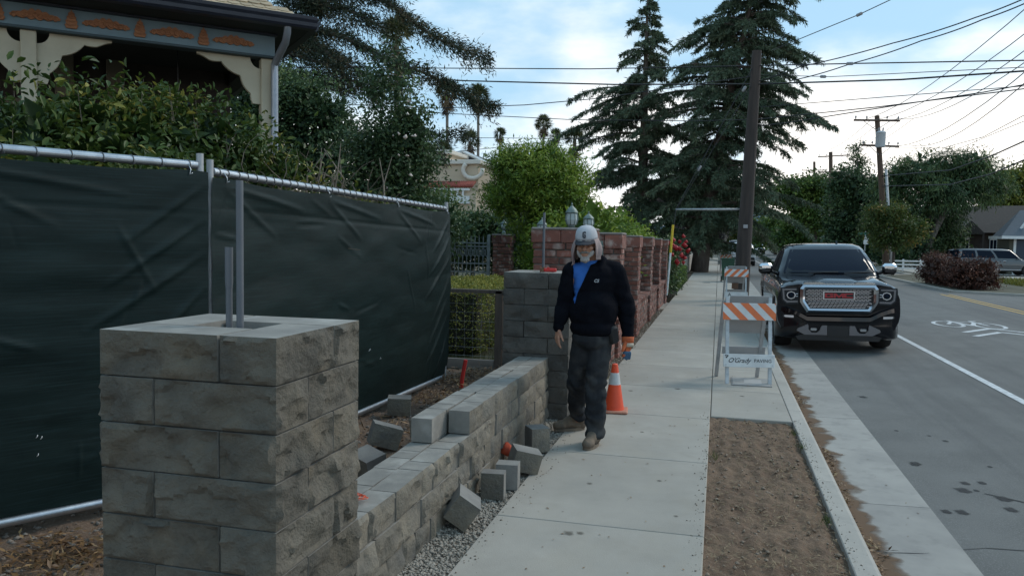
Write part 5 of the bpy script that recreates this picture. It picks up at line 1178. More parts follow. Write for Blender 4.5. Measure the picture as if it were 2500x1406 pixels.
crown('dead_leaves', [(-.2, -.45, 1.75, .35, .35, .25)], 500, .06, .03, m_skirt, t, 14, 60, .14, .9, fill=0)

# ---- climbing rose, shrubs and trees of the gardens on the left
RB = [(-5.15, 12, 3.4, .36, .5, 1.5), (-4.85, 12, 2.9, .40, .6, .9), (-5.35, 12, 2.6, .6, .6, 1.0), (-4.80, 11.5, 1.9, .55, .6, .8), (-5.6, 12, 1.9, .9, .6, .8), (-4.75, 12, 3.2, .26, .4, .6)]
ro = shrub('climbing_rose', 'tall dark climbing rose with small pale flowers beyond the fence', 'shrub', (-5.1, 12, .1), RB, 22000, .07, .036, m_leafdk, 33, csize=.28, cs=420, gap=(.8, .75))
rr = np.random.default_rng(4); P = []
for q in RB[1:]:
    for i in range(9):
        d = unit(1, rr)[0]; d[1] = -abs(d[1])*1.1; d /= np.linalg.norm(d); P.append((q[0]+5.1+d[0]*q[3], q[1]-12+d[1]*q[4]-.1, q[2]-.1+d[2]*q[5]))
blossoms('blossoms', P, .03, m_rose, ro)
shrub('evergreen_shrub', 'dark evergreen shrub beside the porch, behind the downspout', 'shrub', (-6.9, 14, .1), [(-7.802,14.000,4.210)+(.75, .7, .55), (-7.284,14.000,3.888)+(.6, .6, .5), (-8.153,14.000,3.593)+(.8, .8, .9), (-7.368,14.000,3.193)+(1.0, .8, .8), (-8.240,14.000,4.455)+(.5, .5, .4), (-8.864,14.000,4.394)+(.6, .5, .6), (-9.046,14.000,3.924)+(.6, .5, .5)], 16000, .075, .035, m_leafdk, 34, csize=.3, cs=330, gap=(.7, .85))
shrub('dark_shrub', 'dark shrub mass above the fence end and iron gate', 'shrub', (-5.2, 19.5, .1), [(-6.610,19.000,1.718)+(1.0, .8, .5), (-5.947,20.000,1.948)+(1.0, .8, .5), (-5.114,20.000,1.485)+(.8, .8, .9), (-6.500,20.000,1.459)+(1.2, .8, .8), (-6.403,17.000,1.844)+(.9, .8, .6), (-4.504,19.000,1.900)+(.7,.7,1.0)], 14000, .10, .045, m_leafdk, 35, csize=.35, cs=350)
shrub('low_shrub', 'mid green shrub at the roof edge of the cream house', 'shrub', (-6.2, 24, .1), [(-8.566,24.000,2.694)+(.55, .8, .42), (-8.549,22.000,2.725)+(.7, .8, .55), (-7.671,24.000,1.803)+(1.1, 1, .5), (-8.763,24.000,1.916)+(1.4, 1, .7)], 9000, .1, .05, m_leafmd, 36, csize=.35, cs=240)
GB = [(-3.694,15.500,2.912)+(.72, .8, .62), (-3.114,15.500,2.830)+(.60, .8, .60), (-4.118,15.500,3.156)+(.38, .5, .36), (-4.065,15.500,2.507)+(.58, .8, .45), (-2.822,15.500,2.511)+(.40, .7, .5), (-3.262,15.500,2.027)+(.75, .8, .7), (-3.370,15.500,3.271)+(.42, .5, .30), (-3.246,15.500,1.218)+(.55, .8, .8)]
shrub('podocarpus_shrub', 'large bright green shrub above the nearest brick pillar', 'shrub', (-2.9, 15.5, .1), GB, 27000, .09, .022, m_leafbr, 37, csize=.24, cs=520, droop=-.2, kind='rhomb')
hb = [(-2.5-.012*(i*1.4)**1.2, 14.5+1.35*i, 1.30-.03*i+.05*sin(i*2.2), .85, 1.0, 1.18-.03*i) for i in range(12)]
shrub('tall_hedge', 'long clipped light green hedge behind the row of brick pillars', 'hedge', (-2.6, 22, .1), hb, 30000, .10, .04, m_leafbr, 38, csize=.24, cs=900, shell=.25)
# boxwood clipped square: leaves over a box surface
def clipped(name, label, x0, x1, y0, y1, z0, z1, n, L, Wd, m, seed, group=None):
    t = thing(name, label, 'hedge', ((x0+x1)/2, (y0+y1)/2, z0), 0, group); rr = np.random.default_rng(seed); hx, hy, h = (x1-x0)/2, (y1-y0)/2, z1-z0
    a = np.array([4*hx*hy*1.4, 2*hx*h, 2*hx*h, 2*hy*h, 2*hy*h]); f = rr.choice(5, n, p=a/a.sum()); u = rr.random(n)*2-1; v = rr.random(n); P = np.zeros((n, 3)); Nn = np.zeros((n, 3))
    for k, (fn, nn) in enumerate(((lambda u, v: (u*hx, (v*2-1)*hy, h+0*u), (0, 0, 1)), (lambda u, v: (u*hx, -hy+0*u, v*h), (0, -1, 0)), (lambda u, v: (u*hx, hy+0*u, v*h), (0, 1, 0)), (lambda u, v: (-hx+0*u, u*hy, v*h), (-1, 0, 0)), (lambda u, v: (hx+0*u, u*hy, v*h), (1, 0, 0)))):
        s_ = f == k; q = fn(u[s_], v[s_]); P[s_] = np.stack(q, -1); Nn[s_] = nn
    P = P+Nn*(.035*sn(P, 1.1, seed)+.02*sn(P, 4, seed+1)-.08*rr.random(n)**2)[:, None]+rr.normal(size=(n, 3))*.012
    D = unit(n, rr)+Nn*.7; V, F, k = leaves(P, D, Nn*.5+unit(n, rr), L*(.7+.6*rr.random(n)), Wd)
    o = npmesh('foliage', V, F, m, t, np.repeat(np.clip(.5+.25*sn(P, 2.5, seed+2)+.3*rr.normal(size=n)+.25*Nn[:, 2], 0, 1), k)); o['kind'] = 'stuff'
    b = MB(); b.box((0, 0, h*.47), (2*hx-.16, 2*hy-.16, h*.9)); b.build('dark_core', mat('hedge inner shade', (.02, .02, .012), rough=1), t); return t  # plain dark box added inside, its colour standing in for the hedge's inner shade
clipped('boxwood_hedge', 'clipped yellow-green boxwood block behind the wire fence', -4.4, -2.98, 9.95, 13.2, .18, 1.0, 26000, .032, .018, m_box, 51)
clipped('boxwood_hedge', 'second boxwood row running off to the right behind the first', -3.0, -2.15, 12.9, 14.2, .15, 1.02, 9000, .035, .02, m_box, 52)
clipped('low_hedge', 'low dark green hedge beside the far sidewalk past the roses', -2.0, -1.32, 27.5, 35, 0, .62, 9000, .06, .035, m_leafmd, 53)
# red roses by the last pillar
RB = [(-1.62, 25.0, 1.0, .38, .5, .55), (-1.75, 24.6, .6, .45, .5, .5), (-1.45, 25.3, .6, .35, .5, .5), (-1.5, 25.0, 1.4, .3, .4, .35)]
ro = shrub('red_rose_bush', 'rose bush with red blooms at the end of the brick pillars', 'shrub', (-1.6, 25, 0), RB, 3800, .085, .05, m_leafdk, 54, csize=.25, cs=90)
rr = np.random.default_rng(9); P = [(x-( -1.6), y-25, z) for x, y, z in ((-1.313,24.500,1.718), (-1.125,24.400,1.660), (-1.039,24.500,1.821), (-0.978,24.400,1.541), (-1.240,24.400,1.475), (-1.065,24.400,1.233), (-1.324,24.500,1.263), (-0.967,24.400,1.174), (-0.882,24.500,1.395), (-1.119,24.400,1.440), (-0.938,24.500,1.664), (-1.204,24.400,1.046), (-1.007,24.300,1.054), (-1.406,24.500,1.594))]
blossoms('blossoms', P, .095, m_rred, ro, 6)

# ---- redwood limbs sweeping in from behind the house
t = thing('redwood_tree', 'dark redwood whose long drooping limbs reach right behind the porch', 'tree', (-14.2, 20, 0)); o0 = Vector((-14.2, 20, 0))
trunk_mesh('trunk', [(0, 0, -.1), (0, 0, 5), (.1, 0, 12), (.2, 0, 20)], .55, .12, t)
limbs = [[(-12.903,20.000,9.473), (-10.274,19.500,8.378), (-8.200,19.000,7.509), (-6.808,18.500,6.476), (-6.012,18.300,6.125), (-5.244,18.000,5.745)],
         [(-13.427,20.000,7.836), (-10.629,19.500,7.126), (-9.318,19.000,6.680), (-8.280,18.700,6.111), (-7.650,18.500,5.845), (-6.971,18.400,5.604), (-6.308,18.300,5.292), (-5.761,18.200,4.952)],
         [(-12.914,20.000,6.915), (-10.809,19.500,7.081), (-9.890,19.000,6.343), (-9.103,18.800,5.910), (-8.231,18.600,5.437), (-7.430,18.500,5.226)],
         [(-13.433,20.000,6.824), (-11.354,19.500,6.537), (-9.889,19.000,6.032), (-8.876,18.800,5.444), (-8.117,18.600,4.883)],
         [(-13.435,20.000,6.486), (-11.355,19.500,5.975), (-10.057,19.100,5.693), (-9.311,19.000,5.339)],
         [(-12.907,20.000,8.587), (-10.391,19.500,7.751), (-9.304,19.200,7.400), (-8.306,19.000,6.888)],
         [(-12.905,20.000,9.141), (-10.926,19.600,8.236), (-9.519,19.400,7.883), (-8.178,19.200,7.950), (-7.547,19.000,7.952)],
         [(-11.645,20.000,7.412), (-10.792,19.800,6.668), (-9.609,19.600,6.201)],
         [(-8.490,20.000,4.688), (-7.409,19.600,4.348), (-6.890,19.400,4.211), (-6.173,19.200,4.347)],
         [(-8.488,20.000,4.472), (-7.519,19.600,4.067), (-7.031,19.500,3.841), (-6.771,19.400,3.538)],
         [(-5.793,18.300,4.989), (-5.455,18.200,4.735), (-5.029,18.100,4.746)],
         [(-5.998,18.300,5.120), (-5.659,18.200,4.902), (-5.175,18.100,4.618)]]
rr = np.random.default_rng(15); AP = []; AD = []
for li, pl in enumerate(limbs):
    pl = [Vector(p)-o0 for p in pl]; b = MB(); b.tube(pl, list(np.linspace(.07 if li < 8 else .02, .012, len(pl))), 6); b.build('limb', m_bark, t, True)
    thick = .17 if li in (0, 1) else .24 if li < 8 else .14
    for a, c in zip(pl, pl[1:]):
        Ls = (c-a).length; n = int(Ls*(1050 if li < 8 else 600)); f = rr.random(n)[:, None]; base = np.array(a)+(np.array(c)-np.array(a))*f
        cl = sn(base, 1.3, li)[:, None]; off = rr.normal(size=(n, 3))*thick*np.array([.45, .7, .42])*(1+.5*cl); off[:, 2] -= np.abs(rr.normal(size=n))*.16*(rr.random(n) < .4); off[:, 2] += .03
        AP.append(base+off); d = rr.normal(size=(n, 3))*.7+np.array((c-a).normalized())*.8; d[:, 2] -= .45*(off[:, 2] < 0); AD.append(d)
AP = np.concatenate(AP); AD = np.concatenate(AD); n = len(AP)
V, F, k = leaves(AP, AD, unit(n, rr), .07+.10*rr.random(n), .018+.014*rr.random(n), 'rhomb')
o = npmesh('needles', V, F, m_rwd, t, np.repeat(rr.random(n), k)); o['kind'] = 'stuff'
cb = [(-10.780,20.000,7.805)+(.8, .9, .35), (-11.334,20.000,7.012)+(.55, .9, .30), (-11.646,20.000,5.974)+(.7, .8, .40), (-11.022,20.000,5.346)+(.6, .7, .3), (-10.659,20.000,8.341)+(1.4, 1, .4), (-12.147,20.000,7.436)+(1.0, 1.0, .6), (-10.044,20.000,5.757)+(.55, .5, .2), (-9.690,20.000,7.315)+(.7, .5, .22)]
crown('needles', [(x-o0.x, y-o0.y, z, a, c, d) for x, y, z, a, c, d in cb], 15000, .13, .026, m_rwd, t, 19, 420, .30, .9, gap=(.7, .35), droop=.5, fill=0)

# ---- the two cedars
def cedar(label, base, lean, hgt, prof, nb, seed, r0):
    """leader with tiers of level limbs whose tips droop, hung with needle sprays; prof = (height, left reach, right reach)"""
    t = thing('cedar_tree', label, 'tree', base, 0, 'pair of tall cedars by the sidewalk'); rr = np.random.default_rng(seed); r_ = random.Random(seed)
    ax = lambda f: Vector((lean*f**1.3, 0, hgt*f))
    trunk_mesh('trunk', [ax(f) for f in np.linspace(0, 1, 9)], r0, .03, t)
    hs = np.array([p[0] for p in prof]); lf = np.array([p[1] for p in prof]); rt = np.array([p[2] for p in prof]); P = []; D = []; Tn = []; LB = MB(); TB = MB()
    for i in range(nb):
        f = (i+r_.random()*1.6)/nb; z = min(hs[0]+(hgt-.3-hs[0])*f**.92, hgt-.1); az = r_.uniform(0, 2*pi) if i % 3 else i*2.4; ca = cos(az)
        reach = np.interp(z, hs, rt)*(ca*.5+.5)+np.interp(z, hs, lf)*(.5-ca*.5); reach *= r_.choice((.45, .62, .8, .95, 1.12))*(.72+.28*abs(ca))*r_.uniform(.9, 1.1)
        a = ax(z/hgt); d = Vector((cos(az), sin(az)*.85, 0)); up_ = r_.uniform(.02, .36); dr = r_.uniform(.12, .34); m = 8; pts = []
        for k in range(m+1):
            s_ = k/m; pts.append(a+d*reach*s_+Vector((-d.y, d.x, 0))*reach*.06*sin(s_*5+i)+Vector((0, 0, reach*(up_*s_-(dr+up_)*s_**2.4))))
        LB.tube(pts, list(np.linspace(.014+.017*reach, .006, m+1)), 5, False); tone = r_.random(); nrm = Vector((-d.y, d.x, 0))
        for k in range(int(6+13*reach)):       # branchlets to both sides, drooping, each hung with needles
            s_ = r_.random()**.7*.98+.02; q = s_*m; kk = min(int(q), m-1); b0 = pts[kk].lerp(pts[kk+1], q-kk); ln = (.16+.34*min(reach, 3.2)*(1-s_*.72)*.75)*r_.uniform(.55, 1.2); dv = (d*r_.uniform(.5, 1.0)+nrm*r_.choice((-1, 1))*r_.uniform(.3, 1.0)).normalized()
            c1 = b0+dv*ln*.5+Vector((0, 0, -.02*ln)); c2 = b0+dv*ln*.95+Vector((0, 0, -ln*r_.uniform(.3, .75))); n = int(9+26*ln)
            w = rr.random(n)[:, None]; A, B_, E = np.array(b0), np.array(c1), np.array(c2); pp = (1-w)**2*A+2*w*(1-w)*B_+w*w*E
            tg = 2*(1-w)*(B_-A)+2*w*(E-B_); tg = tg/(np.linalg.norm(tg, axis=1, keepdims=True)+1e-6); P.append(pp+rr.normal(size=(n, 3))*.022); dd = tg*.75+rr.normal(size=(n, 3))*.5; dd[:, 2] -= .38; D.append(dd); Tn.append(np.full(n, .45*tone+.55*r_.random()))
    LB.build('limbs', m_bark, t); P = np.concatenate(P); D = np.concatenate(D); Tn = np.concatenate(Tn); n = len(P)
    V, F, k = leaves(P, D, unit(n, rr), .12+.20*rr.random(n), .030+.030*rr.random(n), 'rhomb')
    o = npmesh('needles', V, F, m_ndl, t, np.repeat(np.clip(Tn*.7+.3*rr.random(n), 0, 1), k)); o['kind'] = 'stuff'; return t
cedar('left cedar with a bare thin spire, shorter of the pair', (-4.3, 46, 0), .0, 15.6, [(1.9, 3.2, 3.4), (4.5, 4.1, 3.2), (7.0, 4.7, 3.0), (9, 4.3, 2.0), (10.6, 3.3, 1.3), (12, 1.9, 1.4), (13.6, 1.3, 1.1), (15.2, .35, .35)], 150, 5, .42)
cedar('right cedar, broader and denser, leaning behind the leaning pole', (-1.0, 45, 0), 2.7, 16.6, [(1.3, 3.6, 4.4), (4.2, 3.6, 5.0), (6.5, 4.2, 4.6), (8.5, 4.4, 5.6), (10, 5.0, 5.2), (11.8, 4.4, 3.2), (13.4, 2.6, 2.9), (14.8, 1.6, 3.3), (16.4, .6, .7)], 235, 6, .5)
trunk_mesh('limb', [(0, 0, 2.2), (-1.2, .2, 3.0), (-2.4, .3, 4.0)], .28, .12, bpy.data.objects['cedar_tree.001'])

# ---- palms
def palm(label, base, h, r0, cr, n, seed, skirt=.6, group='tall palms on the skyline'):
    t = thing('palm_tree', label, 'tree', base, 0, group); r_ = random.Random(seed); rr = np.random.default_rng(seed)
    trunk_mesh('trunk', [(0, 0, -.1), (.1, 0, h*.4), (.0, 0, h)], r0, r0*.7, t, mat('palm bark', (.13, .11, .09), (.2, .17, .14), 5, .95, stretch=(1, 1, 6)))
    def fans(nm, k, lo, hi, m, rad, zoff):
        P = []; D = []; N = []; W_ = []
        for i in range(k):
            az = i*2.4+r_.random(); el = r_.uniform(lo, hi); d = Vector((cos(az)*cos(el), sin(az)*cos(el), sin(el))); L_ = rad*r_.uniform(.4, .62); c = Vector((0, 0, h+zoff*r_.random()))+d*L_; s_ = d.cross(Vector((0, 0, 1))).normalized(); u_ = s_.cross(d)
            P.append(Vector((0, 0, h))); D.append(c-Vector((0, 0, h))); N.append(u_); W_.append(.03*rad)
            for j in range(15):
                w = (j-6)*.2; e = d+Vector(tuple(rr.normal(size=3)*.62))-Vector((0, 0, .18)); P.append(c-d*L_*.25); D.append(e.normalized()*rad*.55); N.append(u_+Vector((rr.normal()*.3, 0, 0))); W_.append(.075*rad)
        P, D, N = (np.array([tuple(v) for v in q]) for q in (P, D, N)); V, F, kk = leaves(P, D, N, np.linalg.norm(D, axis=1), np.array(W_)); o = npmesh(nm, V, F, m, t, np.repeat(rr.random(len(P)), kk)); o['kind'] = 'stuff'
    fans('fronds', n, -.35, 1.35, m_palm, cr, .1); fans('dead_fronds', int(n*.6), -1.35, -.6, m_skirt, cr*.85, -skirt)
    return t
def pal(label, px, Y, h, cr, seed, n=34, r0=.2, skirt=.6): return palm(label, (px, Y, 0), h, r0, cr, n, seed, skirt)
for args in (((-20.197,48.000,14.290), 'big shaggy palm half hidden behind the redwood limbs', 1.55, 1, 46, .22, 2.6), ((-29.670,85.000,17.574), 'left of the two slender tall palms, touching a redwood limb', 1.9, 2, 40, .22, 1.4), ((-26.056,85.000,16.939), 'right of the two slender tall palms, clear against the sky', 1.75, 3, 40, .2, .7),
             ((-21.981,100.000,16.067), 'palm top just above the bright green shrub', 1.5, 4, 34, .2, .8), ((-22.460,110.000,15.953), 'small palm top right of the one above the green shrub', 1.3, 5, 30, .2, .8), ((-30.434,110.000,16.189), 'palm tip left of the bright green shrub', 1.3, 6, 30, .2, .6), ((-23.804,75.000,11.027), 'bushy palm to the left of the slender palm trunk', 1.4, 7, 34, .2, 1.4), ((-14.356,80.000,11.704), 'shaggy palm beside the left cedar', 1.5, 8, 34, .25, 1.4), ((-24.765,70.000,9.507), 'low bushy palm behind the cream house', 1.3, 9, 34, .25, 1.0)):
    p, lb, cr, sd_, nf, r0, sk = args; palm(lb, (p[0], p[1], 0), p[2], r0, cr, nf, sd_, sk)

# ---- trees up the street, left side
tree('street_tree', 'dark tree mass beyond the cedars over the sidewalk', 'tree', (-1.981,75.000,1.271), [(-3.515,75.000,3.494)+(2.4, 2, 2.2), (-0.984,75.000,4.264)+(2.6, 2, 2.2), (1.190,78.000,5.152)+(2.2, 2, 1.8), (-4.318,75.000,5.734)+(2.6, 2, 2.0), (2.706,80.000,6.029)+(2.0, 2, 1.6), (-2.129,75.000,6.112)+(3, 2, 1.4)], 15000, .3, .16, m_leafdk, 71, csize=1.0, cs=300, tr=.3)
tree('plum_tree', 'dark purple plum tree over the far left sidewalk', 'tree', (-1.137,60.000,1.003), [(-1.448,60.000,1.655)+(1.1, 1, .8), (-0.606,62.000,1.977)+(.9, 1, .7), (-1.905,60.000,2.245)+(.9, 1, .8)], 5000, .16, .09, m_purp, 72, csize=.5, cs=140, tr=.14)
tree('street_tree', 'rusty brown tree beyond the leaning pole', 'tree', (0.819,95.000,0.286), [(-0.524,95.000,3.787)+(2.0, 2, 2.2), (0.795,95.000,5.204)+(1.8, 2, 1.6), (1.542,95.000,3.110)+(1.2, 2, 1.4)], 6000, .3, .16, m_rust, 73, csize=.9, cs=130, gap=(.2, .5))
t = thing('bare_tree', 'leafless pale young tree by the sidewalk beyond the pole', 'tree', (0.408,62.000,1.013)); b = MB(); r_ = random.Random(4)
for i in range(16):
    a = r_.uniform(-.5, .6); b.tube([(0, 0, r_.uniform(.2, 1.2)), (a*.7, .1, 1.6), (a*1.6, .1*i % 3, 2.5+r_.random())], [.05, .035, .008], 5)
b.tube([(0, 0, -.1), (.02, 0, 1.5)], [.11, .08], 7); b.build('trunk', mat('pale bark', (.26, .22, .18), (.18, .15, .12), 6, .95), t)
# far rows of street trees closing the view
tree('street_tree', 'round green street tree over the far oncoming car', 'tree', (7.858,120.000,0.532), [(7.036,120.000,3.264)+(3.2, 3, 2.0), (9.819,120.000,3.014)+(2.4, 3, 1.8), (5.366,120.000,2.947)+(1.8, 3, 1.6), (8.107,120.000,4.444)+(2.2, 3, 1.4)], 9000, .4, .22, m_leafmd, 74, csize=1.1, cs=200, tr=.25)
tree('street_tree', 'hazy green trees at the very end of the street', 'tree', (7.253,190.000,0.876), [(6.679,190.000,4.590)+(4.2, 3, 4), (3.582,190.000,3.146)+(3.5, 3, 3), (9.861,190.000,2.780)+(4, 3, 2.5), (1.207,180.000,4.366)+(3, 3, 3.5)], 6000, .6, .35, m_leafmd, 75, csize=1.8, cs=140, tr=.3)

# ---- trees across the street
tree('street_tree', 'tall broad tree in mid green at the centre of the far side', 'tree', (10.452,95.000,0.720), [(7.614,95.000,7.089)+(2.2, 2.5, 1.6), (9.968,95.000,7.776)+(2.8, 2.5, 1.7), (12.139,95.000,6.876)+(2.0, 2.5, 1.8), (8.993,95.000,5.041)+(2.0, 2.5, 1.4), (11.161,95.000,4.606)+(2.6, 2.5, 2.0), (6.311,95.000,6.856)+(1.1, 2, .9)], 15000, .34, .2, m_leafmd, 81, csize=1.0, cs=330, tr=.3)
tree('street_tree', 'pale green tree below the broad tree, behind the pickup roof', 'tree', (10.852,110.000,0.543), [(9.990,110.000,3.448)+(2.6, 2.5, 2.2), (12.509,110.000,2.955)+(2.4, 2.5, 2.2), (8.514,110.000,2.363)+(1.6, 2.5, 1.6)], 6500, .36, .2, m_leafmd, 82, csize=1.0, cs=150, tr=.25, gap=(.2, .7))
tree('dark_tree', 'dense dark tree just left of the transformer pole', 'tree', (10.841,72.000,0.670), [(10.536,72.000,4.259)+(1.9, 2, 2.4), (9.961,72.000,6.643)+(1.4, 2, 1.5), (11.578,72.000,5.966)+(1.7, 2, 1.9), (12.021,72.000,2.913)+(1.6, 2, 1.8), (9.496,72.000,2.191)+(1.3, 2, 1.6)], 12000, .26, .13, m_leafdk, 83, csize=.8, cs=260, tr=.3)
tree('slender_tree', 'slim dark spire of a tree above the dense dark tree', 'tree', (13.857,90.000,6.611), [(13.658,90.000,11.479)+(.55, .6, .9), (13.719,90.000,10.001)+(.85, .9, 1.0), (13.708,90.000,8.308)+(1.2, 1.2, 1.2), (12.851,90.000,7.884)+(.8, 1, .9)], 3600, .24, .1, m_leafdk, 84, csize=.6, cs=110, tr=.14, gap=(.4, .4))
WT = [(16.576,68.000,3.702)+(1.8, 1.8, 1.3), (14.448,68.000,2.886)+(1.6, 1.6, 1.2), (12.521,68.000,3.340)+(1.5, 1.5, 1.4), (13.154,66.000,6.536)+(2.0, 2.2, 1.4), (15.095,66.000,7.141)+(2.4, 2.4, 1.5), (17.298,66.000,7.282)+(2.4, 2.4, 1.5), (18.716,66.000,6.077)+(1.7, 2.2, 1.3), (16.035,65.000,5.412)+(2.6, 2.2, 1.4), (13.828,66.000,4.080)+(2.0, 2.0, 1.6), (12.652,66.000,4.996)+(1.6, 2, 1.5), (18.095,66.000,7.729)+(1.2, 1.6, .8)]
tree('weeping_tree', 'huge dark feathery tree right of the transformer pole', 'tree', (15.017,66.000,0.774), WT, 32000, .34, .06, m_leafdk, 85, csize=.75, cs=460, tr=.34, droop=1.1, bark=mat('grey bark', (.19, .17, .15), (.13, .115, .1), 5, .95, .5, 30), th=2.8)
tree('street_tree', 'yellow-green tree at the right edge behind the dark one', 'tree', (29.383,92.000,1.777), [(28.711,92.000,7.810)+(2.6, 2.5, 2.2), (30.914,92.000,8.017)+(3, 2.5, 2.4), (27.684,92.000,5.933)+(2, 2.5, 2), (29.957,92.000,5.117)+(3, 2.5, 2)], 8000, .34, .18, m_leafye, 86, csize=1.0, cs=200, tr=.3)
tree('autumn_tree', 'small tree with yellow and rusty leaves before the transformer pole', 'tree', (9.171,47.000,0.291), [(8.450,47.000,2.825)+(.85, 1.0, .55), (9.573,47.000,2.728)+(.8, 1.0, .5), (8.117,47.000,3.419)+(.55, .8, .32), (9.132,47.000,3.559)+(.6, .9, .30), (9.000,47.000,1.882)+(1.05, 1.0, .42), (10.340,47.000,2.694)+(.5, .6, .24), (10.061,47.000,2.186)+(.6, .7, .35), (7.847,47.000,2.485)+(.45, .6, .4)], 9000, .15, .07, m_rust, 87, csize=.42, cs=260, tr=.09, gap=(.5, .8))
shrub('shrub_mass', 'dark shrubs behind the white board fence', 'shrub', (13.847,64.000,0.275), [(12.429,64.000,1.145)+(1.6, 1.2, 1.3), (14.514,66.000,1.318)+(1.8, 1.2, 1.3), (16.670,68.000,1.657)+(2.0, 1.2, 1.5), (11.367,66.000,1.411)+(1.5, 1.2, 1.5), (15.533,67.000,2.575)+(1.6, 1.2, 1.2), (16.966,67.000,2.132)+(1.2, 1.0, 1.1)], 9000, .18, .09, m_leafdk, 88, csize=.6, cs=220)
shrub('roadside_bushes', 'green bushes low along the far side of the street', 'shrub', (10.317,150.000,0.036), [(10.630,150.000,0.991)+(3, 2, 1.3), (12.815,140.000,1.228)+(3, 2, 1.5), (13.712,120.000,1.344)+(3.5, 2, 1.6), (14.129,100.000,1.212)+(3, 2, 1.6)], 5000, .3, .16, m_leafmd, 89, csize=.8, cs=130)
rh = shrub('red_hedge', 'long dark red barberry hedge across the street, before the grey SUV', 'hedge', (9.3, 36.5, 0), [(9.25, 33.6, .58, .62, .8, .62), (9.2, 34.8, .62, .62, 1.0, .66), (9.1, 36.2, .64, .66, 1.1, .68), (9.1, 37.8, .62, .66, 1.2, .70), (9.75, 33.9, .55, .6, .7, .58), (9.9, 35.2, .55, .6, .8, .58)], 16000, .075, .04, m_redlf, 90, csize=.22, cs=420, shell=.3)

# ================================================================== VEHICLES
m_pblk = mat('black car paint', (.0025, .003, .0055), rough=.13, spec=.28, coat=.35)
m_chr = mat('chrome', (.72, .73, .76), rough=.10, metal=1); m_chd = mat('satin chrome', (.55, .56, .59), rough=.30, metal=1)
m_glass = mat('dark car glass', (.006, .010, .020), rough=.05, spec=.12); m_tyre = mat('tyre rubber', (.012, .012, .0125), (.02, .02, .02), 10, .85); m_rim = mat('alloy rim', (.40, .41, .43), rough=.3, metal=.9)
m_lens = mat('headlamp lens', (.02, .022, .026), rough=.08, spec=.5); m_gunm = mat('gunmetal trim', (.15, .155, .17), rough=.35, metal=.9); m_wht = mat('white lamp', (.7, .72, .75), rough=.15); m_rlamp = mat('red lamp', (.42, .012, .012), rough=.2); m_trim = mat('black trim', (.008, .008, .009), rough=.5)
m_gmc = mat('badge red', (.36, .014, .022), rough=.3)

def loft(b, secs, mi=0, close=True):
    """secs: list of (y, half profile [(x, z)...] from the top centre down to the bottom centre); mirrored to the other side"""
    rings = []
    for y, hp_ in secs: rings.append([(x, y, z) for x, z in hp_]+[(-x, y, z) for x, z in hp_[-2:0:-1]])
    n = len(rings[0]); vs = [v for r in rings for v in r]; fs = [(i*n+j, i*n+(j+1) % n, (i+1)*n+(j+1) % n, (i+1)*n+j) for i in range(len(rings)-1) for j in range(n)]
    if close: fs.append(tuple(range(n))[::-1]); fs.append(tuple((len(rings)-1)*n+j for j in range(n)))
    return b.add(vs, fs, mi)
def cut_arches(o, ys, r, w):
    for y in ys:
        c = MB(); c.tube([(-w, y, r*.92), (w, y, r*.92)], r*1.16, 28); k = c.build('cutter', m_trim, None); k.matrix_world = o.matrix_world.copy() if o.parent is None else o.parent.matrix_basis @ o.matrix_basis
        md = o.modifiers.new('b', 'BOOLEAN'); md.object = k; md.operation = 'DIFFERENCE'; md.solver = 'EXACT'
        bpy.context.view_layer.update(); dg = bpy.context.evaluated_depsgraph_get(); me = bpy.data.meshes.new_from_object(o.evaluated_get(dg), depsgraph=dg); o.modifiers.clear(); o.data = me; bpy.data.objects.remove(k)
    o.data.polygons.foreach_set('use_smooth', [True]*len(o.data.polygons)); o.data.set_sharp_from_angle(angle=R(32))
def wheel(t, x, y, r, w, rimr=.62, spokes=6):
    s_ = 1 if x > 0 else -1; M = Matrix.Translation((x, y, r)) @ Matrix.Rotation(s_*pi/2, 4, 'Y')
    b = MB(); b.lathe([(r*rimr, -w/2+.02), (r*.93, -w/2), (r, -w*.3), (r, w*.3), (r*.93, w/2), (r*rimr, w/2-.01)], n=28, M=M); ty = b.build('tyre', m_tyre, t, 40)
    b = MB(); b.lathe([(.01, w*.32), (r*.16, w*.34), (r*.18, w*.22)], n=14, M=M); b.lathe([(r*(rimr-.06), w*.42), (r*(rimr+.02), w*.47), (r*(rimr+.02), -w*.3)], n=28, M=M)
    for i in range(spokes): b.box((r*rimr*.5, 0, w*.28), (r*rimr, r*.13, w*.12), .01, M @ Matrix.Rotation(2*pi*i/spokes, 4, 'Z'))
    b.build('rim', m_rim, ty, 40); return ty
def cabin(b, lv, mi=0):
    """lv: list of (z, y front, y back, half width): a greenhouse built upward with rounded plan corners"""
    rings = []
    for z, y0, y1, w in lv:
        c = min(.12, w*.3); rings.append([(-w+c, y0, z), (-w*.5, y0-.03, z), (0, y0-.045, z), (w*.5, y0-.03, z), (w-c, y0, z), (w, y0+c*1.3, z), (w, (y0+y1)/2, z), (w, y1-c, z), (w-c, y1, z), (0, y1+.02, z), (-w+c, y1, z), (-w, y1-c, z), (-w, (y0+y1)/2, z), (-w, y0+c*1.3, z)])
    n = 14; vs = [v for r in rings for v in r]; fs = [(i*n+j, i*n+(j+1) % n, (i+1)*n+(j+1) % n, (i+1)*n+j) for i in range(len(rings)-1) for j in range(n)]
    fs.append(tuple((len(rings)-1)*n+j for j in range(n))); fs.append(tuple(range(n))[::-1]); return b.add(vs, fs, mi)
def lerp(a, c, t): return a+(c-a)*t
def at_level(lv, z):
    for a, c in zip(lv, lv[1:]):
        if a[0] <= z <= c[0]: t = (z-a[0])/(c[0]-a[0]); return tuple(lerp(a[i], c[i], t) for i in range(1, 4))
    return lv[-1][1:]
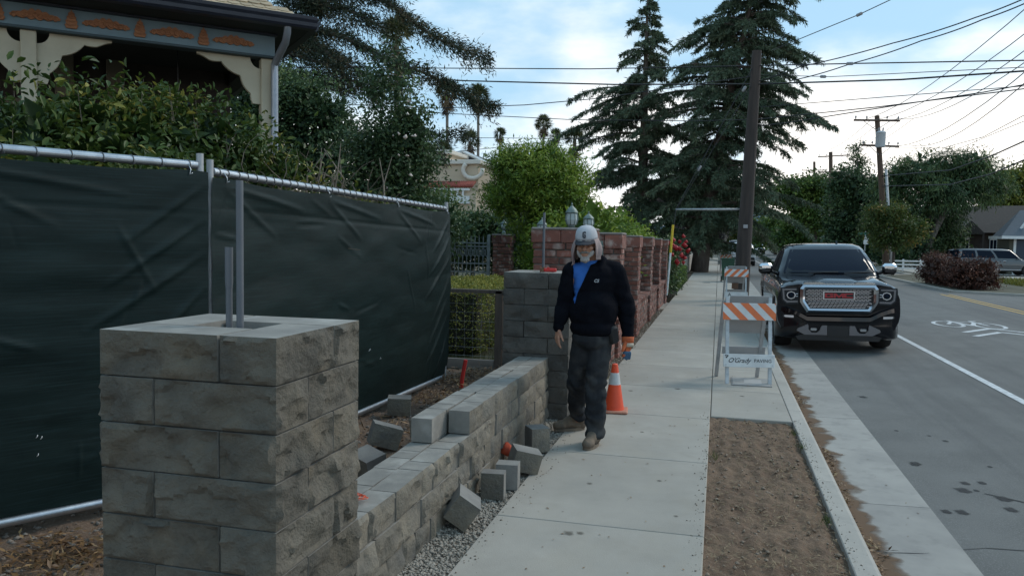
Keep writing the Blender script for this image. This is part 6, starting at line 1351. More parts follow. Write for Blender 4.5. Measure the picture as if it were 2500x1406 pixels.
def glass_front(b, lv, z0, z1, inset, back=False, off=.008):
    N, Mz = 10, 5; vs = []
    for j in range(Mz+1):
        z = lerp(z0, z1, j/Mz); y0, y1, w = at_level(lv, z); c = min(.12, w*.3); wi = w-inset
        for i in range(N+1):
            x = lerp(-wi, wi, i/N); q = abs(x)/w; ybow = np.interp(q, [0, .5, 1-c/w, 1], [-.045, -.03, 0, c*.5]); vs.append((x, (y0+ybow-off) if not back else y1+.02*(1-q)+off, z+.002))
    fs = [(j*(N+1)+i, j*(N+1)+i+1, (j+1)*(N+1)+i+1, (j+1)*(N+1)+i) for j in range(Mz) for i in range(N)]
    if back: fs = [f[::-1] for f in fs]
    return b.add(vs, fs)
def glass_side(b, lv, z0, z1, f0, f1, s_, off=.006):
    """pane between fractions f0..f1 of the cabin's length at each level"""
    vs = []
    for z in (z0, lerp(z0, z1, .5), z1):
        y0, y1, w = at_level(lv, z)
        for f in (f0, lerp(f0, f1, .5), f1): vs.append((s_*(w+off), lerp(y0+.12, y1-.08, f), z))
    fs = [(j*3+i, j*3+i+1, (j+1)*3+i+1, (j+1)*3+i) for j in range(2) for i in range(2)]
    return b.add(vs, fs if s_ > 0 else [f[::-1] for f in fs])

# ------------------------------------------------------------------ the black pickup at the kerb
T = thing('pickup_truck', 'large black pickup with chrome grille parked at the kerb facing the camera', 'truck', (1.95, 14.0, -.118), R(0)); T.rotation_euler = (0, R(-1.2), 0)
def hood(zc, zf, xs=.80, xw=.955, zb=.30):   # zc hood centre height, zf fender crown
    return [(0, zc+.006), (.24, zc+.006), (.34, zc-.026), (.62, zc-.012), (.70, zc-.026), (.80, zf), (.89, zf-.05), (.945, zf-.20), (xw, zf-.36), (.955, .62), (.935, zb+.12), (.88, zb), (0, zb)]
b = MB(); loft(b, [(.10, hood(1.135, 1.095, zb=.40)), (.16, hood(1.165, 1.12, zb=.36)), (.45, hood(1.205, 1.145, zb=.33)), (.9, hood(1.238, 1.175, zb=.3)), (1.25, hood(1.262, 1.20, zb=.3)), (1.34, hood(1.255, 1.21, zb=.3)), (2.2, hood(1.22, 1.215, zb=.3)), (3.5, hood(1.225, 1.225, zb=.3)), (3.56, hood(1.24, 1.24, zb=.3)), (5.5, hood(1.25, 1.25, zb=.42)), (5.62, hood(1.20, 1.20, zb=.5))])
body = b.build('body', m_pblk, T, 32); bpy.context.view_layer.update(); cut_arches(body, (.93, 4.6), .405, 1.3)
b = MB(); b.box((0, 2.6, .42), (1.5, 4.6, .25)); b.box((0, .5, .45), (1.2, .9, .3)); b.build('underbody_block', m_trim, T)  # plain dark boxes added under the body to block light
LV = [(1.19, 1.22, 3.52, .865), (1.30, 1.30, 3.50, .84), (1.50, 1.60, 3.47, .765), (1.68, 1.90, 3.42, .69), (1.745, 2.05, 3.36, .645), (1.785, 2.25, 3.2, .55), (1.797, 2.5, 3.0, .35)]
b = MB(); cabin(b, LV); cab = b.build('cab', m_pblk, T, 40)
b = MB(); glass_front(b, LV, 1.275, 1.685, .075); b.build('windshield', m_glass, T, True)
for s_ in (-1, 1):
    for f0, f1 in ((.03, .46), (.52, .93)):
        b = MB(); glass_side(b, LV, 1.27, 1.66, f0, f1, s_); b.build('side_window', m_glass, T, True)
    b = MB(); b.box((s_*.962, 2.35, 1.06), (.03, .2, .035), .01); b.box((s_*.962, 3.2, 1.06), (.03, .2, .035), .01); b.build('door_handle', m_chr, T)
    b = MB(); b.box((s_*.96, 2.4, .45), (.09, 2.1, .07), .02); b.build('running_board', m_chd, T)
    mr_ = MB(); mr_.box((0, 0, 0), (.235, .16, .195), .045); mo = mr_.build('mirror', m_trim, T, 40, (s_*1.065, 1.62, 1.335), (0, 0, s_*R(-8)))
    b = MB(); b.box((0, -.03, .035), (.245, .135, .135), .045); b.build('mirror_cap', m_chr, mo, 40); b = MB(); b.tube([(-s_*.10, .02, -.05), (-s_*.22, .03, -.10)], .03, 8); b.build('mirror_arm', m_trim, mo)
    wheel(T, s_*.80, .93, .405, .28); wheel(T, s_*.80, 4.6, .405, .28)
    b = MB()
    for i in range(13):
        a0 = pi*(.02+.96*i/12); b.v += [(s_*.965, .93+q*cos(a0), .375+q*sin(a0)) for q in (.455, .51)]+[(s_*.90, .93+.455*cos(a0), .375+.455*sin(a0))]
    for i in range(12): k = 3*i; b.f += [[k, k+1, k+4, k+3], [k, k+3, k+5, k+2]]; b.mi += [0, 0]
    b.build('wheel_arch', m_trim, T)
# front end
def plate_(nm, poly, y0, y1, m, parent=T, smooth=False): b = MB(); b.prism(poly, y0, y1, 'y'); return b.build(nm, m, parent, smooth)
bump = MB()     # bumper: bowed block with a dipped upper edge
NX = 24; rows = []
for i in range(NX+1):
    x = -.965+1.93*i/NX; a = abs(x); ztop = np.interp(a, [0, .48, .64, .80, .965], [.615, .615, .70, .755, .765]); yb = np.interp(a, [0, .6, .8, .93, .965], [-.03, -.01, .05, .17, .30])
    rows.append([(x, yb+.05, ztop), (x, yb-.025, ztop-.02), (x, yb-.03, ztop-.085), (x, yb+.012, ztop-.10), (x, yb+.016, .46), (x, yb+.0, .33), (x, yb+.02, .245), (x, yb+.12, .215), (x, yb+.35, .23), (x, yb+.35, ztop)])
n = 10; bump.add([v for r in rows for v in r], [(i*n+j, (i+1)*n+j, (i+1)*n+(j+1) % n, i*n+(j+1) % n) for i in range(NX) for j in range(n)]+[tuple(range(n)), tuple(NX*n+j for j in range(n))[::-1]])
bmp = bump.build('bumper', m_pblk, T, 30)
plate_('lower_valance', [(-.62, .21), (.62, .21), (.66, .27), (.56, .30), (-.56, .30), (-.66, .27)], -.035, .06, m_trim)
for s_ in (-1, 1):
    o = plate_('skid_trim', [(s_*x, z) for x, z in [(.17, .30), (.52, .30), (.645, .365), (.63, .40), (.47, .475), (.46, .44), (.46, .39), (.41, .335), (.33, .335), (.29, .37), (.27, .42), (.25, .455), (.17, .455)]], -.042, -.01, m_gunm)
    plate_('tow_hook', [(s_*x, z) for x, z in [(.34, .37), (.42, .37), (.43, .39), (.42, .41), (.34, .41), (.33, .39)]], -.05, -.02, m_chr)
    o = plate_('fog_lamp', [(s_*x, z) for x, z in [(.665, .555), (.84, .565), (.87, .60), (.85, .625), (.67, .62)]], .035, .09, m_trim); plate_('lens', [(s_*x, z) for x, z in [(.69, .572), (.82, .58), (.845, .60), (.83, .613), (.69, .608)]], .028, .06, m_chd, o)
    # headlamp: dark housing, bright C-shaped guide, projector
    hl = plate_('headlight', [(s_*x, z) for x, z in [(.615, .80), (.80, .79), (.875, .85), (.905, 1.0), (.895, 1.07), (.64, 1.075), (.615, 1.02)]], .045, .16, m_lens)
    plate_('light_guide', [(s_*x, z) for x, z in [(.63, .825), (.80, .82), (.86, .87), (.875, 1.05), (.65, 1.055), (.65, 1.03), (.845, 1.025), (.835, .885), (.79, .85), (.63, .855)]], .034, .06, m_gunm, hl)
    b = MB(); b.tube([(s_*.735+.064*cos(2*pi*k/8), .036, .945+.058*sin(2*pi*k/8)) for k in range(8)], .011, 6, closed=True); b.build('projector', m_chd, hl, 40)
    b = MB(); b.lathe([(.001, -.004), (.045, -.002), (.058, .012)], (0, 0, 0), 12, Matrix.Translation((s_*.735, .04, .945)) @ Matrix.Rotation(pi/2, 4, 'X')); b.build('lens', m_glass, hl, True)
    for z in (.925, .965): b = MB(); b.box((s_*.655, .04, z), (.06, .03, .012), .003); b.build('reflector', m_chr, hl)
# grille: chrome surround, three bands of mesh, badge
out = [(-.60, 1.06), (-.545, 1.135), (.545, 1.135), (.60, 1.06), (.60, .84), (.49, .665), (-.49, .665), (-.60, .84)]; inn = [(-.525, 1.04), (-.515, 1.05), (.515, 1.05), (.525, 1.04), (.525, .86), (.445, .735), (-.445, .735), (-.525, .86)]
gr = MB(); vs = []; n = 8
for P_, y in ((out, .03), (out, -.035), ([((a[0]*.45+c[0]*.55), (a[1]*.45+c[1]*.55)) for a, c in zip(out, inn)], -.075), (inn, -.05), (inn, .03)): vs += [(x, y, z) for x, z in P_]
gr.add(vs, [(k*n+j, (k+1)*n+j, (k+1)*n+(j+1) % n, k*n+(j+1) % n) for k in range(4) for j in range(n)]); grille = gr.build('grille_surround', mat('chrome dark reflection', (.48, .49, .52), rough=.12, metal=1), T, 25)  # chrome base darkened to stand in for dark surroundings reflected in it
plate_('hood_chrome_bar', [(-.56, 1.128), (.56, 1.128), (.53, 1.165), (.30, 1.172), (.22, 1.15), (-.22, 1.15), (-.30, 1.172), (-.53, 1.165)], -.045, .12, m_chr)
plate_('grille_backing', inn, .01, .035, m_trim, grille)
b = MB()
for z0, z1 in ((.965, 1.045), (.853, .945), (.742, .835)):
    rws = 4; h = (z1-z0)/rws
    for r_ in range(rws):
        zc = z0+h*(r_+.5); half = .515 if zc > .86 else .445+(zc-.735)*.62
        k = int(half*2/.058)
        for i in range(k): x = -half+.03+(.029 if r_ % 2 else 0)+.058*i; b.box((x, -.005, zc), (.044, .016, h*.34), .0)
    
o = b.build('mesh_insert', m_chd, grille); o['kind'] = 'stuff'
for z in (.955, .844): b = MB(); b.box((0, -.02, z), (1.03 if z > .9 else .99, .03, .014), .004); b.build('grille_bar', m_chr, grille)
bd_ = plate_('badge', [(-.235, .885), (.235, .885), (.24, .89), (.24, 1.015), (.235, 1.02), (-.235, 1.02), (-.24, 1.015), (-.24, .89)], -.045, -.01, m_chd)
plate_('badge_plate', [(-.225, .897), (.225, .897), (.225, 1.008), (-.225, 1.008)], -.049, -.03, m_trim, bd_)
GL = {'G': [(-.062, -.036), (.062, -.036), (.062, .008), (.006, .008), (.006, -.010), (.03, -.010), (.03, -.018), (-.036, -.018), (-.036, .018), (.062, .018), (.062, .036), (-.062, .036), (-.068, .028), (-.068, -.028)],
      'M': [(-.075, -.036), (-.048, -.036), (-.048, .004), (-.008, -.036), (.008, -.036), (.048, .004), (.048, -.036), (.075, -.036), (.075, .036), (.045, .036), (0, -.008), (-.045, .036), (-.075, .036)],
      'C': [(-.062, -.036), (.062, -.036), (.062, -.018), (-.036, -.018), (-.036, .018), (.062, .018), (.062, .036), (-.062, .036), (-.068, .028), (-.068, -.028)]}
for ch_, x in (('G', -.148), ('M', .0), ('C', .148)): plate_('letter', [(x+px_, .952+pz) for px_, pz in GL[ch_]], -.058, -.045, m_gmc, bd_)
plate_('front_plate', [(-.16, .285), (.16, .285), (.16, .455), (-.16, .455)], -.055, -.03, m_trim)
b = MB(); b.prism([(0, 0), (.12, 0), (.10, .05), (.07, .065)], -.015, .015, 'x'); b.build('antenna_fin', m_pblk, T, False, (.27, 2.35, 1.785))
for x in (-.35, .25): b = MB(); b.tube([(x, 1.20, 1.272), (x+.25, 1.175, 1.287), (x+.5, 1.205, 1.292)], .009, 6); b.build('wiper', m_trim, T)
for s_ in (-1, 1): b = MB(); b.box((s_*.36, 2.25, 1.44), (.42, .13, .36), .05); b.box((s_*.36, 2.25, 1.66), (.2, .09, .12), .04); b.build('seat', m_trim, T)

# ------------------------------------------------------------------ the other cars
def car(name, label, cat, loc, rz, paint, L=4.6, Wd=1.82, Ht=1.48, hood_z=.95, hood_len=1.15, trunk_len=.75, trunk_z=1.0, r=.33, bed=False, group='cars parked and driving up the street', lamps='both', low=.24):
    t = thing(name, label, cat, loc, rz, group); w = Wd/2
    def sec(z, zb=low): return [(0, z), (w*.6, z-.005), (w*.86, z-.03), (w*.97, z-.13), (w, z-.32), (w*.99, zb+.22), (w*.95, zb+.05), (w*.86, zb), (0, zb)]
    e = L-trunk_len; b = MB(); loft(b, [(0, sec(hood_z-.20, low+.1)), (.05, sec(hood_z-.13, low+.04)), (.2, sec(hood_z-.06)), (hood_len*.6, sec(hood_z-.01)), (hood_len, sec(hood_z+.03)), (hood_len+.3, sec(hood_z+.06)), (e, sec(max(trunk_z, hood_z+.06)-.01)), (L-.12, sec(trunk_z)), (L-.03, sec(trunk_z-.08, low+.06)), (L, sec(trunk_z-.22, low+.12))])
    o = b.build('body', paint, t, 32); bpy.context.view_layer.update(); cut_arches(o, (.82, L-.85), r, Wd)
    zb_ = hood_z+.02; ye = e+.1 if not bed else hood_len+2.1
    lv = [(zb_-.04, hood_len-.05, ye+(.12 if not bed else 0), w*.93), (lerp(zb_, Ht, .5), hood_len+.32, ye-.02, w*.83), (Ht-.10, hood_len+.62, ye-.22 if trunk_len > .4 and not bed else ye-.06, w*.74), (Ht-.03, hood_len+.82, ye-.38 if trunk_len > .4 and not bed else ye-.15, w*.66), (Ht, hood_len+1.1, ye-.6, w*.45)]
    b = MB(); cabin(b, lv); b.build('cabin', paint, t, 40)
    b = MB(); glass_front(b, lv, zb_+.05, Ht-.11, .07); b.build('windshield', m_glass, t, True); b = MB(); glass_front(b, lv, zb_+.08, Ht-.12, .08, True); b.build('rear_window', m_glass, t, True)
    for s_ in (-1, 1):
        for f0, f1 in (((.02, .36), (.40, .68), (.72, .97)) if not bed else ((.03, .46), (.52, .93))): b = MB(); glass_side(b, lv, zb_+.06, Ht-.12, f0, f1, s_); b.build('side_window', m_glass, t, True)
        b = MB(); b.box((s_*(w+.09), hood_len+.35, zb_+.06), (.2, .1, .13), .03); b.build('mirror', paint, t, 40)
        b = MB(); b.box((s_*w*.72, .03, hood_z-.24), (w*.42, .12, .13), .03); b.build('headlight', m_wht, t)
        b = MB(); b.box((s_*w*.82, L-.06, trunk_z-.18), (w*.3, .1, .2), .03); b.build('tail_light', m_rlamp, t)
        for y in (.82, L-.85): wheel(t, s_*(w-.12), y, r, .21, spokes=5)
        b = MB(); b.box((s_*(w+.003), hood_len+1.1, hood_z-.08), (.03, .18, .03), .008); b.box((s_*(w+.003), hood_len+2.0, hood_z-.08), (.03, .18, .03), .008); b.build('door_handle', m_chd, t)
        b = MB(); b.box((s_*w, L/2, low+.12), (.03, L*.5, .04), .01); b.build('sill_trim', m_chd, t)
    b = MB(); b.box((0, -.005, hood_z-.27), (w*1.0, .06, .15), .02); b.build('grille', m_trim, t); b = MB(); b.box((0, -.04, hood_z-.27), (w*.2, .02, .06), .008); b.build('badge', m_chd, t)
    b = MB(); b.box((0, -.01, low+.2), (Wd*.92, .14, .2), .05); b.box((0, L, low+.22), (Wd*.92, .12, .2), .05); b.build('bumpers', m_trim if bed else paint, t, 40)
    b = MB(); b.box((0, -.09, low+.22), (.32, .02, .14)); b.build('number_plate', m_wht, t); b = MB(); b.box((0, L/2, low+.12), (Wd*.8, L*.8, .15)); b.build('underbody_block', m_trim, t)  # last box: plain dark fill under the body, as on the pickup
    return t
p_wht = mat('white car paint', (.58, .59, .60), rough=.25, coat=.6); p_grey = mat('grey car paint', (.085, .088, .092), (.08, .083, .087), 1, .3, coat=.8); p_dk = mat('dark grey car paint', (.03, .036, .042), rough=.25, coat=.8); p_red = mat('dark red car paint', (.05, .006, .012), rough=.25, coat=.8); p_sil = mat('silver car paint', (.33, .34, .35), rough=.3, coat=.6)
p = (2.700,63.127,-0.130)
car('white_pickup', 'white pickup with a dark grille parked at the kerb beyond the leaning pole', 'truck', (1.78, 62.3, -.11), 0, p_wht, 5.2, 1.86, 1.78, 1.16, 1.35, 1.6, 1.15, .38, True, low=.36)
car('parked_van', 'pale tall van parked just behind the white pickup', 'van', (1.6, 70.5, -.11), 0, p_sil, 4.8, 1.9, 1.95, 1.15, 1.0, .15, 1.2, .35)
car('oncoming_sedan', 'dark sedan coming down the far street towards the camera', 'car', (5.65, 121, -.06), 0, p_dk, 4.7, 1.83, 1.46)
car('parked_suv', 'silver suv half hidden behind the oncoming dark sedan', 'car', (4.3, 131, -.06), 0, p_sil, 4.7, 1.86, 1.75, 1.08, 1.1, .2, 1.1)
car('parked_car', 'dark car at the kerb left of the leaning pole, far off', 'car', (1.3, 96, -.11), 0, p_dk, 4.5, 1.8, 1.5)
car('hatchback', 'dark hatchback with a red tail lamp behind the rose bush', 'car', (-2.75, 60.3, .02), R(168), p_red, 4.2, 1.78, 1.5, .95, 1.0, .2, 1.0)
car('distant_car', 'small pale car at the far right kerb, seen just left of the pickup cab', 'car', (9.2, 130, -.04), 0, p_wht, 4.6, 1.8, 1.5)
car('grey_suv', 'grey suv parked side-on in the driveway across the street', 'car', (20.6, 60.3, -.27), R(90), p_grey, 5.0, 1.98, 1.78, 1.08, 1.15, .12, 1.12, .38, low=.3)
car('white_suv', 'white suv behind the grey one, its red tail lamp showing', 'car', (20.9, 64.9, -.27), R(96), p_wht, 4.6, 1.85, 1.72, 1.05, 1.05, .12, 1.1, .36)

# ================================================================== POLES AND WIRES
m_pole = mat('weathered pole', (.065, .05, .043), (.04, .032, .029), 3, .95, .5, 40, stretch=(4, 4, .3)); m_pole2 = mat('brown pole', (.13, .085, .06), (.09, .06, .045), 3, .95, .4, 40, stretch=(4, 4, .3))
m_ceram = mat('insulator grey', (.30, .30, .31), rough=.4)
PB = (.66, 24.0, 0); PTop = (0.873,24.000,7.087)
t = thing('leaning_pole', 'dark leaning wooden utility pole beside the kerb in front of the cedars', 'utility pole', PB); q = Vector(PTop)-Vector(PB)
b = MB(); b.tube([Vector((0, 0, -.2)), q*.25, q*.5, q*.75, q], [.225, .205, .18, .155, .13], 14); b.build('pole', m_pole, t, 40)
b = MB(); z5 = 2.62; a = q*(z5/q.z); st = Vector((-1.252,24.000,2.595))-Vector(PB); b.tube([a, st], .032, 8); b.build('guy_strut', m_galv_dull, t, True)
g1 = q*.93; b = MB(); b.tube([g1+Vector((-.1, -.1, 0)), st], .012, 5); b.tube([q*.86+Vector((-.1, -.1, 0)), st+Vector((.03, 0, .02))], .010, 5); b.tube([st, st+Vector((-.10, -.3, -1.35)), st+Vector((-.17, -.5, -2.6))], .012, 5); b.build('guy_wire', m_wire, t)
for f in (.30, .86): c = g1.lerp(st, .0) if False else st.lerp(g1, f); b = MB(); d = (g1-st).normalized(); b.tube([c-d*.09, c-d*.06, c+d*.06, c+d*.09], [.02, .045, .045, .02], 8); b.build('insulator', m_ceram, t, 40)
b = MB(); e = st+Vector((-.17, -.5, -2.6)); s0 = st+Vector((-.06, -.15, -.45)); b.tube([s0.lerp(e, .0), s0.lerp(e, .38)], .036, 8); b.build('yellow_guard', mat('yellow guard', (.62, .42, .02), rough=.6), t); b = MB(); b.tube([s0.lerp(e, .38), s0.lerp(e, .95)], .030, 8); b.build('white_guard', m_white, t)
b = MB(); b.box(tuple(q*.30+Vector((0, -.22, 0))), (.12, .02, .10)); b.build('tag_plate', m_ceram, t)

def tpole(label, base, top, r0, arms, m=m_pole2, transformer=False, conduit_=False):
    t = thing('utility_pole', label, 'utility pole', base, 0, 'utility poles across the street'); q = Vector(top)-Vector(base)
    b = MB(); b.tube([(0, 0, -.2), q*.5, q], [r0, r0*.85, r0*.7], 10); b.build('pole', m, t, 40)
    for z, w, off, tilt in arms:
        c = q*(z/q.z)+Vector((off, -.12, 0)); M = Matrix.Translation(c) @ Matrix.Rotation(R(tilt), 4, 'Y'); b = MB(); b.box((0, 0, 0), (w, .10, .11), .01, M); a = b.build('cross_arm', m, t)
        for x in (-.46, -.22, .22, .46): b = MB(); b.lathe([(.02, 0), (.02, .06), (.05, .08), (.055, .13), (.03, .17), (.03, .2)], (x*w, 0, .055), 8, M); b.build('insulator', m_ceram, a)
        for s_ in (-1, 1): b = MB(); b.tube([M @ Vector((s_*w*.28, 0, -.05)), c+Vector((0, 0, -.55))], .018, 5); b.build('brace', m_galv_dull, t)
    if transformer: b = MB(); c = q*.795+Vector((.0, -.34, 0)); b.lathe([(.03, 0), (.26, .02), (.27, .1), (.27, .8), (.29, .84), (.2, .92), (.02, .95)], c, 16); tr_ = b.build('transformer', mat('pale transformer', (.50, .51, .52), rough=.6), t, 40); b = MB(); b.tube([c+Vector((.1, 0, .9)), c+Vector((.12, 0, 1.12))], .04, 8); b.tube([c+Vector((-.1, 0, .9)), c+Vector((-.12, 0, 1.12))], .04, 8); b.build('bushing', m_ceram, tr_)
    if conduit_: b = MB(); b.tube([(.24, -.22, -.1), q*.66+Vector((.26, -.2, 0))], .075, 8); b.build('riser_conduit', mat('grey white riser', (.5, .5, .5), rough=.6), t, True)
    return t
tpole('transformer pole with two cross arms across the street', (9.45, 50, 0), (8.536,50.000,9.021), .19, [((8.591,50.000,8.741)[2], 2.45, -.05, 2), ((8.716,50.000,7.298)[2], 2.0, .05, 3)], transformer=True, conduit_=True)
tpole('brown utility pole with two arms beyond the transformer pole', (11.311,88.000,-0.230), (10.792,88.000,10.999), .26, [((10.799,88.000,10.833)[2], 3.1, .3, -3), ((10.862,88.000,9.208)[2], 2.6, 0, 0)])
tpole('small farthest utility pole at the edge of the cedar', (13.787,125.000,-0.485), (13.137,125.000,13.573), .24, [((13.167,125.000,12.800)[2], 3.6, 0, 0), ((13.205,125.000,11.788)[2], 3.2, 0, 0)])

def wire(label, pts, r=.012, sag=.0, group='overhead cables', joints=()):
    pts = [Vector(p) for p in pts]; Q = []
    for a, c in zip(pts, pts[1:]):
        for k in range(10): f = k/10; Q.append(a.lerp(c, f)-Vector((0, 0, sag*4*f*(1-f))))
    Q.append(pts[-1]); b = MB(); b.tube(Q, r, 5); t = b.build('power_line', m_wire, None, True); tag(t, label, 'cable', group)
    for f in joints:
        i = int(f*(len(Q)-1)); d = (Q[i+1]-Q[i]).normalized(); b = MB(); b.tube([Q[i]-d*.10, Q[i]-d*.07, Q[i]+d*.07, Q[i]+d*.10], [r, .04, .04, r], 8); b.build('splice', m_ceram, t, 40)
wire('upper straight cable crossing above the sidewalk and the leaning pole', [(-17.466,26.000,7.722), (-9.331,25.000,7.179), (-3.959,24.400,6.838), (0.865,24.000,6.675), (3.068,22.000,6.227), (6.820,20.000,5.742)], .016, .0, joints=(.80,))
wire('thick cable just below the upper straight one', [(-16.792,26.000,7.639), (-14.268,25.600,7.353), (-8.060,25.000,6.728), (-3.214,24.500,6.367), (0.849,24.000,6.160), (4.277,22.000,5.789), (6.830,20.000,5.540)], .022)
wire('cable through the cedars rising to the leaning pole', [(-17.472,26.000,6.720), (-12.341,25.500,6.156), (-9.174,25.000,5.877), (-6.036,24.600,5.840), (-3.563,24.400,5.955), (-0.780,24.100,6.229), (0.863,24.000,6.389)], .014)
wire('cable behind the slender palms, lowest of the parallel lines', [(-13.801,30.000,6.831), (-10.640,29.000,6.379), (-5.083,28.000,5.859), (-0.837,27.000,5.589), (1.041,26.000,5.457), (3.907,23.000,5.281), (6.848,20.000,5.187)], .014)
wire('thin line above the cream house gable', [(-13.743,40.000,6.106), (-11.516,40.000,6.293), (-8.500,40.000,6.608), (-5.186,40.000,6.865)], .016)
wire('thin line past the small palm tops', [(-14.916,42.000,7.137), (-10.274,42.000,7.025), (-5.439,42.000,6.892)], .016)
wire('line from the leaning pole top up to the top right, with two splices', [(1.293,24.000,7.092), (3.093,21.000,7.177), (3.806,20.000,7.306)], .011, joints=(.5,))
wire('upper of two twisted drop lines sweeping to the top right corner', [(0.880,24.000,6.228), (1.979,23.000,6.403), (3.865,21.000,6.466), (5.197,19.500,6.593), (6.065,18.000,6.731)], .014, .03)
wire('lower of two twisted drop lines sweeping to the top right corner', [(1.807,24.000,6.221), (3.138,22.500,6.320), (4.488,21.000,6.496), (5.358,19.500,6.550), (6.070,18.000,6.636)], .014, .03)
wire('short spliced line right of the leaning pole', [(1.007,24.000,6.407), (2.683,22.500,6.011), (3.526,21.500,5.836), (6.485,19.000,5.414)], .009, joints=(.33,))
wire('thin line crossing the right cedar\'s outer limbs', [(1.005,24.000,5.511), (2.378,23.000,5.437), (4.341,22.000,5.393), (6.846,20.000,5.223)], .010)
wire('lower long line below the cloud to the right edge', [(0.968,24.000,4.982), (1.758,23.500,4.988), (4.303,22.000,5.172), (5.851,21.000,5.253), (6.842,20.000,5.311)], .014)
fan = [((2100,305),(2000,398),'first'), ((2125,300),(2018,398),'second'), ((2160,296),(2040,396),'third')]
q0 = [(7.566,50.000,8.738), (8.090,50.000,8.751), (9.065,50.000,8.778), (9.557,50.000,8.837)]
q1 = [(7.414,22.000,7.834), (7.447,22.000,7.200), (7.468,22.000,6.795), (7.484,22.000,6.487)]
for a, c, lb in zip(q0, q1, ('steepest', 'second steepest', 'third steepest', 'flattest')): wire('%s of four lines fanning from the transformer pole\'s upper arm to the right' % lb, [a, c], .013, .55)
for a, c, lb in (((9.0, 50, (8.150,50.000,7.305)[2]), (7.492,22.000,6.332), 'upper'), ((10.3, 50, (9.514,50.000,7.335)[2]), (7.503,22.000,6.119), 'lower')): wire('%s of two lines from the transformer pole\'s lower arm to the right' % lb, [a, c], .014, .7)
wire('curved service line over the weeping tree', [(9.564,50.000,7.172), (10.566,44.000,6.488), (10.115,36.000,6.037), (8.927,26.000,5.780)], .014)
wire('second curved service line over the weeping tree', [(10.481,46.000,6.375), (10.617,42.000,6.149), (9.961,34.000,5.941), (8.940,26.000,5.527)], .012)
wire('thick sagging cable in front of the weeping tree, upper', [(8.919,50.000,5.594), (10.484,42.000,5.228), (9.865,34.000,5.084), (8.277,24.000,4.742)], .026)
wire('thick sagging cable in front of the weeping tree, lower', [(8.943,50.000,5.009), (10.516,42.000,4.555), (9.898,34.000,4.407), (8.303,24.000,4.242)], .026)
for k, (xa, xb) in enumerate(((-1.1, -1.4), (-.5, -.5), (.5, .5), (1.1, 1.4))):
    wire('%s line from the transformer pole back to the brown pole' % ('outer left', 'inner left', 'inner right', 'outer right')[k], [(9.35+xa, 50, (8.588,50.000,8.811)[2]), ((10.795,88.000,10.916)[0]+xb, 88, (10.792,88.000,10.999)[2])], .014, .5)

# ------------------------------------------------------------------ houses and fences behind
m_stucco = mat('cream stucco', (.56, .45, .33), (.50, .40, .29), 1.5, .9, .2, 60); m_cmold = mat('pale moulding', (.66, .60, .52), rough=.8); m_rooftile = mat('red roof tile', (.32, .07, .045), (.22, .05, .035), 8, .8, rand=.15); m_grroof = mat('grey shingle roof', (.085, .085, .09), (.06, .06, .064), 10, .95)

Hs = thing('cream_house', 'cream stucco house with a red tile strip and grey gabled roof among the trees', 'house', (-13, 38, 0))
def hbox(nm, x0, x1, y0, y1, z0, z1, m, parent=Hs, ch=0, o=(-13, 38)): b = MB(); b.box(((x0+x1)/2-o[0], (y0+y1)/2-o[1], (z0+z1)/2), (x1-x0, y1-y0, z1-z0), ch); return b.build(nm, m, parent)
hbox('wall', -16.5, -11.6, 38, 45, 0, 5.30, m_stucco); hbox('wall', -16.5, -13.2, 38.3, 45, 5.30, 5.85, m_stucco)
hbox('parapet_cap', -16.6, -11.45, 37.85, 45.1, 5.28, 5.50, m_cmold, ch=.03); hbox('parapet_cap', -16.6, -13.05, 38.15, 45.1, 5.82, 6.02, m_cmold, ch=.03)
b = MB(); pts = [(.5*cos(a), 0, .42*sin(a)) for a in np.linspace(pi*.75, pi*2.05, 14)]; b.tube([Vector((1.15, -.12, 5.0))+Vector(p) for p in pts], .11, 8); b.build('volute', m_cmold, Hs, True)
rf = MB(); rf.add([(-2.2, 3, 5.3), (-.39, 3, 6.30), (1.6, 3, 5.3), (-2.2, 9, 5.3), (-.39, 9, 6.30), (1.6, 9, 5.3)], [(0, 2, 1), (0, 1, 4, 3), (1, 2, 5, 4), (3, 4, 5)]); rfo = rf.build('roof', m_grroof, Hs)
for xa, xb in ((-2.3, -.39), (1.75, -.39)): b = MB(); b.tube([(xa, 2.9, 5.24), (xb, 2.9, 6.27)], .09, 4); b.build('fascia_board', m_white, rfo)
b = MB(); b.prism([(-1.6, 5.35), (.9, 5.35), (-.39, 6.05)], 2.95, 2.99, 'y'); b.build('gable_wall', m_dkwall, rfo)
hbox('wing_wall', -16.5, -11.4, 37.0, 38, 0, 3.9, m_stucco)
tl = MB().tube([(0, 0, 0), (0, -.62, -.28)], .062, 8).mesh('roof_tile', m_rooftile, True)
for k in range(22): link('roof_tile', tl, Hs, (-1.0+.115*k, -.55, 4.38-.0*k))
b = MB(); b.box((.2, -1.1, 3.48), (2.2, .15, .36)); b.box((.2, -1.1, 3.98), (2.2, .12, .1)); b.build('balcony_band', m_white, Hs)
for k in range(7): b = MB(); b.box((-.7+.28*k, -1.1, 3.8), (.08, .08, .3)); b.build('baluster', m_white, Hs)

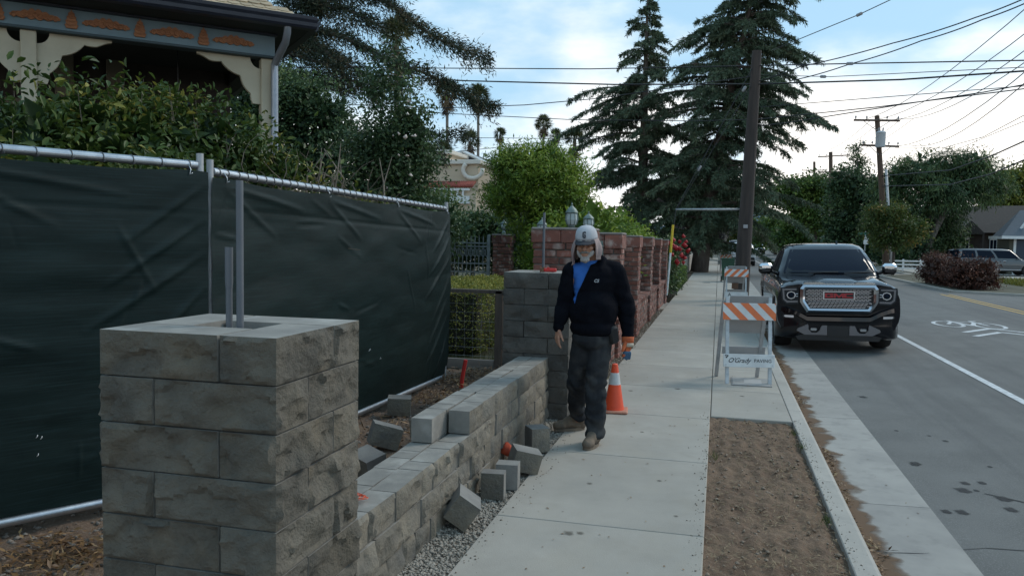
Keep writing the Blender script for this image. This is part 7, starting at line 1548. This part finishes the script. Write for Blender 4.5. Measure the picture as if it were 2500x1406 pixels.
# brown bungalow and the pale-roofed house at the right edge
m_brsid = mat('dark brown siding', (.055, .042, .034), (.04, .03, .025), 3, .9); m_brroof = mat('brown shingle roof', (.05, .041, .035), (.035, .029, .026), 6, .95); m_blroof = mat('blue grey roof', (.085, .11, .135), (.07, .09, .11), 5, .9)
B2 = thing('brown_house', 'low dark brown house with white-trimmed windows across the street', 'house', (21.5, 75, .05)); ob = (21.5, 75)
hbox('wall', 19.4, 29, 75, 82, -.5, 3.0, m_brsid, B2, 0, ob)
b = MB(); b.add([(-2.7, -.9, 2.75), (9, -.9, 2.75), (9, 3.5, 5.3), (-.6, 3.5, 5.1), (-2.7, 7, 2.75), (9, 7, 2.75)], [(0, 1, 2, 3), (3, 2, 5, 4), (0, 3, 4), (1, 5, 2), (0, 4, 5, 1)]); b.build('roof', m_brroof, B2)
b = MB(); b.add([(-2.6, -2, 2.6), (-1.5, -2, 3.7), (-.4, -2, 2.6), (-2.6, 1.5, 2.6), (-1.5, 1.5, 3.7), (-.4, 1.5, 2.6)], [(0, 2, 1), (0, 1, 4, 3), (1, 2, 5, 4)]); b.build('porch_gable', m_brroof, B2)
for x in (-1.35, .75, 1.35):
    n_ = 2; f = hbox('window', 21.5+x-.28, 21.5+x+.28, 74.93, 75, 1.1, 2.3, m_white, B2, 0, ob)
    for k in (-.13, .13): b = MB(); b.box((x+k, -.09, 1.65), (.2, .03, 1.0)); b.build('pane', m_glass, f)
for x in (-2.4, -.55): b = MB(); b.box((x, -1.9, 1.3), (.14, .14, 2.6)); b.build('porch_post', m_brsid, B2)
B3 = thing('garage_house', 'house with white eaves and blue garage door at the right edge', 'house', (21.3, 63, .05)); ob = (21.3, 63)
hbox('wall', 19.9, 28, 63.6, 66.2, -.5, 2.45, mat('olive siding', (.10, .095, .07), rough=.9), B3, 0, ob)
b = MB(); b.add([(-2.1, .0, 2.35), (6, .0, 2.35), (6, 3.2, 4.3), (0, 3.2, 4.3), (-1.7, 3.4, 2.35), (6, 3.4, 2.35)], [(0, 1, 2, 3), (3, 2, 5, 4), (0, 3, 4), (1, 5, 2), (0, 4, 5, 1)]); b.build('roof', m_blroof, B3)
b = MB(); b.box((1.95, -.05, 2.27), (8.1, .1, .2)); b.box((-1.9, 1.7, 2.27), (.1, 3.3, .2)); b.build('eave_board', m_white, B3); b = MB(); b.tube([(-.6, 1.0, 2.9), (.4, 1.0, 4.4), (.6, 1.0, 4.4)], .1, 4); b.build('barge_board', m_white, B3)
hbox('garage_door', 20.3, 23.3, 63.5, 63.6, -.5, 2.1, mat('blue door', (.02, .035, .06), rough=.5), B3, 0, ob); hbox('door_frame', 20.15, 20.3, 63.48, 63.6, -.5, 2.2, m_white, B3, 0, ob)
# white board fence across the street
t = thing('board_fence', 'white three-board fence behind the truck mirror', 'fence', (10.0, 54, .06))
for k in range(4): b = MB(); b.box((.1+1.0*k, 0, .36), (.1, .1, .74), .01); b.build('post', m_white, t)
for z in (.18, .40, .62): b = MB(); b.box((1.6, -.06, z), (3.3, .03, .09), .005); b.build('board', m_white, t)
# street-name sign
t = thing('street_sign', 'green street sign over a small white plate above the pickup roof', 'sign', (9.35, 57, .02)); b = MB(); b.tube([(0, 0, 0), (0, 0, 2.5)], .03, 8); b.build('post', m_galv_dull, t)
b = MB(); b.box((-.12, -.04, 2.36), (.62, .015, .17), .004); b.build('green_plate', mat('sign green', (.015, .12, .085), rough=.5), t); b = MB(); b.box((.05, -.04, 1.9), (.30, .015, .50), .004); b.build('white_plate', m_white, t)
# low fences and a retaining wall along the sidewalk far up the street
b = MB(); b.box((-1.62, 58, .42), (.08, 34, .9), .01); tag(b.build('picket_fence', mat('pale fence boards', (.38, .35, .31), (.28, .26, .23), 2, .9, stretch=(1, 9, .3))), 'pale low fence along the far sidewalk below the purple tree', 'fence')
